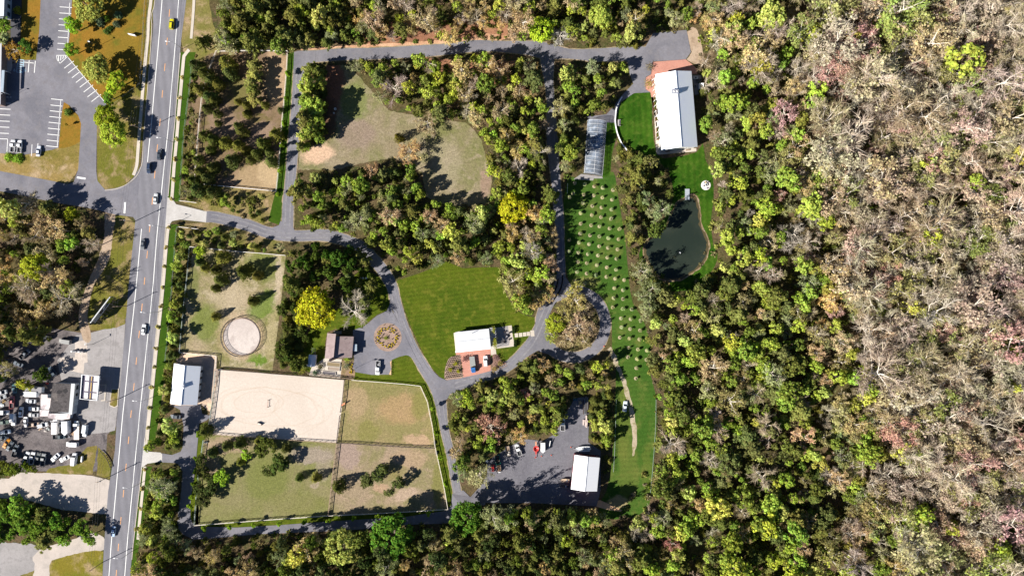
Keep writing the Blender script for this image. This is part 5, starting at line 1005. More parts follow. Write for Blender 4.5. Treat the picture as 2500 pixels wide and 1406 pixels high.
# junk yard
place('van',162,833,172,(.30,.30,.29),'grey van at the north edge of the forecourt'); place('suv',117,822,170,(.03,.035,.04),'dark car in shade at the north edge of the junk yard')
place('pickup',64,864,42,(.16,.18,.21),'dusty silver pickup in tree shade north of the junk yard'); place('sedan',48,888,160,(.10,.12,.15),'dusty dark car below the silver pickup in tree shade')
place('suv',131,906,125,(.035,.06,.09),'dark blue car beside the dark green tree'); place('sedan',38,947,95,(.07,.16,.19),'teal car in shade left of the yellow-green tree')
place('box',80,960,178,(.62,.62,.62),'dirty white box truck under the grey trailer'); place('sedan',78,978,175,(.45,.47,.5),'silver scrap car left of the shop lean-to')
place('pickup',32.5,981,88,(.45,.13,.14),'red pickup with pale blue cab in the junk yard'); place('suv',8,957,10,(.55,.57,.6),'white scrap car at the left edge of the junk yard, topmost')
place('sedan',54,1005,83,WHT,'white sedan standing alone in the middle of the junk yard'); place('van',36,1023,270,WHT,'white van left of the lone white sedans')
place('sedan',66,1029,270,WHT,'white sedan with black roof south of the lone one'); PR_last = None
place('van',11,1005,358,WHT,'white van lying across the left edge of the junk yard'); place('sedan',85,997,178,(.72,.72,.72),'white car nose to the lean-to wall, upper of two')
place('sedan',85,1012,178,(.33,.33,.34),'grey car nose to the lean-to wall, lower of two'); place('pickup',84,1035,2,(.45,.33,.25),'tan pickup beside the heap of scrap')
place('suv',107,1037,15,WHT,'white car with blue-black bonnet in the scrap heap'); place('box',142,1037,90,(.78,.75,.72),'white box truck south of the shop, next to the round tank')
place('pickup',153.5,1039,92,(.36,.37,.38),'grey pickup south of the shop between two white trucks'); place('trailer',169,1042,271,WHT,'white pointed box trailer south of the shop',scale=1.35)
globals()['mk_flatwhite'] = lambda: mk_flat(8.4,(.72,.64,.56),2.2)
place('flatwhite',190.5,1049,90,(.68,.72,.72),'white flatbed truck with pale deck in the junk yard'); place('van',211,1050,262,(.66,.70,.74),'pale grey van at the road side of the junk yard')
place('pickup',148,1065,2,(.03,.05,.06),'dark pickup with white bed below the white trucks'); place('van',179.5,1083,178,WHT,'white van parked crosswise below the flatbed')
place('pickup',68,1116,73,WHT,'left one of two white pickups by the green thicket'); place('pickup',82,1117,77,WHT,'right one of two white pickups by the green thicket')
place('pickup',96,1119,77,(.09,.10,.10),'dark green pickup beside the white pickups'); place('pickup',109,1121,83,(.24,.25,.25),'grey pickup at the end of the row by the thicket')
place('sedan',138,1115,222,(.72,.74,.78),'white car with dark roof parked aslant near the thicket'); place('sedan',160.5,1118,205,WHT,'small white pickup-like car parked aslant beside the white van')
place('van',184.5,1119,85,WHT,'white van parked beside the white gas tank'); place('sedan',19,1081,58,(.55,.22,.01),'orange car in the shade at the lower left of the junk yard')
place('sedan',27,1088,58,(.08,.10,.12),'dark car right beside the orange car'); place('pickup',41,1099,72,(.06,.08,.10),'dark pickup with pale bed near the orange car')
place('suv',16,1053,5,(.55,.64,.72),'pale blue-white car above the orange car'); place('sedan',10,1066,340,(.12,.17,.2),'dark blue car between the pale car and the orange car')
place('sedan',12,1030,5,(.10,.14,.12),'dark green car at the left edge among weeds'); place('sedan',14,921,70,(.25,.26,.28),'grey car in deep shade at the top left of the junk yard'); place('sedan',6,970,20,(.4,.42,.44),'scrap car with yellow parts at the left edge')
# other yard objects
t_ = thing('site_trailer','long grey roofed trailer north-west of the shop','trailer',W(91,949),R(-4)); mb = MB(); mb.box((0,0,1.5),(7.2,2.4,2.0)); mb.build('body',[M['white']],t_); mb = MB(); mb.box((0,.02,2.57),(7.4,2.5,.12)); mb.build('roof',[plain('grey_roof',(.25,.24,.25),.9)],t_); wheels(t_,(-2.4,2.4),2.2,.36)
t_ = thing('gas_tank','white capsule gas tank among weeds','tank',W(203,1119),R(82)); mb = MB(); mb.tube([(-1.45,0,.8),(-1.3,0,.8),(-1.0,0,.8),(1.0,0,.8),(1.3,0,.8),(1.45,0,.8)],[.1,.32,.46,.46,.32,.1],12); mb.build('vessel',[M['white']],t_)
for x in (-.8,.8): mb = MB(); mb.box((x,0,.2),(.15,.7,.4)); mb.build('saddle',[M['steel']],t_)
t_ = thing('round_tank','round white tank with dark lid in the scrap heap','tank',W(133.5,1036)); mb = MB(); mb.lathe([(0,1.3),(.55,1.25),(.75,1.05),(.78,0)],16); mb.build('vessel',[M['white']],t_); mb = MB(); mb.lathe([(0,1.36),(.22,1.34),(.24,1.26)],10); mb.build('lid',[M['dsteel']],t_)
for i,(px,py,lx,ly,hh,a,cl) in enumerate(((105,1032,1.4,1.1,1.2,10,(.7,.68,.66)),(100,1046,1.6,.8,.7,40,(.5,.36,.25)),(118,1047,1.0,1.4,.9,5,(.34,.37,.36)),(112,1052,1.6,.7,.5,-20,(.55,.5,.46)),(125,1028,1.4,.4,.5,0,(.6,.6,.62)),(139,1052,2.0,1.2,.6,30,(.56,.38,.22)),(170,1066,1.0,.5,.6,0,(.75,.75,.76)),(112,945,.8,1.8,.8,50,(.5,.36,.25)),(116,936,.9,.9,1.0,10,(.45,.08,.08)),(108,1012,1.6,1.2,.8,15,(.35,.28,.3)),(150,1019,2.4,.9,.7,0,(.4,.25,.22)),(178,1058,.7,2.2,.5,-30,(.52,.33,.2)),(5,988,1.6,2.4,.8,60,(.5,.53,.56)),(10,978,1.2,1.2,.7,20,(.45,.3,.12)),(3,1075,1.4,1.0,.6,20,(.2,.2,.2)))):
    t_ = thing('scrap_pile',['white crates heaped beside the white scrap car','tan boards heaped south of the tan pickup','grey green machine part in the scrap heap','pale boards at the lower edge of the scrap heap','white pipe bundle above the dark scrap','tan plywood heap below the round tank','small white box at the trailer hitch','tan timber leaning north of the lean-to','red drums behind the shop','greyish scrap south of the lean-to','rusty parts on the south side of the shop','tan planks between trailer and flatbed','white frame scrap at the left edge of the yard','yellowish scrap at the left edge of the yard','dark scrap at the lower left edge'][i],'scrap heap',W(px,py),R(a)); mb = MB()
    for k in range(5): mb.box((rng.uniform(-.4,.4)*lx,rng.uniform(-.4,.4)*ly,hh*.2+k*.02),(lx*rng.uniform(.4,.8),ly*rng.uniform(.3,.7),hh*rng.uniform(.3,.5)),rng.uniform(-.5,.5))
    mb.build('pieces',[M['tint']],t_,color=cl); mb = MB()
    for k in range(3): mb.box((rng.uniform(-.3,.3)*lx,rng.uniform(-.3,.3)*ly,hh*.55+k*.02),(lx*.45,ly*.25,hh*.15),rng.uniform(-1,1))
    mb.build('top_pieces',[M['tint']],t_,color=tuple(x*.55 for x in cl))
# service yard things
t_ = thing('spreader','red round hopper spreader in the service yard','farm machine',W(1308.5,1093,.13),R(-90)); mb = MB(); mb.lathe([(.2,.5),(1.15,1.7),(1.3,1.75),(1.22,1.65),(.2,.75),(0,.72)],22); mb.build('hopper',[plain('red_paint',(.55,.04,.035),.4,.1)],t_)
mb = MB(); mb.box((1.5,0,.7),(1.4,.8,.7)); mb.box((2.3,0,.55),(.9,.45,.5)); mb.bar((2.6,0,.5),(4.2,0,.45),.16,.14); mb.build('drive_frame',[plain('red_paint_b',(.42,.06,.05),.5,.2)],t_); mb = MB(); mb.bar((-1.2,0,.5),(-3.2,-.1,1.4),.7,.2); mb.build('chute',[plain('rust_chute',(.42,.20,.12),.7,.2)],t_); wheels(t_,(.2,),2.3,.4)
t_ = thing('green_trailer','long green frame trailer with brown timber deck','trailer',W(1216.5,1131,.13),R(-82)); mb = MB(); 
for y in (-.95,.95): mb.box((-1.9,y,.8),(4.0,.1,.5))
mb.box((-3.9,0,.8),(.1,1.8,.5)); mb.box((.15,0,.85),(.35,2.1,.6)); mb.build('frame',[plain('green_paint',(.015,.20,.13),.5,.15)],t_); mb = MB(); mb.box((-1.9,0,.55),(3.7,1.75,.08)); mb.build('bed_floor',[M['darkwood']],t_); mb = MB()
for k in range(7): mb.box((.6+k*.42,0,.7),(.36,1.7,.12))
mb.build('timber_deck',[plain('brown_timber',(.24,.14,.08),.9,.3,2)],t_); mb = MB()
for y in (-.92,.92): mb.box((1.9,y,.8),(3.0,.08,.3))
mb.build('side_rail',[M['palewood']],t_); mb = MB(); mb.box((3.7,0,.6),(.5,.8,.25)); mb.build('hitch',[M['white']],t_); wheels(t_,(-1.6,.6),2.2,.38)
t_ = thing('grey_trailer','grey open trailer loaded with pale boxes in the shade','trailer',W(1240,1100,.13),R(-80)); mb = MB()
for y in (-.9,.9): mb.box((0,y,.75),(4.4,.08,.5))
mb.box((-2.2,0,.75),(.08,1.72,.5)); mb.build('sides',[M['steel']],t_); mb = MB(); mb.box((0,0,.55),(4.3,1.7,.08)); mb.build('floor',[M['wood']],t_); mb = MB(); mb.box((1.5,0,.85),(.9,1.2,.5)); mb.box((.4,.2,.8),(.8,.8,.4)); mb.build('boxes',[M['palewood']],t_); wheels(t_,(-.3,),2.1,.34)
t_ = thing('red_mower','small red mowing machine beside the green trailer','farm machine',W(1203,1138,.13),R(-85)); mb = MB(); mb.loft([sec(-.9,.55,.3,.9),sec(.2,.6,.3,1.0),sec(.9,.5,.3,.8)]); mb.build('body',[plain('red_paint_c',(.60,.035,.03),.4,.1)],t_); mb = MB(); mb.box((1.6,0,.3),(1.2,1.3,.25)); mb.build('cutter_deck',[plain('dark_red',(.2,.03,.03),.5)],t_); mb = MB(); mb.box((-.3,0,1.05),(.5,.5,.12)); mb.build('seat',[M['dsteel']],t_); wheels(t_,(-.6,.6),1.2,.3)
t_ = thing('water_tank','small pale cube tank at the west edge of the service yard','tank',W(1189,1125,.13),R(30)); mb = MB(); mb.box((0,0,.6),(1.1,1.0,1.1),0,0,.96); mb.build('tank',[plain('pale_tank',(.5,.56,.62),.4)],t_); mb = MB(); mb.lathe([(0,.06),(.18,.05),(.2,0)],10,(0,0,1.15)); mb.build('cap',[M['dsteel']],t_)
t_ = thing('pole_trailer','thin white pole machine beside the white box trailer','machine',W(1341,1087,.13),R(80)); mb = MB(); mb.bar((-.5,0,.9),(2.4,0,1.3),.28,.2); mb.build('boom',[M['white']],t_); mb = MB(); mb.lathe([(0,.9),(.5,.85),(.6,.4),(.4,.1)],12,(-.9,0,0)); mb.build('drum',[M['steel']],t_); wheels(t_,(-.8,),1.0,.3)
cm = MB(); cm.lathe([(0,.72),(.05,.7),(.2,.06)],10); cm.box((0,0,.03),(.45,.45,.06)); cme = cm.mesh('traffic_cone',[plain('cone_orange',(.65,.10,.03),.6)])
for px,py,l in ((1307,1116.5,'orange cone south of the red spreader'),(1322,1113,'orange cone at the hitch of the white box trailer'),(1346,1110.5,'orange cone alone in the middle of the service yard'),(1394,1091,'orange cone at the bow of the white motorboat'),(1475,845,'orange cone where the worn track leaves the lane circle')): tag(obj('traffic_cone',cme,None,W(px,py,.14)),l,'traffic cone','orange cones')
def boat(name, px, py, ang, L, B, hull, inner, label, console=True):
    t_ = thing(name,label,'boat',W(px,py,.13),R(ang)); st = [(-.5,.9),(-.35,1),(0,1),(.25,.86),(.4,.5),(.5,.04)]; q = []
    mb = MB(); mb.loft([[(x*L,-B/2*k,1.15),(x*L,-B/2*k*.8,.75),(x*L,0,.5),(x*L,B/2*k*.8,.75),(x*L,B/2*k,1.15),(x*L,B/2*k*.82,1.17),(x*L,B/2*k*.8,.9),(x*L,-B/2*k*.8,.9),(x*L,-B/2*k*.82,1.17)] for x,k in st]); mb.build('hull',[plain(name+'_hull',hull,.35,.05)],t_)
    mb = MB(); mb.prism([(x*L,-B/2*k*.78) for x,k in st[:5]]+[(x*L,B/2*k*.78) for x,k in st[4::-1]],.9,.93); mb.build('deck',[plain(name+'_deck',inner,.7,.15)],t_)
    if console: mb = MB(); mb.box((-.02*L,0,1.25),(.9,.9,.65),0,0,.8); mb.build('console',[M['white']],t_); mb = MB(); mb.box((.02*L,0,1.66),(.08,.7,.3)); mb.build('windscreen',[M['glass']],t_)
    mb = MB(); mb.box((-.24*L,0,1.08),(.5,B*.6,.3)); mb.build('seat',[M['steel']],t_)
    mb = MB(); mb.loft([sec(-.5*L-.5,.16,.75,1.5,.05),sec(-.5*L,.22,.75,1.6,.05)]); mb.build('outboard_motor',[M['dsteel'] if not console else M['white']],t_); mb = MB(); mb.bar((-.4*L,-B*.4,.45),(.5*L+1.2,0,.45),.09,.09); mb.bar((-.4*L,B*.4,.45),(.5*L+1.2,0,.45),.09,.09); mb.build('boat_cradle',[M['steel']],t_); wheels(t_,(-.15*L,),B+.2,.3)
boat('motorboat',1421.5,1094.5,181,6.6,2.3,(.80,.80,.80),(.50,.54,.58),'white motorboat on its trailer north of the workshop')
boat('dinghy',1378.5,1171,176,4.0,1.6,(.52,.40,.28),(.45,.34,.24),'tan dinghy with red side west of the workshop',False)
boat('dinghy',1376,1184.5,174,3.8,1.5,(.36,.31,.24),(.05,.05,.05),'dull tan dinghy with dark inside below the other dinghy',False)
t_ = thing('timber_stack','long stack of dark and pale timber at the north end of the service yard','timber stack',W(1430,1005,.13)); mb = MB()
for x,y0,y1 in ((-1.0,-1,5.5),(-.3,0,7),(.4,-1,6.5),(1.0,1,7)): mb.box((x,(y0+y1)/2,.35),(.35,y1-y0,.5))
mb.build('dark_beams',[M['darkwood']],t_); mb = MB()
for x,y0,y1 in ((-.65,-1,6),(.05,-1,7),(.7,1,6.5)): mb.box((x,(y0+y1)/2,.5),(.14,y1-y0,.5))
mb.build('steel_bars',[M['steel']],t_); mb = MB()
for x,y,l,a,cc in ((.2,-2.6,2.2,0,0),(-.2,-5.0,3.0,8,0),(.4,-5.2,3.2,-6,0),(-1.1,-4.6,2.4,0,0)): mb.box((x,y,.45),(.55,l,.5),R(a))
mb.build('pale_boards',[plain('pinkish_boards',(.58,.46,.42),.85,.15,2)],t_)
place('pickup',1373.5,1035,90,WHT,'white fronted pickup half under trees in the service yard',z=.13)
t_ = thing('tarp_pile','dark teal tarpaulin heap at the top of the service yard','tarpaulin heap',W(1404,974,.13)); mb = MB(); mb.loft([[(-.9,-.7,0),(.9,-.8,0),(1.0,.7,0),(-.8,.8,0)],[(-.6,-.5,.5),(.7,-.5,.6),(.6,.5,.5),(-.6,.5,.6)],[(-.2,-.2,.75),(.3,-.2,.8),(.2,.2,.7),(-.2,.2,.8)]]); mb.build('sheet',[plain('teal_tarp',(.02,.11,.16),.6)],t_)
t_ = thing('wood_pile','pale chopped wood pile at the top of the service yard','wood pile',W(1416,982,.13)); mb = MB()
for k in range(16): mb.tube([(rng.uniform(-.8,.3),rng.uniform(-.7,.7),.1+.04*k),(rng.uniform(.2,.9),rng.uniform(-.7,.7),.12+.04*k)],.1,6)
mb.build('logs',[plain('cut_wood',(.60,.45,.28),.9,.2,2)],t_)
# arena and pen furniture
t_ = thing('jump','low red-brown pole jump standing in the middle of the sand arena','horse jump',W(655,985,.04),R(87)); mb = MB(); mb.tube([(-1.5,0,.45),(1.5,0,.45)],.09,8); mb.build('pole',[plain('red_brown_pole',(.30,.10,.08),.7)],t_)
for x in (-1.55,1.55): mb = MB(); mb.box((x,0,.5),(.14,.14,1.0)); mb.box((x,0,.04),(.14,.8,.08)); mb.build('stand',[M['wood']],t_)
t_ = thing('jump_box','dark wooden jump box with pale top near the south rail of the arena','horse jump',W(634,1034,.04),R(-20)); mb = MB(); mb.loft([[(-1.1,-.45,0),(1.1,-.45,0),(1.1,.45,0),(-1.1,.45,0)],[(-1.0,-.12,.8),(1.0,-.12,.8),(1.0,.3,.8),(-1.0,.3,.8)]]); mb.build('box',[plain('dark_red_wood',(.07,.03,.03),.7)],t_); mb = MB(); mb.box((0,.1,.84),(2.1,.5,.08)); mb.build('top_board',[M['palewood']],t_); mb = MB()
for x in (-.8,.8): mb.box((x,.1,1.1),(.1,.1,.5))
mb.build('handles',[M['wood']],t_)
t_ = thing('orange_slide','orange leaning chute by the east rail of the arena','chute',W(839,986,.02),R(35)); mb = MB(); mb.bar((-1.1,0,.2),(1.1,0,1.5),.5,.1); mb.build('chute_board',[plain('orange_plastic',(.60,.14,.04),.5)],t_); mb = MB()
for y in (-.25,.25): mb.bar((1.0,y,0),(1.0,y,1.4),.08,.08)
mb.build('legs',[M['dsteel']],t_)
for i,(px,py,a) in enumerate(((503,1079,0),(1061,1080,90),(1066,1105,90),(538,902,10))):
    t_ = thing('water_trough',['pale trough by the west fence of the south-west paddock','pale trough by the lane fence, north of the dividing rails','pale trough by the lane fence, south of the dividing rails','pale trough at the north-west corner of the sand arena'][i],'trough',W(px,py,.03),R(a)); mb = MB()
    for s in (-1,1): mb.box((0,s*.32,.3),(1.5,.06,.55)); mb.box((s*.75,0,.3),(.06,.58,.55))
    mb.build('tub',[M['steel']],t_); mb = MB(); mb.box((0,0,.42),(1.4,.56,.04)); mb.build('water',[M['pane']],t_)
for i,(px,py,r) in enumerate(((819,267,1.4),(816,277,.9))): t_ = thing('feed_tub',['larger white round tub on the reddish ground by the meadow','smaller white round tub on the reddish ground by the meadow'][i],'tub',W(px,py,.02)); mb = MB(); mb.lathe([(r*.33,0),(r*.42,.45),(r*.38,.45),(r*.3,.12),(0,.1)],14); mb.build('shell',[M['white']],t_); mb = MB(); mb.lathe([(0,.2),(r*.32,.2)],12); mb.build('feed',[M['palewood']],t_)
for i,(px,py) in enumerate(((881,679),(887.5,679),(895,679))):
    t_ = thing('beehive',['left white beehive in the shady wood by the curved lane','middle white beehive in the shady wood by the curved lane','right white beehive in the shady wood by the curved lane'][i],'beehive',W(px,py),0,'white beehives'); mb = MB(); mb.box((0,0,.55),(.55,.55,.8)); mb.build('hive_body',[M['white']],t_); mb = MB(); mb.box((0,0,1.0),(.68,.68,.1)); mb.build('lid',[M['white']],t_)
    for x in (-.2,.2): mb = MB(); mb.box((x,0,.075),(.08,.5,.15)); mb.build('leg',[M['wood']],t_)
for i,(px,py,hh,a) in enumerate(((1385,461,24,88),(1506,1013,0,0))):
    if hh: t_ = thing('trellis','pale thin trellis rail at the north-west corner of the orchard','trellis',W(px,py),R(a)); mb = MB(); mb.bar((-2.2,0,1.2),(2.2,0,1.2),.12,.12); mb.bar((-2.2,0,.6),(2.2,0,.6),.1,.1); mb.build('rail',[M['palewood']],t_); mb = MB(); [mb.box((x,0,.6),(.12,.12,1.2)) for x in (-2.1,0,2.1)]; mb.build('posts',[M['palewood']],t_)
# flower circle: flowering clumps and small evergreens, bed of young plants
def clump(n, r, hgt, colr, leaf, seed, name='clump', part_='foliage'):
    g = random.Random(seed); mb = MB()
    for k in range(n):
        a = g.uniform(0,6.28); q = Vector((g.gauss(0,.45)*r,g.gauss(0,.45)*r,g.uniform(.15,1)*hgt)); u = Vector((math.cos(a),math.sin(a),g.uniform(-.5,.5)))*leaf; v = Vector((-math.sin(a),math.cos(a),g.uniform(-.5,.5)))*leaf; mb.add([q-u,q-v,q+u,q+v],[(0,1,2,3)])
    return mb.mesh(part_, [leafmat(name+'_mat', fixed=colr)])
fy = clump(46,.34,.45,(.60,.42,.01),.11,3,'yellow_flower','flowers'); fl = clump(24,.36,.3,(.05,.09,.02),.12,4,'flower_leaf','leaves'); ev = clump(36,.19,.45,(.03,.04,.018),.09,5,'dwarf_evergreen')
FC = [(1890,120),(1960,110),(2050,90),(2020,130),(2120,110),(2180,150),(2130,170),(2165,205),(1840,180),(1890,170),(1810,235),(1860,225),(1800,310),(1840,340),(1810,390),(1860,445),(1905,440),(1910,495),(1975,520),(2050,525),(2070,485),(2120,510),(2130,455),(2175,480),(2210,425),(2240,355),(2205,380),(2210,320),(2245,285)]
for x,y in FC:
    t_ = thing('flower_clump','yellow flowering clump on the mulched circle in the court','flowers',W(730+x/9.373,790+y/9.373,.12),rng.uniform(0,6),'yellow flower clumps of the court circle'); obj('flowers',fy,t_); obj('leaves',fl,t_)
for x,y in ((1215,930),(1170,960),(1205,985),(1165,1000),(1190,1040),(1205,1080),(1165,1110),(1200,1120)):
    t_ = thing('flower_clump','orange yellow flowering clump in the garden bed east of the kitchen garden','flowers',W(730+x/9.373,790+y/9.373,.05),rng.uniform(0,6),'flower clumps of the garden bed'); obj('flowers',fy,t_); obj('leaves',fl,t_)
for k in range(46):
    a = rng.uniform(0,6.28); r = math.sqrt(rng.uniform(120,980)); x,y = 946.6+r*math.cos(a), 823+r*math.sin(a)
    tag(obj('dwarf_evergreen',ev,None,W(x,y,.12),a),'tiny dark evergreen on the mulched circle in the court','shrub','dwarf evergreens of the court circle')
tag(obj('ornamental_grass',clump(90,.9,.9,(.22,.25,.03),.16,6,'ornamental'),None,W(942,825,.12)),'pale green tuft in the centre of the mulched circle','plant')
for row in range(13):
    for c in range(9):
        x = 1088+c*4.9+(2.4 if row % 2 else 0)-row*.0; y = 868+row*4.55-(c*.7)
        bx = [(1110.5,868),(1124,866),(1126,900),(1130,921),(1107,926),(1087,926),(1086,905),(1091,885),(1098,873)]
        n=0
        for i in range(len(bx)):
            x1,y1=bx[i]; x2,y2=bx[i-1]
            if (y1>y)!=(y2>y) and x<(x2-x1)*(y-y1)/(y2-y1)+x1: n+=1
        if n%2: tag(obj('dwarf_evergreen',ev,None,W(x,y,.07),row+c),'tiny dark plant in the rows of the mulched bed by the brick court','shrub','plant rows of the mulched bed')
for i,(x,y,r) in enumerate(((1112.5,887,1.3),(1099.5,901.5,1.0),(1119,905,.8))): tag(obj('young_plant',clump(110,r,1.4,(.34,.33,.02),.15,20+i,'young_yellow'),None,W(x,y,.07)),['largest yellow-green young plant in the mulched bed','yellow-green young plant low on the left of the mulched bed','small yellow-green young plant at the right of the mulched bed'][i],'plant')
for i,(x,y,r,c_,l) in enumerate(((1137,875,1.6,(.22,.11,.10),'purplish small tree at the west edge of the brick court'),(1211,873,1.5,(.25,.15,.14),'pinkish shrub in the red mulch bed'),(1221,886,1.3,(.25,.2,.06),'olive shrub in the red mulch bed'),(1207,900,1.4,(.33,.24,.09),'tan shrub at the corner of the brick court'),(1585,165,1.9,(.24,.2,.12),'brownish shrub at the barn brick court'),(1583,205,2.2,(.33,.27,.08),'yellowish shrub beside the barn wall'),(846,893,2.0,(.14,.17,.09),'grey-green shrub south of the brown house'),(783,893,1.5,(.08,.07,.015),'dark bronze shrub at the kitchen garden'),(771,909,1.1,(.08,.13,.07),'blue-green shrub near the arena fence'),(848,876,1.4,(.24,.32,.03),'bright green shrub against the brown house'),(739,903,1.8,(.24,.24,.03),'yellow shrub at the end of the cedar hedge'))):
    g_i = clump(160,r,1.6,c_,.17,40+i,'bush_%d' % i); tag(obj('bush',g_i,None,W(x,y,.06)),l,'shrub')
# low clipped border and edging row by the court
for i in range(8): tag(obj('dwarf_evergreen',ev,None,W(956.5,885+i*4.1,.08),i),'small clumped plant in the border row beside the court','shrub','border row beside the court')
sheet('mulch_bed',[(951,881),(956,880),(955,915),(950,914)],.085,M['tandirt'])
# ---------------------------------------------------------------- trees: prototypes as arrays of four-cornered faces
def unit(v): return v/np.maximum(1e-6, np.linalg.norm(v, axis=-1, keepdims=True))
def leafquads(P, Nn, size, g, aspect=1.0, jit=.7):
    n = len(P); Nn = unit(Nn + g.normal(0, jit, (n,3))); a = unit(np.cross(Nn, g.normal(0,1,(n,3)))); b = np.cross(Nn, a)
    s = (size*g.uniform(.6,1.35,n))[:,None]; a = a*s*aspect; b = b*s/aspect
    return np.stack([P-a, P-b, P+a, P+b], 1)
def tubeq(pts, rs, n=4):
    pts = np.array(pts, float); out = []; rings = []
    for i in range(len(pts)):
        d = unit(pts[min(i+1,len(pts)-1)]-pts[max(i-1,0)]); up = np.array([0,0,1.]) if abs(d[2]) < .9 else np.array([1.,0,0]); a = unit(np.cross(d,up)); b = np.cross(a,d)
        rings.append([pts[i]+rs[i]*(math.cos(2*math.pi*k/n)*a+math.sin(2*math.pi*k/n)*b) for k in range(n)])
    for i in range(len(pts)-1):
        for k in range(n): out.append([rings[i][k],rings[i][(k+1)%n],rings[i+1][(k+1)%n],rings[i+1][k]])
    return np.array(out)
def p_leafy(seed, nc=38, nl=62, leaf=.08, top=2.3, rz=.8, spread=.74, cl=(.13,.30), limbs=6, irr=1.0):
    g = np.random.default_rng(seed); zc = top-rz; L = []
    ph = g.uniform(0,6.3,4); am = g.uniform(.05,.16,4)*irr
    for k in range(nc):
        t = g.uniform(0,6.28); zz = g.uniform(-.45,1.0); rr = math.sqrt(max(0,1-zz*zz))*spread*g.uniform(.83-.33*irr,1.04+.12*irr)*(1+sum(am[i]*math.cos((i+1)*t+ph[i]) for i in range(4)))
        c = np.array([rr*math.cos(t), rr*math.sin(t), zc+zz*rz*.72]); cr = g.uniform(*cl)
        n = int(nl*(cr/.34)**2); d = unit(g.normal(0,1,(n,3))+np.array([0,0,.35])); P = c + d*cr*g.uniform(.55,1.05,(n,1))*np.array([1,1,.8])
        L.append(leafquads(P, d+.5*unit(P-np.array([0,0,zc-.3])), leaf, g))
    q = np.concatenate(L); T = [tubeq([(0,0,0),(.02,.01,.5),(.0,.03,zc)],[.075,.06,.03],5)]
    for k in range(limbs):
        t = g.uniform(0,6.28); r = g.uniform(.35,.65); T.append(tubeq([(0,0,zc*g.uniform(.45,.85)),(r*.5*math.cos(t),r*.5*math.sin(t),zc-.05),(r*math.cos(t),r*math.sin(t),zc+g.uniform(.1,.45))],[.04,.028,.012],4))
    return q, np.concatenate(T)
def p_pine(seed, top=3.0, nb=34, nt=24):
    g = np.random.default_rng(seed); L = []; T = [tubeq([(0,0,0),(.03,0,1.2),(.0,.02,top*.93)],[.08,.06,.015],5)]
    for k in range(nb):
        u = (k+g.uniform(0,1))/nb; z = top*(.36+.6*u); rad = (1.0 if u < .35 else 1.08-.98*((u-.35)/.65)**1.25)*g.uniform(.55,1.05); t = k*2.4+g.uniform(-.5,.5)
        d = np.array([math.cos(t),math.sin(t),0]); tip = d*rad+np.array([0,0,z+.1*rad])
        if k % 2 == 0: T.append(tubeq([(0,0,z-.12),tuple(tip*.6+np.array([0,0,(z-.02)*.4])),tuple(tip)],[.022,.014,.006],3))
        for j in range(3):
            f = (.42,.7,1.0)[j]; c = d*rad*f+np.array([0,0,z+.1*rad*f+g.uniform(-.04,.08)])+g.normal(0,.05,3); cr = g.uniform(.13,.2)*(1.15 if j == 2 else 1); dd = unit(g.normal(0,1,(nt,3))+np.array([0,0,.6]))
            P = c+dd*cr*g.uniform(.4,1.1,(nt,1))*np.array([1,1,.7]); L.append(leafquads(P, dd+np.array([0,0,.4]), .075, g, 1.25, .6))
    return np.concatenate(L), np.concatenate(T)
def p_cedar(seed, top=2.9, n=1500, pw=.8):
    g = np.random.default_rng(seed); u = g.uniform(0,1,n)**1.4; t = g.uniform(0,6.283,n); ph = g.uniform(0,6.3,5)
    lob = 1+.16*np.cos(3*t+ph[0]+u*4)+.12*np.cos(5*t+ph[1]-u*7)+.10*np.cos(8*t+ph[2]+u*11)+.08*np.cos(13*t+ph[3])
    r = ((1-u)**pw*(.35+.65*np.minimum(1,u/.12)))*lob*g.uniform(.62,1.04,n); z = .12+u*(top-.15)
    P = np.stack([r*np.cos(t), r*np.sin(t), z+g.normal(0,.04,n)],1); d = np.stack([np.cos(t),np.sin(t),np.full(n,.55)],1)
    return leafquads(P, d, .075, g, 1.15, .55), tubeq([(0,0,0),(0,0,1.2),(0,0,top*.9)],[.07,.05,.01],5)
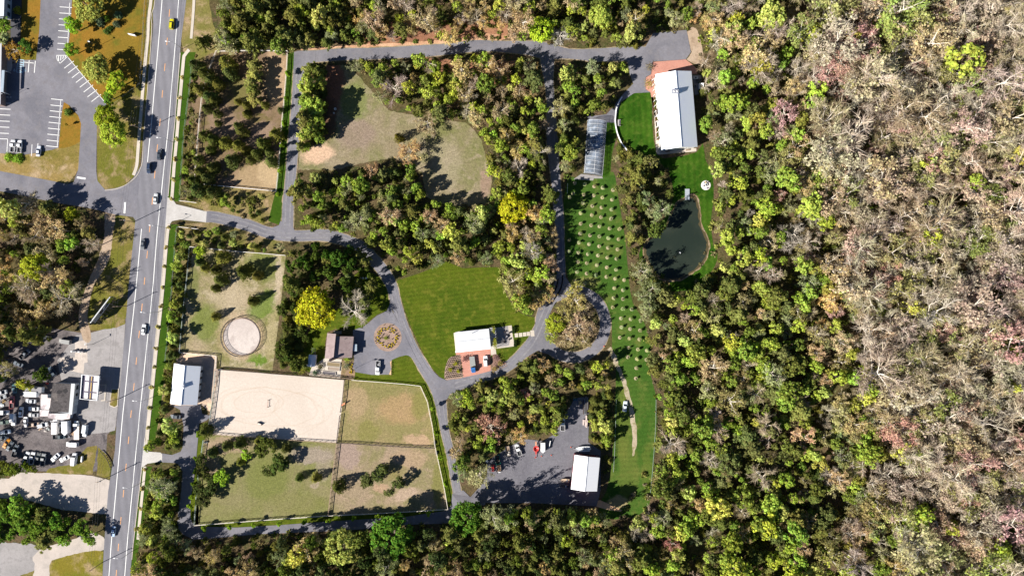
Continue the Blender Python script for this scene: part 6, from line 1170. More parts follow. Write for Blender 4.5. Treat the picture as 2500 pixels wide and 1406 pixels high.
def p_bare(seed, top=3.0, nl=8, ntw=620, buds=0, budsize=.04, w=.014, lean=.0, spread=1.0, first=.28):
    g = np.random.default_rng(seed); T = []; tw = []; tips = []
    trunk = [np.array([0,0,0.]),np.array([g.normal(0,.04),g.normal(0,.04),top*.3]),np.array([g.normal(0,.08),g.normal(0,.08),top*.55]),np.array([g.normal(0,.14),g.normal(0,.14),top*.8])]
    T.append(tubeq(trunk,[.055,.043,.03,.012],5)); br = []
    for k in range(nl):
        f = g.uniform(first,.8)*top; base = trunk[1]*(1-(f-.3*top)/(.5*top))+trunk[3]*((f-.3*top)/(.5*top)); base[2] = f
        t = 2.4*k+g.uniform(-.4,.4); ln = spread*g.uniform(.6,1.0)*(1.05-.35*f/top); up = g.uniform(.45,.95)
        d = np.array([math.cos(t),math.sin(t),0]); p1 = base+d*ln*.45+np.array([0,0,up*.35])+g.normal(0,.05,3); p2 = base+d*ln+np.array([0,0,up*.8])+g.normal(0,.07,3)
        p2[2] = min(p2[2], top); T.append(tubeq([base,p1,p2],[.024,.016,.006],4)); br.append((base,p1,p2))
        for j in range(4):
            s = g.uniform(.25,.95); q0 = (base*(1-2*s)+p1*2*s) if s < .5 else (p1*(2-2*s)+p2*(2*s-1)); dd = unit(d+g.normal(0,.75,3)+np.array([0,0,.4])); q1 = q0+dd*g.uniform(.25,.5)*np.array([1,1,.9])
            T.append(tubeq([q0,(q0+q1)/2+g.normal(0,.03,3),q1],[.011,.008,.003],3)); br.append((q0,(q0+q1)/2,q1))
    for k in range(ntw):
        b = br[g.integers(len(br))]; s = g.uniform(.3,1.0); q0 = (b[0]*(1-2*s)+b[1]*2*s) if s < .5 else (b[1]*(2-2*s)+b[2]*(2*s-1))
        dd = unit(unit(b[2]-b[0])+g.normal(0,.7,3)+np.array([0,0,.3])); q1 = q0+dd*g.uniform(.16,.42); sd = unit(np.cross(dd,g.normal(0,1,3)))*w*g.uniform(.6,1.3)
        tw.append([q0-sd,q0+sd,q1+sd*.4,q1-sd*.4]); tips.append(q0*.4+q1*.6)
    L = [np.array(tw)]
    if buds:
        tp = np.array(tips)[g.integers(len(tips),size=buds)]+g.normal(0,.055,(buds,3)); L.append(leafquads(tp, unit(tp-np.array([0,0,top*.4])), budsize, g, 1.0, .7))
    return np.concatenate(L), np.concatenate(T)
def p_shrub(seed, n=420, hz=.8, leaf=.12):
    g = np.random.default_rng(seed); d = unit(g.normal(0,1,(n,3))+np.array([0,0,.35])); t = np.arctan2(d[:,1],d[:,0]); lob = (1+.14*np.cos(3*t+seed)+.1*np.cos(5*t+2*seed))
    P = d*np.stack([lob,lob,np.full(n,hz)],1)*g.uniform(.55,1.02,(n,1)); P[:,2] = np.abs(P[:,2]+.25*hz)
    return leafquads(P, d, leaf, g, 1, .6), tubeq([(0,0,0),(0,0,.5)],[.06,.03],4)
def qmesh(name, parts, mats):
    q = np.concatenate([p for p in parts]).astype(np.float32); n = len(q); me = bpy.data.meshes.new(name)
    me.vertices.add(4*n); me.vertices.foreach_set('co', q.reshape(-1)); me.loops.add(4*n); me.loops.foreach_set('vertex_index', np.arange(4*n, dtype=np.int32)); me.polygons.add(n)
    me.polygons.foreach_set('loop_start', np.arange(0,4*n,4,dtype=np.int32)); me.polygons.foreach_set('loop_total', np.full(n,4,dtype=np.int32))
    mi = np.concatenate([np.full(len(p),i,dtype=np.int32) for i,p in enumerate(parts)]); 
    for m in mats: me.materials.append(m)
    me.polygons.foreach_set('material_index', mi if len(mats) > 1 else np.zeros(n,dtype=np.int32)); me.update(calc_edges=True); return me
PROTO = {}
def reg(kind, arrs, bark): PROTO[kind] = [dict(crown=a[0], trunk=a[1], bark=bark, top=float(max(a[0][:,:,2].max(), a[1][:,:,2].max())), me={}) for a in arrs]
reg('broadleaf_tree', [p_leafy(s) for s in (1,2,3,4,5,6)], M['bark'])
reg('large_broadleaf_tree', [p_leafy(s, 90, 110, .055, 2.1, .82, .82, (.14,.24), 9, .45) for s in (21,22,23)], M['bark'])
reg('fresh_leaved_tree', [p_leafy(s, 40, 44, .075, 2.4, .88, .78, (.12,.28)) for s in (11,12,13,14)], M['bark'])
reg('pine_tree', [p_pine(s) for s in (31,32,33,34)], M['bark'])
reg('cedar_tree', [p_cedar(s, pw=.8 if s != 43 else .6) for s in (41,42,43,44)], M['bark'])
reg('bare_tree', [p_bare(s, 3.2, 10, 950, 0, w=.012) for s in (51,52,53,54,55)], M['palebark'])
reg('budding_tree', [p_bare(s, 2.8, 10, 560, 900, .05, w=.011) for s in (61,62,63,64)], M['palebark'])
reg('red_budding_tree', [p_bare(s, 2.9, 10, 600, 760, .045, w=.011) for s in (71,72,73)], M['palebark'])
reg('shrub', [p_shrub(s) for s in (1,2,3)], M['bark'])
reg('sapling', [p_leafy(s, 9, 46, .15, 2.6, .8, .55, (.35,.5), 3) for s in (81,82,83)], M['bark'])
def pmesh(kind, i, what):
    p = PROTO[kind][i]
    if what not in p['me']:
        if what == 'all': p['me'][what] = qmesh(kind, [p['crown'],p['trunk']], [M['leaf'],p['bark']])
        elif what == 'crown': p['me'][what] = qmesh('crown', [p['crown']], [M['leaf']])
        else: p['me'][what] = qmesh('trunk', [p['trunk']], [p['bark']])
    return p['me'][what]
CATS = {'shrub':'shrub'}
def tree(kind, px, py, dpx, h, tint, label, group=None, parts=True, zc=.66, i=None, cat=None, loc=None):
    i = rng.randrange(len(PROTO[kind])) if i is None else i; p = PROTO[kind][i]; r = dpx*.5*S
    b = W(px, py, h*zc) if loc is None else loc; b = Vector((b.x, b.y, 0)); sc_ = (r, r, h/p['top']); rot = rng.uniform(0, 6.28)
    nm = {'large_broadleaf_tree':'broadleaf_tree'}.get(kind, kind)
    if parts:
        o = thing(nm, label, cat or CATS.get(kind,'tree'), b, rot, group); o.scale = sc_
        obj('trunk', pmesh(kind,i,'trunk'), o); obj('crown' if kind != 'shrub' else 'foliage', pmesh(kind,i,'crown'), o, color=tint)
    else:
        o = tag(obj(nm, pmesh(kind,i,'all'), None, b, rot, tint), label, cat or CATS.get(kind,'tree'), group); o.scale = sc_
    return o
def jit(c, a=.18):
    k = rng.uniform(1-a, 1+a); return tuple(max(.004, x*k*rng.uniform(1-a*.4, 1+a*.4)) for x in c)
C_PINE = [(.065,.075,.016),(.085,.088,.02),(.07,.078,.024),(.10,.10,.025)]
C_CEDAR = [(.060,.066,.014),(.085,.082,.016),(.05,.062,.016)]
C_GREEN = [(.112,.142,.018),(.142,.165,.026),(.085,.112,.017),(.18,.19,.048),(.125,.17,.024)]
C_YG = [(.24,.26,.03),(.20,.24,.03),(.28,.28,.05),(.18,.22,.03)]
C_SAGE = [(.20,.21,.10),(.24,.23,.10),(.17,.19,.08)]
C_TAN = [(.42,.31,.16),(.38,.29,.13),(.36,.27,.16),(.45,.33,.13)]
C_GREY = [(.50,.41,.29),(.56,.47,.36),(.44,.35,.22),(.52,.44,.35)]
C_PINK = [(.52,.32,.27),(.55,.36,.31),(.48,.28,.22)]
C_OLIVE = [(.22,.19,.07),(.26,.22,.09),(.19,.17,.06)]
C_PINE = [tuple(x*2.5 for x in c) for c in C_PINE]
C_CEDAR = [tuple(x*2.35 for x in c) for c in C_CEDAR]
C_GREEN = [tuple(x*2.75 for x in c) for c in C_GREEN]
C_YG = [tuple(x*2.05 for x in c) for c in C_YG]
C_SAGE = [tuple(x*1.8 for x in c) for c in C_SAGE]
C_TAN = [tuple(x*1.35 for x in c) for c in C_TAN]
C_GREY = [tuple(x*1.0 for x in c) for c in C_GREY]
C_PINK = [tuple(x*1.05 for x in c) for c in C_PINK]
C_OLIVE = [tuple(x*1.5 for x in c) for c in C_OLIVE]
LBL = {'pine_tree':'dark green pine','cedar_tree':'olive green cedar','broadleaf_tree':'full green leafed tree','fresh_leaved_tree':'bright yellow-green fresh leafed tree','budding_tree':'tan budding tree','bare_tree':'bare pale limbed tree','red_budding_tree':'reddish pink budding tree','shrub':'low rounded shrub'}
PAL = {'pine_tree':C_PINE,'cedar_tree':C_CEDAR,'broadleaf_tree':C_GREEN,'fresh_leaved_tree':C_YG,'budding_tree':C_TAN+C_SAGE,'bare_tree':C_GREY,'red_budding_tree':C_PINK,'shrub':C_OLIVE+C_GREEN}
# areas kept clear, as a raster of half photograph pixels, with a margin
X0, Y0, NX, NY = -120, -120, 1370, 830
gx = (X0 + 2*np.arange(NX))[None,:]; gy = (Y0 + 2*np.arange(NY))[:,None]
def pip(poly, xs, ys):
    ins = np.zeros(np.broadcast(xs,ys).shape, bool); n = len(poly)
    for i in range(n):
        x1,y1 = poly[i][:2]; x2,y2 = poly[(i+1)%n][:2]
        if y1 == y2: continue
        c = ((y1 > ys) != (y2 > ys)); ins ^= c & (xs < (x2-x1)*(ys-y1)/(y2-y1)+x1)
    return ins
def raster(polys):
    m = np.zeros((NY,NX), bool)
    for p in polys:
        xs = [q[0] for q in p]; ys = [q[1] for q in p]
        i0 = max(0,int((min(xs)-X0)/2)-1); i1 = min(NX,int((max(xs)-X0)/2)+2); j0 = max(0,int((min(ys)-Y0)/2)-1); j1 = min(NY,int((max(ys)-Y0)/2)+2)
        if i1 <= i0 or j1 <= j0: continue
        m[j0:j1,i0:i1] |= pip(p, gx[:,i0:i1], gy[j0:j1])
    return m
keepm = raster(KEEP)
def dil(m, n):
    for k in range(n):
        a = m.copy(); a[1:] |= m[:-1]; a[:-1] |= m[1:]; a[:,1:] |= m[:,:-1]; a[:,:-1] |= m[:,1:]; m = a
    return m
keep1 = keepm; keep2 = dil(keepm, 2); keep3 = dil(keepm, 4)
def blocked(px, py, lvl=2):
    i, j = int((px-X0)/2), int((py-Y0)/2)
    if not (0 <= i < NX and 0 <= j < NY): return False
    return bool((keep1,keep2,keep3)[lvl-1][j,i])
TODO = []; TAKEN = []
def free(px, py, r):
    for x, y, q in TAKEN:
        if (px-x)**2+(py-y)**2 < (.55*(r+q))**2: return False
    return True
def wood(zone, poly, step, mix, dia, hgt, pal=None, lvl=2, dens=1.0):
    m = raster([poly]); xs = [p[0] for p in poly]; ys = [p[1] for p in poly]; row = 0; y = max(-70, min(ys)); tot = sum(w_ for _, w_ in mix)
    while y < min(1475, max(ys)):
        x = max(-70, min(xs)) + (step/2 if row % 2 else 0)
        while x < min(2575, max(xs)):
            px, py = x+rng.uniform(-.42,.42)*step, y+rng.uniform(-.42,.42)*step; i, j = int((px-X0)/2), int((py-Y0)/2)
            if 0 <= i < NX and 0 <= j < NY and m[j,i] and rng.random() < dens and not blocked(px,py,lvl):
                u = rng.random()*tot
                for kind, w_ in mix:
                    u -= w_
                    if u <= 0: break
                d = rng.uniform(*dia)*(.62 if kind == 'cedar_tree' else 1)*(1.1 if kind in ('bare_tree','budding_tree') else 1)
                
                q_ = rng.random(); d *= 1.45 if q_ < .15 else .66 if q_ > .72 else 1
                h = rng.uniform(*hgt)*(.8+.4*(d-dia[0])/max(1,dia[1]-dia[0]))*(.75 if kind == 'cedar_tree' else 1); b = W(px,py,h*.66); bx, by = b.x/S+1250, 703-b.y/S
                if not blocked(bx,by,1) and free(px,py,d*.5):
                    TODO.append(dict(kind=kind, zone=zone, px=px, py=py, d=d, h=h, tint=jit(rng.choice((pal or {}).get(kind, PAL[kind]))), i=rng.randrange(len(PROTO[kind])), rot=rng.uniform(0,6.28), loc=Vector((b.x,b.y,0))))
            x += step
        y += step*.87; row += 1
# ------------------------------------------------ single trees told apart by eye
def T(kind, px, py, d, h, tint, label, **k):
    d *= 1.15 if 'cedar' not in kind else 1.05
    if tint[0] < .3 and kind != 'cedar_tree': tint = tuple(min(.75, x*1.6) for x in tint)
    TAKEN.append((px,py,d*.5)); return tree(kind, px, py, d, h, tint, label, **k)
YEL = (.47,.45,.015); LG = (.24,.25,.05)
T('large_broadleaf_tree', 770,750,88,13,YEL,'large round bright yellow tree west of the brown house')
T('large_broadleaf_tree', 1252,508,72,12,YEL,'bright yellow tree in the wood north-east of the central lawn')
T('bare_tree', 868,757,70,10,(.42,.37,.29),'pale bare round tree north of the brown house',i=0)
T('large_broadleaf_tree', 955,1308,96,15,(.075,.15,.015),'large vivid green tree on the south lane, west of its twin')
T('large_broadleaf_tree', 1140,1262,74,14,(.075,.145,.015),'large vivid green tree at the corner of the south lane')
T('large_broadleaf_tree', 1320,72,58,12,(.28,.36,.02),'bright lime tree at the north lane junction')
T('large_broadleaf_tree', 1468,40,52,13,(.26,.30,.05),'lime green tree in the wood north of the barn lane')
T('large_broadleaf_tree', 215,18,66,11,LG,'pale green spreading tree at the top of the dry lawn')
T('broadleaf_tree', 178,64,46,8,(.16,.27,.015),'round bright green tree beside the upper parking bays')
T('broadleaf_tree', 174,123,36,7,(.15,.24,.02),'small bright green tree by the diagonal parking bays')
T('large_broadleaf_tree', 236,170,62,10,LG,'pale green tree beside the diagonal parking bays')
T('broadleaf_tree', 282,200,52,9,(.26,.33,.02),'lime green tree east of the pale green tree by the bays')
T('broadleaf_tree', 266,236,36,6,(.09,.17,.015),'dark round green tree at the end of the diagonal bays')
T('large_broadleaf_tree', 258,286,56,10,(.30,.35,.02),'yellow-green tree at the mouth of the lot driveway')
T('large_broadleaf_tree', 277,325,60,10,(.26,.31,.03),'yellow-green tree south of its twin beside the driveway')
for i, (x, y, d, h, c, l) in enumerate(((240,50,22,3.4,(.10,.14,.08),'blue-green conical shrub north-west on the dry lawn'),(285,36,17,3,(.09,.14,.07),'small blue-green shrub beside the top spreading tree'),(281,57,16,3,(.10,.13,.07),'small blue-green shrub below the other blue-green one'),(258,44,16,2,(.14,.2,.02),'little green shrub among the blue-green shrubs'))): T('shrub',x,y,d,h,c,l)
T('shrub',259,76,16,1.4,(.06,.10,.02),'low dark hedge-like shrub on the dry lawn'); T('shrub',266,70,15,1.4,(.06,.10,.02),'low dark shrub next to the hedge-like one')
T('budding_tree',40,124,42,5,(.38,.22,.03),'orange brown round tree by the reserved bays',i=1); T('broadleaf_tree',64,114,34,6,(.05,.11,.015),'dark green tree next to the orange brown tree'); T('broadleaf_tree',4,60,46,7,(.13,.2,.02),'green tree against the office building at the left edge'); T('broadleaf_tree',6,95,34,6,(.26,.29,.12),'pale green tree south of the office building'); T('shrub',40,25,18,1.8,(.22,.2,.02),'yellowish round shrub beside the office path')
T('shrub',163,273,18,2.2,(.12,.17,.03),'small round green shrub on the parking island'); T('sapling',163,305,8,3,(.3,.24,.03),'thin yellow sapling on the parking island')
T('shrub',20,384,22,1.6,(.16,.24,.02),'green shrub at the west end of the lower parking edge'); T('shrub',42,387,24,1.6,(.14,.22,.02),'green shrub below the parked white trucks')
T('large_broadleaf_tree',85,652,66,12,(.27,.29,.02),'yellow-green tree in the wood west of the dirt track'); T('broadleaf_tree',176,524,34,9,(.30,.33,.02),'lime topped tree by the side street'); T('budding_tree',80,545,62,12,(.42,.30,.15),'tan budding tree near the side street',i=2)
T('broadleaf_tree',104,916,42,8,(.05,.075,.012),'dark green tree over the middle of the junk yard'); T('broadleaf_tree',60,938,36,7,(.27,.27,.03),'yellow-green tree leaning over the grey trailer roof')
T('large_broadleaf_tree',1358,788,48,8,(.34,.38,.03),'lime yellow tree on the west side of the lane circle'); T('budding_tree',1402,730,52,9,(.42,.34,.12),'yellowish budding tree at the north of the lane circle',i=0); T('budding_tree',1415,800,60,9,(.46,.33,.2),'tan budding tree in the middle of the lane circle',i=3); T('budding_tree',1378,765,40,8,(.36,.31,.10),'olive budding tree in the lane circle',i=1); T('budding_tree',1385,828,46,7,(.42,.33,.17),'tan tree at the south of the lane circle',i=2); T('red_budding_tree',1430,760,40,7,(.26,.2,.12),'brownish budding tree on the east side of the lane circle',i=1)
T('cedar_tree',970,332,26,11,(.13,.11,.015),'tall olive cedar standing alone in the meadow'); T('budding_tree',1001,368,52,9,(.52,.34,.15),'orange tan tree standing in the meadow',i=1); T('bare_tree',966,215,62,11,(.42,.32,.28),'pinkish bare tree at the north edge of the meadow',i=2); T('budding_tree',1045,305,50,9,(.40,.31,.17),'tan tree at the east end of the meadow',i=3)
T('bare_tree',1363,86,46,9,(.50,.47,.42),'white limbed bare tree beside the north lane',i=3)
T('budding_tree',1246,690,58,12,(.40,.37,.13),'pale yellow tree at the north-east corner of the central lawn',i=0)
T('budding_tree',1195,1040,62,10,(.46,.25,.17),'reddish brown tree north of the service yard',i=1); T('red_budding_tree',1283,960,26,8,(.44,.2,.18),'small pink tree in the wood south of the lane',i=0); T('broadleaf_tree',1138,972,40,9,(.25,.31,.03),'lime green tree south of the lane junction')
T('large_broadleaf_tree',835,1335,84,14,(.26,.28,.06),'large pale green tree in the wood below the south lane')
T('red_budding_tree',1640,240+1090,38,12,(.44,.2,.16),'small red tree in the wood at the bottom of the picture',i=2)
for i,(x,y,d,l) in enumerate(((1545,1250-1040+170,0,''),)): pass
for x,y,d,c,k in ((1408,712,40,(.44,.40,.1),'n'),(1345,815,36,(.33,.36,.05),'s'),(1440,800,34,(.40,.29,.17),'e'),(1400,770,44,(.40,.34,.12),'c'),(1425,835,34,(.34,.28,.12),'se')): T('budding_tree',x,y,d,8,c,{'n':'yellow-olive budding tree nearest the north rim of the lane circle','s':'yellow-green tree at the south-west rim of the lane circle','e':'brown tree at the east rim of the lane circle','c':'olive tree filling the heart of the lane circle','se':'dull olive tree at the south-east rim of the lane circle'}[k])
# paddock and field trees
PT = [(475,159,34),(497,179,34),(487,218,36),(515,197,36),(530,205,30),(510,236,36),(522,246,26),(553,152,38),(560,178,34),(502,264,26),(528,277,24),(579,248,17),(599,256,22),(603,274,18),(579,307,24),(589,322,30),(600,278,22),(671,328,36),(645,256,20),(684,269,16),(497,330,30),(517,340,30),(548,348,34),(579,353,30),(640,350,36),(597,368,26),(563,391,36),(625,376,28),(661,394,30),(512,366,24),(481,391,30),(517,409,34),(489,419,36),(505,435,32),(481,463,38),(515,468,32),(470,440,30),(530,300,18),(655,370,24),(610,390,24)]
for x,y,d in PT: T('cedar_tree',x,y,d*1.12,d*S*1.5,jit(rng.choice(C_CEDAR)),'olive green cedar growing in or along the wooded paddock',group='cedars of the wooded paddock',zc=.5)
for x,y,d in ((620,162,34),(622,186,34),(615,218,34),(620,240,34),(612,200,30)): T('pine_tree',x,y,d,7.5,jit(rng.choice(C_PINE)),'slender pine in the middle row of the wooded paddock',group='pines of the wooded paddock')
for x,y,d,l in ((487,615,32,'yellow-green tree in the north-west corner of the round pen paddock'),): T('broadleaf_tree',x,y,d,6,(.22,.28,.02),l)
for x,y,d in ((487,640,24),(543,628,34),(525,660,26),(540,682,32),(594,663,36),(627,673,26),(616,735,26),(525,773,22),(526,704,22),(500,655,22)): T('cedar_tree',x,y,d*1.2,d*S*1.5,jit(rng.choice(C_CEDAR)),'dark cedar standing in the round pen paddock',group='cedars of the round pen paddock',zc=.4)
for x,y,d in ((502,1052,32),(553,1089,25),(585,1083,29),(518,1105,25),(632,1076,22),(697,1095,20),(730,1167,20),(771,1167,23),(826,1188,32),(587,1128,20)): T('cedar_tree',x,y,d*1.25,d*S*1.45,jit(rng.choice(C_CEDAR)),'dark round cedar in the south-west paddock',group='cedars of the south-west paddock',zc=.4)
for x,y,d,c,h in ((655,1085,40,(.09,.11,.02),6.5),(684,1131,46,(.07,.10,.02),7),(495,1152,34,(.08,.09,.02),5.5),(512,1196,34,(.055,.075,.02),6),(498,1217,34,(.06,.07,.02),6),(655,1150,30,(.10,.12,.03),5),(518,1172,26,(.06,.08,.02),5),(486,1190,28,(.06,.08,.02),5),(492,1120,26,(.07,.09,.02),5),(640,1100,30,(.09,.11,.02),6)): T('broadleaf_tree',x,y,d*1.12,h,tuple(k*.75 for k in c),'dark green leafy tree in the south-west paddock',group='dark trees of the south-west paddock')
T('broadleaf_tree',600,1111,28,5,(.2,.3,.02),'bright green tree in the north of the south-west paddock'); T('broadleaf_tree',540,1165,42,6.5,(.17,.26,.02),'bright green tree near the west fence of the south-west paddock')
for x,y,d in ((894,1175,34),(899,1170,36),(925,1160,34),(937,1145,32),(950,1201,26),(975,1178,34)): T('broadleaf_tree',x,y,d,6,jit((.075,.09,.025)),'dark tree of the clump in the south-east paddock',group='tree clump of the south-east paddock')
# young trees along the lanes and pavement
for x,y in ((703,180),(698,241),(694,301),(688,357),(684,417),(679,474),(1056,996),(1066,1056),(1076,1116),(1088,1179),(498,1291),(562,1287),(620,1281),(682,1278),(743,1273),(803,1270),(864,1264),(922,1259),(1046,1253),(464,1236),(468,1212),(473,1179),(480,1118),(484,1060),(477,1150)):
    tree('sapling',x,y,15,4.2,jit((.22,.34,.02),.1),'small bright green young tree on the grass strip beside a lane','young green trees along the lanes'); TAKEN.append((x,y,6))
for x,y in ((446,190),(441,240),(437,290),(433,340),(429,389),(424,439),(420,485),(413,556),(407,604),(402,651),(399,702),(394,747),(387,798),(382,850),(378,896),(371,945),(367,995),(363,1044),(357,1092),(355,1144),(349,1191),(345,1240),(335,1290)):
    tree('sapling',x,y,13,4.2,jit((.58,.50,.20),.1),'small tan leafed street tree beside the east pavement','street trees along the east pavement'); TAKEN.append((x,y,6))
OR = [(405,415),(498,428),(590,448),(670,462),(770,482),(390,515),(490,525),(585,535),(668,555),(760,575),(355,550),(483,607),(572,635),(660,650),(755,670),(460,705),(567,722),(655,742),(750,757),(460,805),(560,820),(640,830),(737,850),(830,855),(455,900),(550,915),(640,925),(725,943),(823,953),(350,965),(443,985),(540,1000),(637,1020),(722,1035),(813,1050),(350,1070),(437,1082),(530,1095),(625,1108),(715,1128),(803,1140),(435,1170),(520,1180),(615,1200),(710,1222),(798,1243),(425,1265),(518,1280),(605,1293),(707,1312),(790,1330),(876,1342),(410,1353),(503,1372)]
OR = [(1300+x/3.906,340+y/3.906) for x,y in OR]+[(1300+x/3.906,680+y/3.906) for x,y in ((782,92),(865,110),(775,185),(865,195),(767,275),(862,290),(948,293),(845,380),(938,387),(1033,400),(850,465),(933,482),(1028,495),(835,563),(927,572),(1022,580),(920,662),(1008,677),(1093,687),(912,750),(998,767),(1090,775),(992,855),(988,953))]
ring = MB(); ring.lathe([(0,.05),(.5,.08),(.8,.035)], 16); ringm = ring.mesh('mulch_ring', [plain('straw_mulch', (.36,.29,.19), .95, .2, 3)])
for x,y in OR:
    o = tree('sapling',x,y,rng.uniform(6,11),1.7,jit((.40,.42,.2),.3),'small pale blossoming sapling in a mulch ring on the orchard grass','orchard saplings',cat='sapling',zc=.5); c = obj('mulch_ring', ringm, o); c.scale = (1/o.scale[0],1/o.scale[1],1); TAKEN.append((x,y,5))
# ------------------------------------------------ woods
BIG = [('pine_tree',5),('broadleaf_tree',4)]
wood('wood at the north edge, west part', [(540,-60),(860,-60),(900,108),(860,116),(740,118),(705,122),(560,122),(480,118),(470,95),(545,70),(520,20)], 25, [('pine_tree',7),('broadleaf_tree',1.6),('budding_tree',.8)], (24,38), (9,12), {'budding_tree':C_SAGE+[(.4,.38,.12)]}, 1)
wood('wood north of the long lane', [(850,-60),(1340,-60),(1330,95),(1290,92),(1200,70),(1110,92),(1000,98),(880,106)], 27, [('fresh_leaved_tree',4),('budding_tree',6),('bare_tree',2),('pine_tree',.8)], (24,40), (9,12), {'budding_tree':C_TAN+[(.4,.36,.12)]}, 1, .88)
wood('wood north of the barn car park', [(1335,-60),(1690,-60),(1690,70),(1590,76),(1570,112),(1450,115),(1350,115)], 25, [('broadleaf_tree',4),('cedar_tree',3),('pine_tree',3),('budding_tree',2),('fresh_leaved_tree',1)], (22,36), (8,11), None, 1)
wood('wood between north lane and meadow', [(745,150),(850,150),(960,150),(1010,142),(1180,142),(1310,150),(1320,200),(1330,300),(1335,420),(1200,440),(1165,330),(1120,290),(1060,285),(950,270),(900,230),(870,195),(800,165),(795,330),(760,365),(728,370),(735,300),(738,180)], 25, [('pine_tree',3.5),('broadleaf_tree',3),('fresh_leaved_tree',2.6),('budding_tree',3),('bare_tree',.8),('cedar_tree',1)], (22,38), (8,12), None, 1)
wood('wood between meadow and central lawn', [(722,425),(820,425),(900,412),(1000,400),(1040,440),(1055,490),(1190,505),(1215,440),(1335,420),(1345,480),(1350,560),(1352,620),(1372,690),(1340,730),(1310,765),(1270,758),(1240,700),(1215,645),(1130,648),(1090,632),(1045,652),(1000,668),(968,668),(945,618),(900,588),(840,558),(740,553),(722,540)], 24, [('broadleaf_tree',5),('pine_tree',3),('cedar_tree',2.5),('budding_tree',2),('fresh_leaved_tree',.9)], (20,36), (7,11), {'budding_tree':C_SAGE+C_TAN[:1]}, 1)
wood('east fringe of the central wood', [(1215,520),(1350,480),(1355,620),(1370,700),(1330,740),(1270,755),(1230,690),(1260,600)], 30, [('budding_tree',5),('fresh_leaved_tree',1.5),('bare_tree',1)], (28,40), (9,11), {'budding_tree':C_TAN}, 1, .7)
wood('wood around the greenhouse', [(1365,160),(1440,150),(1525,150),(1540,190),(1508,240),(1488,285),(1425,290),(1418,425),(1372,435),(1364,300)], 23, [('broadleaf_tree',4),('pine_tree',3),('budding_tree',2),('cedar_tree',2),('fresh_leaved_tree',.8)], (22,34), (7,10), {'budding_tree':C_SAGE}, 1)
wood('wood between orchard and pond', [(1498,330),(1520,340),(1530,372),(1600,385),(1640,410),(1640,450),(1630,500),(1620,545),(1585,580),(1565,620),(1575,665),(1640,705),(1660,712),(1600,745),(1560,760),(1545,700),(1535,600),(1515,490),(1503,420)], 24, [('broadleaf_tree',4),('pine_tree',3),('cedar_tree',2),('budding_tree',2.5)], (22,36), (7,10), {'budding_tree':C_SAGE,'broadleaf_tree':[(.2,.21,.06),(.14,.17,.04),(.11,.14,.03)]}, 1)
wood('dense mixed wood east of the orchard', [(1700,150),(1722,240),(1722,330),(1745,420),(1748,500),(1740,560),(1765,600),(1750,660),(1690,712),(1600,745),(1562,765),(1590,850),(1592,950),(1605,1100),(1595,1230),(1582,1262),(1500,1285),(1480,1310),(1480,1480),(2050,1480),(2010,1000),(1930,700),(1900,500),(1850,300),(1800,190),(1730,60),(1690,70),(1715,110)], 28, [('broadleaf_tree',6.5),('cedar_tree',2),('pine_tree',2.3),('budding_tree',1.9),('bare_tree',.8),('fresh_leaved_tree',1.7)], (24,48), (8,13), {'budding_tree':C_SAGE+C_OLIVE+C_TAN[:1],'broadleaf_tree':C_GREEN+[(.17,.20,.04),(.15,.17,.05)]}, 1)
wood('half leafed belt beside the bare wood', [(2050,1480),(2010,1000),(1930,700),(1900,500),(1850,300),(1800,190),(1730,60),(1690,70),(1690,-60),(1942,-80),(1952,100),(1992,300),(2052,500),(2062,700),(2152,1000),(2192,1480)], 31, [('budding_tree',5),('broadleaf_tree',3),('bare_tree',2.4),('fresh_leaved_tree',1),('red_budding_tree',.4),('cedar_tree',1)], (26,52), (9,13), {'budding_tree':C_SAGE+C_OLIVE+C_TAN,'broadleaf_tree':C_GREEN+[(.34,.33,.06)]}, 1)
wood('bare spring wood along the right side', [(1942,-80),(1952,100),(1992,300),(2052,500),(2062,700),(2152,1000),(2192,1480),(2600,1480),(2600,-80)], 36, [('bare_tree',4.6),('budding_tree',5.4),('red_budding_tree',1.2),('fresh_leaved_tree',.4)], (42,76), (12,18), {'budding_tree':[(.46,.38,.21),(.38,.36,.14),(.50,.37,.25),(.44,.37,.26),(.36,.36,.12),(.46,.39,.29),(.30,.33,.09),(.52,.43,.30)],'broadleaf_tree':[(.24,.25,.05),(.2,.21,.04),(.28,.28,.08)]}, 1, .86)
wood('tall wood south of the service yard', [(1150,1240),(1300,1234),(1440,1240),(1478,1258),(1440,1285),(1300,1278),(1170,1275)], 24, [('broadleaf_tree',4),('pine_tree',3),('budding_tree',1.5)], (26,40), (15,19), {'budding_tree':C_SAGE}, 1)
wood('wood along the bottom edge', [(330,1330),(430,1325),(640,1322),(760,1312),(900,1308),(1100,1292),(1185,1250),(1300,1245),(1440,1245),(1500,1275),(1480,1300),(1480,1480),(320,1480)], 25, [('pine_tree',3),('broadleaf_tree',4.5),('budding_tree',2.6),('fresh_leaved_tree',.8),('cedar_tree',1.5)], (22,38), (9,13), {'budding_tree':C_SAGE+C_TAN,'broadleaf_tree':[(.10,.14,.04),(.13,.16,.05),(.15,.18,.03)]}, 1)
wood('wood round the service yard', [(1098,965),(1165,942),(1230,927),(1262,905),(1300,872),(1345,862),(1400,880),(1478,868),(1495,900),(1500,960),(1440,962),(1400,960),(1375,1012),(1356,1056),(1260,1078),(1192,1122),(1185,1165),(1150,1200),(1132,1190),(1115,1110),(1100,1040)], 24, [('broadleaf_tree',4),('pine_tree',3),('cedar_tree',3),('budding_tree',2.2),('fresh_leaved_tree',.8)], (20,36), (7,10), None, 1)
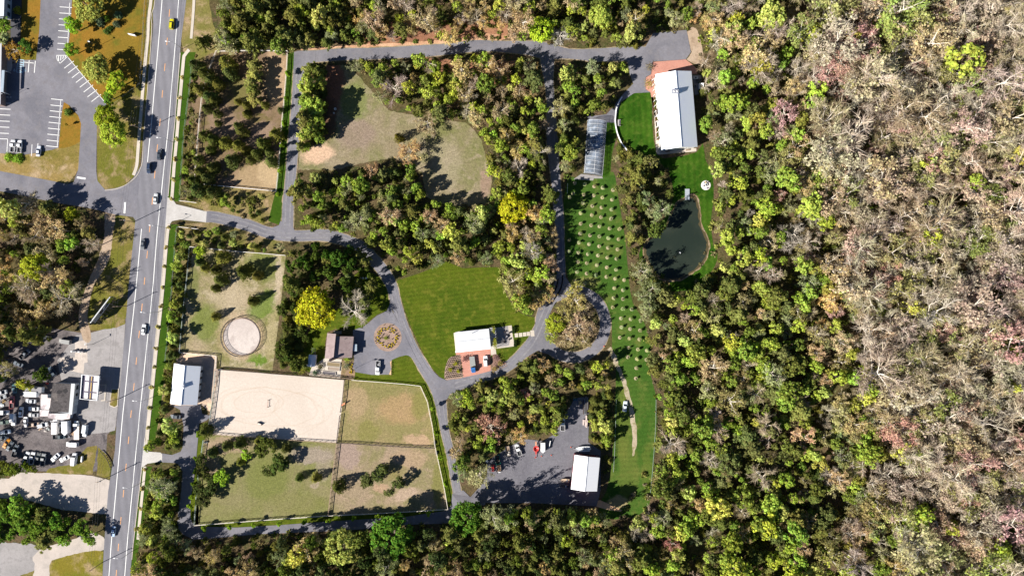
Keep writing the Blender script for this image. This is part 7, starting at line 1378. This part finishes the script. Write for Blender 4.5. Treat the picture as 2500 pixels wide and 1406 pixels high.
wood('trees between service yard and grass strip', [(1442,962),(1500,960),(1498,1090),(1492,1190),(1478,1190),(1472,1100),(1440,1080)], 15, [('cedar_tree',5),('broadleaf_tree',1.5)], (24,34), (5,7), None, 1)
wood('pine wood south of the curved lane', [(697,598),(760,600),(850,606),(905,640),(935,690),(915,705),(880,700),(850,720),(815,700),(740,690),(700,700)], 23, [('broadleaf_tree',5),('pine_tree',4)], (22,34), (8,11), {'broadleaf_tree':[(.09,.16,.02),(.14,.2,.03)]}, 1)
wood('dense hedge of cedars west of the brown house', [(690,700),(735,700),(745,790),(750,860),(748,905),(676,905),(690,790)], 16, [('cedar_tree',6),('broadleaf_tree',2)], (30,42), (6,8), {'broadleaf_tree':[(.08,.11,.02)]}, 1)
wood('green thicket behind the brown house', [(820,730),(845,700),(905,700),(925,720),(900,770),(870,800),(830,795),(890,740)], 24, [('pine_tree',3),('broadleaf_tree',2)], (22,30), (6,8), {'broadleaf_tree':[(.06,.09,.02),(.15,.17,.03)]}, 1, .7)
wood('cedar row east of the wooded paddock', [(732,160),(800,158),(805,240),(800,320),(765,362),(728,368),(733,260)], 17, [('cedar_tree',6),('broadleaf_tree',3)], (30,42), (7,9), None, 1)
wood('scrub north of the entrance drive', [(450,475),(560,468),(676,476),(670,540),(640,545),(590,525),(515,508),(450,492)], 23, [('cedar_tree',5),('broadleaf_tree',2),('budding_tree',1)], (16,28), (3.5,6), {'budding_tree':C_OLIVE}, 2, .8)
wood('scrub south of the entrance drive', [(438,562),(500,556),(560,562),(640,588),(690,600),(695,616),(600,608),(470,598),(440,640),(430,640)], 21, [('cedar_tree',5),('broadleaf_tree',2.5),('budding_tree',1)], (16,28), (4,6.5), {'budding_tree':C_SAGE}, 2, .95)
wood('evergreen belt west of the round pen paddock', [(424,645),(455,645),(448,740),(436,850),(412,890),(408,985),(395,1040),(384,1000),(400,880),(415,760)], 16, [('cedar_tree',6),('broadleaf_tree',2.5)], (26,38), (5.5,8), None, 1)
wood('trees between pavement and wooded paddock', [(472,210),(480,220),(476,330),(468,470),(448,480),(452,380),(462,280)], 17, [('cedar_tree',2),('broadleaf_tree',2),('budding_tree',1)], (12,22), (2,4), {'budding_tree':C_OLIVE}, 2, .8)
wood('clump north of the stable driveway', [(372,1050),(440,1026),(446,1085),(415,1104),(365,1098)], 19, [('cedar_tree',4),('broadleaf_tree',3)], (28,40), (6,8), None, 1)
wood('belt between pavement and west lane', [(368,1145),(425,1140),(434,1190),(428,1290),(440,1310),(400,1330),(340,1330),(348,1250)], 18, [('cedar_tree',4),('broadleaf_tree',4),('budding_tree',1)], (24,38), (6.5,9), {'budding_tree':C_SAGE}, 1)
wood('wood west of the dirt track', [(-70,478),(60,492),(140,510),(238,530),(238,560),(222,620),(190,690),(178,735),(140,770),(60,795),(-70,820)], 29, [('pine_tree',3),('broadleaf_tree',1.6),('budding_tree',2.8),('fresh_leaved_tree',.8),('bare_tree',1.8)], (28,46), (8,11), {'budding_tree':C_TAN}, 2, .7)
wood('trees at the back of the junk yard', [(-70,800),(60,795),(110,800),(40,850),(40,900),(4,940),(-6,1100),(-70,1110)], 27, [('budding_tree',2.4),('broadleaf_tree',2.4),('pine_tree',2)], (28,42), (11,14), {'budding_tree':C_TAN}, 1, .85)
wood('thicket south of the junk yard', [(-70,1110),(30,1130),(110,1142),(108,1156),(35,1158),(-10,1172),(-70,1170)], 19, [('broadleaf_tree',4)], (18,26), (3,5), {'broadleaf_tree':[(.14,.20,.02),(.2,.23,.03)]}, 1)
wood('bright green trees below the sandy lot', [(-70,1225),(40,1225),(130,1252),(228,1282),(222,1308),(160,1330),(70,1330),(-70,1310)], 26, [('broadleaf_tree',5),('pine_tree',1)], (30,46), (5.5,7.2), {'broadleaf_tree':[(.16,.27,.03),(.2,.32,.035)]}, 1)
TODO = [t for t in TODO if t['d'] > 8]
order = {}
for t in TODO: order.setdefault(t['kind'], []).append(t)
CAP = {'bare_tree':270,'cedar_tree':205,'broadleaf_tree':265,'pine_tree':285,'budding_tree':285,'fresh_leaved_tree':290,'red_budding_tree':280}
MASS = {'bare_tree':'bare_woodland','cedar_tree':'cedar_woodland','broadleaf_tree':'broadleaf_woodland','pine_tree':'pine_woodland','budding_tree':'budding_woodland','fresh_leaved_tree':'fresh_leaved_woodland','red_budding_tree':'red_budding_woodland'}
def inside(t): return -10 < t['px'] < 2510 and -10 < t['py'] < 1416
COUNT = {}
for kind, lst in order.items():
    lst.sort(key=lambda t: (-inside(t), -t['d'])); cap = CAP[kind]
    COUNT[kind] = len(lst)
    for t in lst[:cap]:
        o = tree(kind, t['px'], t['py'], t['d'], t['h'], t['tint'], LBL[kind]+' of the '+t['zone'], LBL[kind]+'s of the '+t['zone'], kind in ('bare_tree','red_budding_tree') or t['d'] > 33, i=t['i'], loc=t['loc']); o.rotation_euler = (0,0,t['rot'])
    rest = lst[cap:]
    if rest:
        Q = []; Cc = []
        for t in rest:
            p = PROTO[kind][t['i']]; r = t['d']*.5*S; s = np.array([r,r,t['h']/p['top']]); ca, sa = math.cos(t['rot']), math.sin(t['rot'])
            for arr, colr in ((p['crown'], t['tint']), (p['trunk'], (.46,.41,.34) if 'b' == kind[0] and kind != 'broadleaf_tree' else (.13,.10,.075))):
                v = arr*s; v = np.stack([v[...,0]*ca-v[...,1]*sa+t['loc'].x, v[...,0]*sa+v[...,1]*ca+t['loc'].y, v[...,2]], -1)
                Q.append(v.astype(np.float32)); Cc.append(np.broadcast_to(np.array([*colr,1],np.float32), (len(arr)*4,4)))
        me = qmesh(MASS[kind], [np.concatenate(Q)], [M['leafattr']]); at = me.attributes.new('tint','FLOAT_COLOR','POINT'); at.data.foreach_set('color', np.ascontiguousarray(np.concatenate(Cc)).reshape(-1))
        tag(obj(MASS[kind], me), 'remaining '+LBL[kind]+'s massed through the woods', 'woodland', kind='stuff')
print('TREES', COUNT)
# low growth on the woodland floor
g_ = np.random.default_rng(5); Q = []; Cc = []
sh = [p_shrub(s, 46, .55, .26)[0] for s in (7,8,9,10)]
woods_m = raster([[(1700,150),(1745,500),(1690,712),(1562,765),(1605,1100),(1480,1310),(1480,1480),(2600,1480),(2600,-80),(1690,-80)]])
other_m = raster([[(540,-60),(1690,-60),(1690,70),(1570,115),(1340,115),(1330,95),(540,122)],[(722,425),(1000,400),(1055,490),(1335,420),(1372,690),(1310,765),(1240,700),(1215,645),(968,668),(740,553)],[(850,150),(1310,150),(1335,420),(1165,330),(950,270)],[(1098,965),(1300,872),(1500,900),(1375,1012),(1185,1165),(1115,1110)],[(330,1330),(1185,1250),(1500,1275),(1480,1480),(320,1480)],[(1365,160),(1530,150),(1488,285),(1418,425),(1372,435)],[(1498,330),(1640,410),(1565,620),(1660,712),(1545,700)],[(430,556),(690,600),(470,600),(400,1040)],[(450,475),(676,476),(640,545)],[(-70,478),(238,530),(180,735),(-70,820)]]) & ~keep1
sc0 = raster([[(440,120),(480,130),(470,480),(440,490)],[(430,556),(470,600),(440,860),(390,1040),(384,1000)],[(340,1320),(372,1145),(434,1190),(440,1320)]]) & ~keep1
for msk, cnt, pal in ((woods_m, 3400, [(.20,.19,.05),(.15,.17,.03),(.2,.17,.08),(.24,.2,.12),(.12,.16,.02),(.26,.27,.06)]), (other_m, 3000, [(.14,.15,.03),(.10,.13,.025),(.2,.16,.07),(.18,.19,.04)]), (sc0, 420, [(.14,.14,.03),(.2,.16,.06),(.09,.12,.02),(.16,.18,.03)])):
    jj, ii = np.nonzero(msk); sel = g_.integers(len(jj), size=cnt)
    for a in sel:
        px, py = X0+2*ii[a], Y0+2*jj[a]; p = W(px,py); r = g_.uniform(.7,1.7); t = g_.uniform(0,6.28); ca, sa = math.cos(t), math.sin(t); v = sh[g_.integers(4)]*np.array([r,r,r*g_.uniform(.7,1.3)])
        Q.append(np.stack([v[...,0]*ca-v[...,1]*sa+p.x, v[...,0]*sa+v[...,1]*ca+p.y, v[...,2]],-1).astype(np.float32)); c = np.array(pal[g_.integers(len(pal))])*g_.uniform(.8,1.6); Cc.append(np.broadcast_to(np.array([*c,1],np.float32),(len(v)*4,4)))
me = qmesh('undergrowth', [np.concatenate(Q)], [M['leafattr']]); at = me.attributes.new('tint','FLOAT_COLOR','POINT'); at.data.foreach_set('color', np.ascontiguousarray(np.concatenate(Cc)).reshape(-1))
tag(obj('undergrowth', me), 'low undergrowth covering the woodland floor', 'undergrowth', kind='stuff')
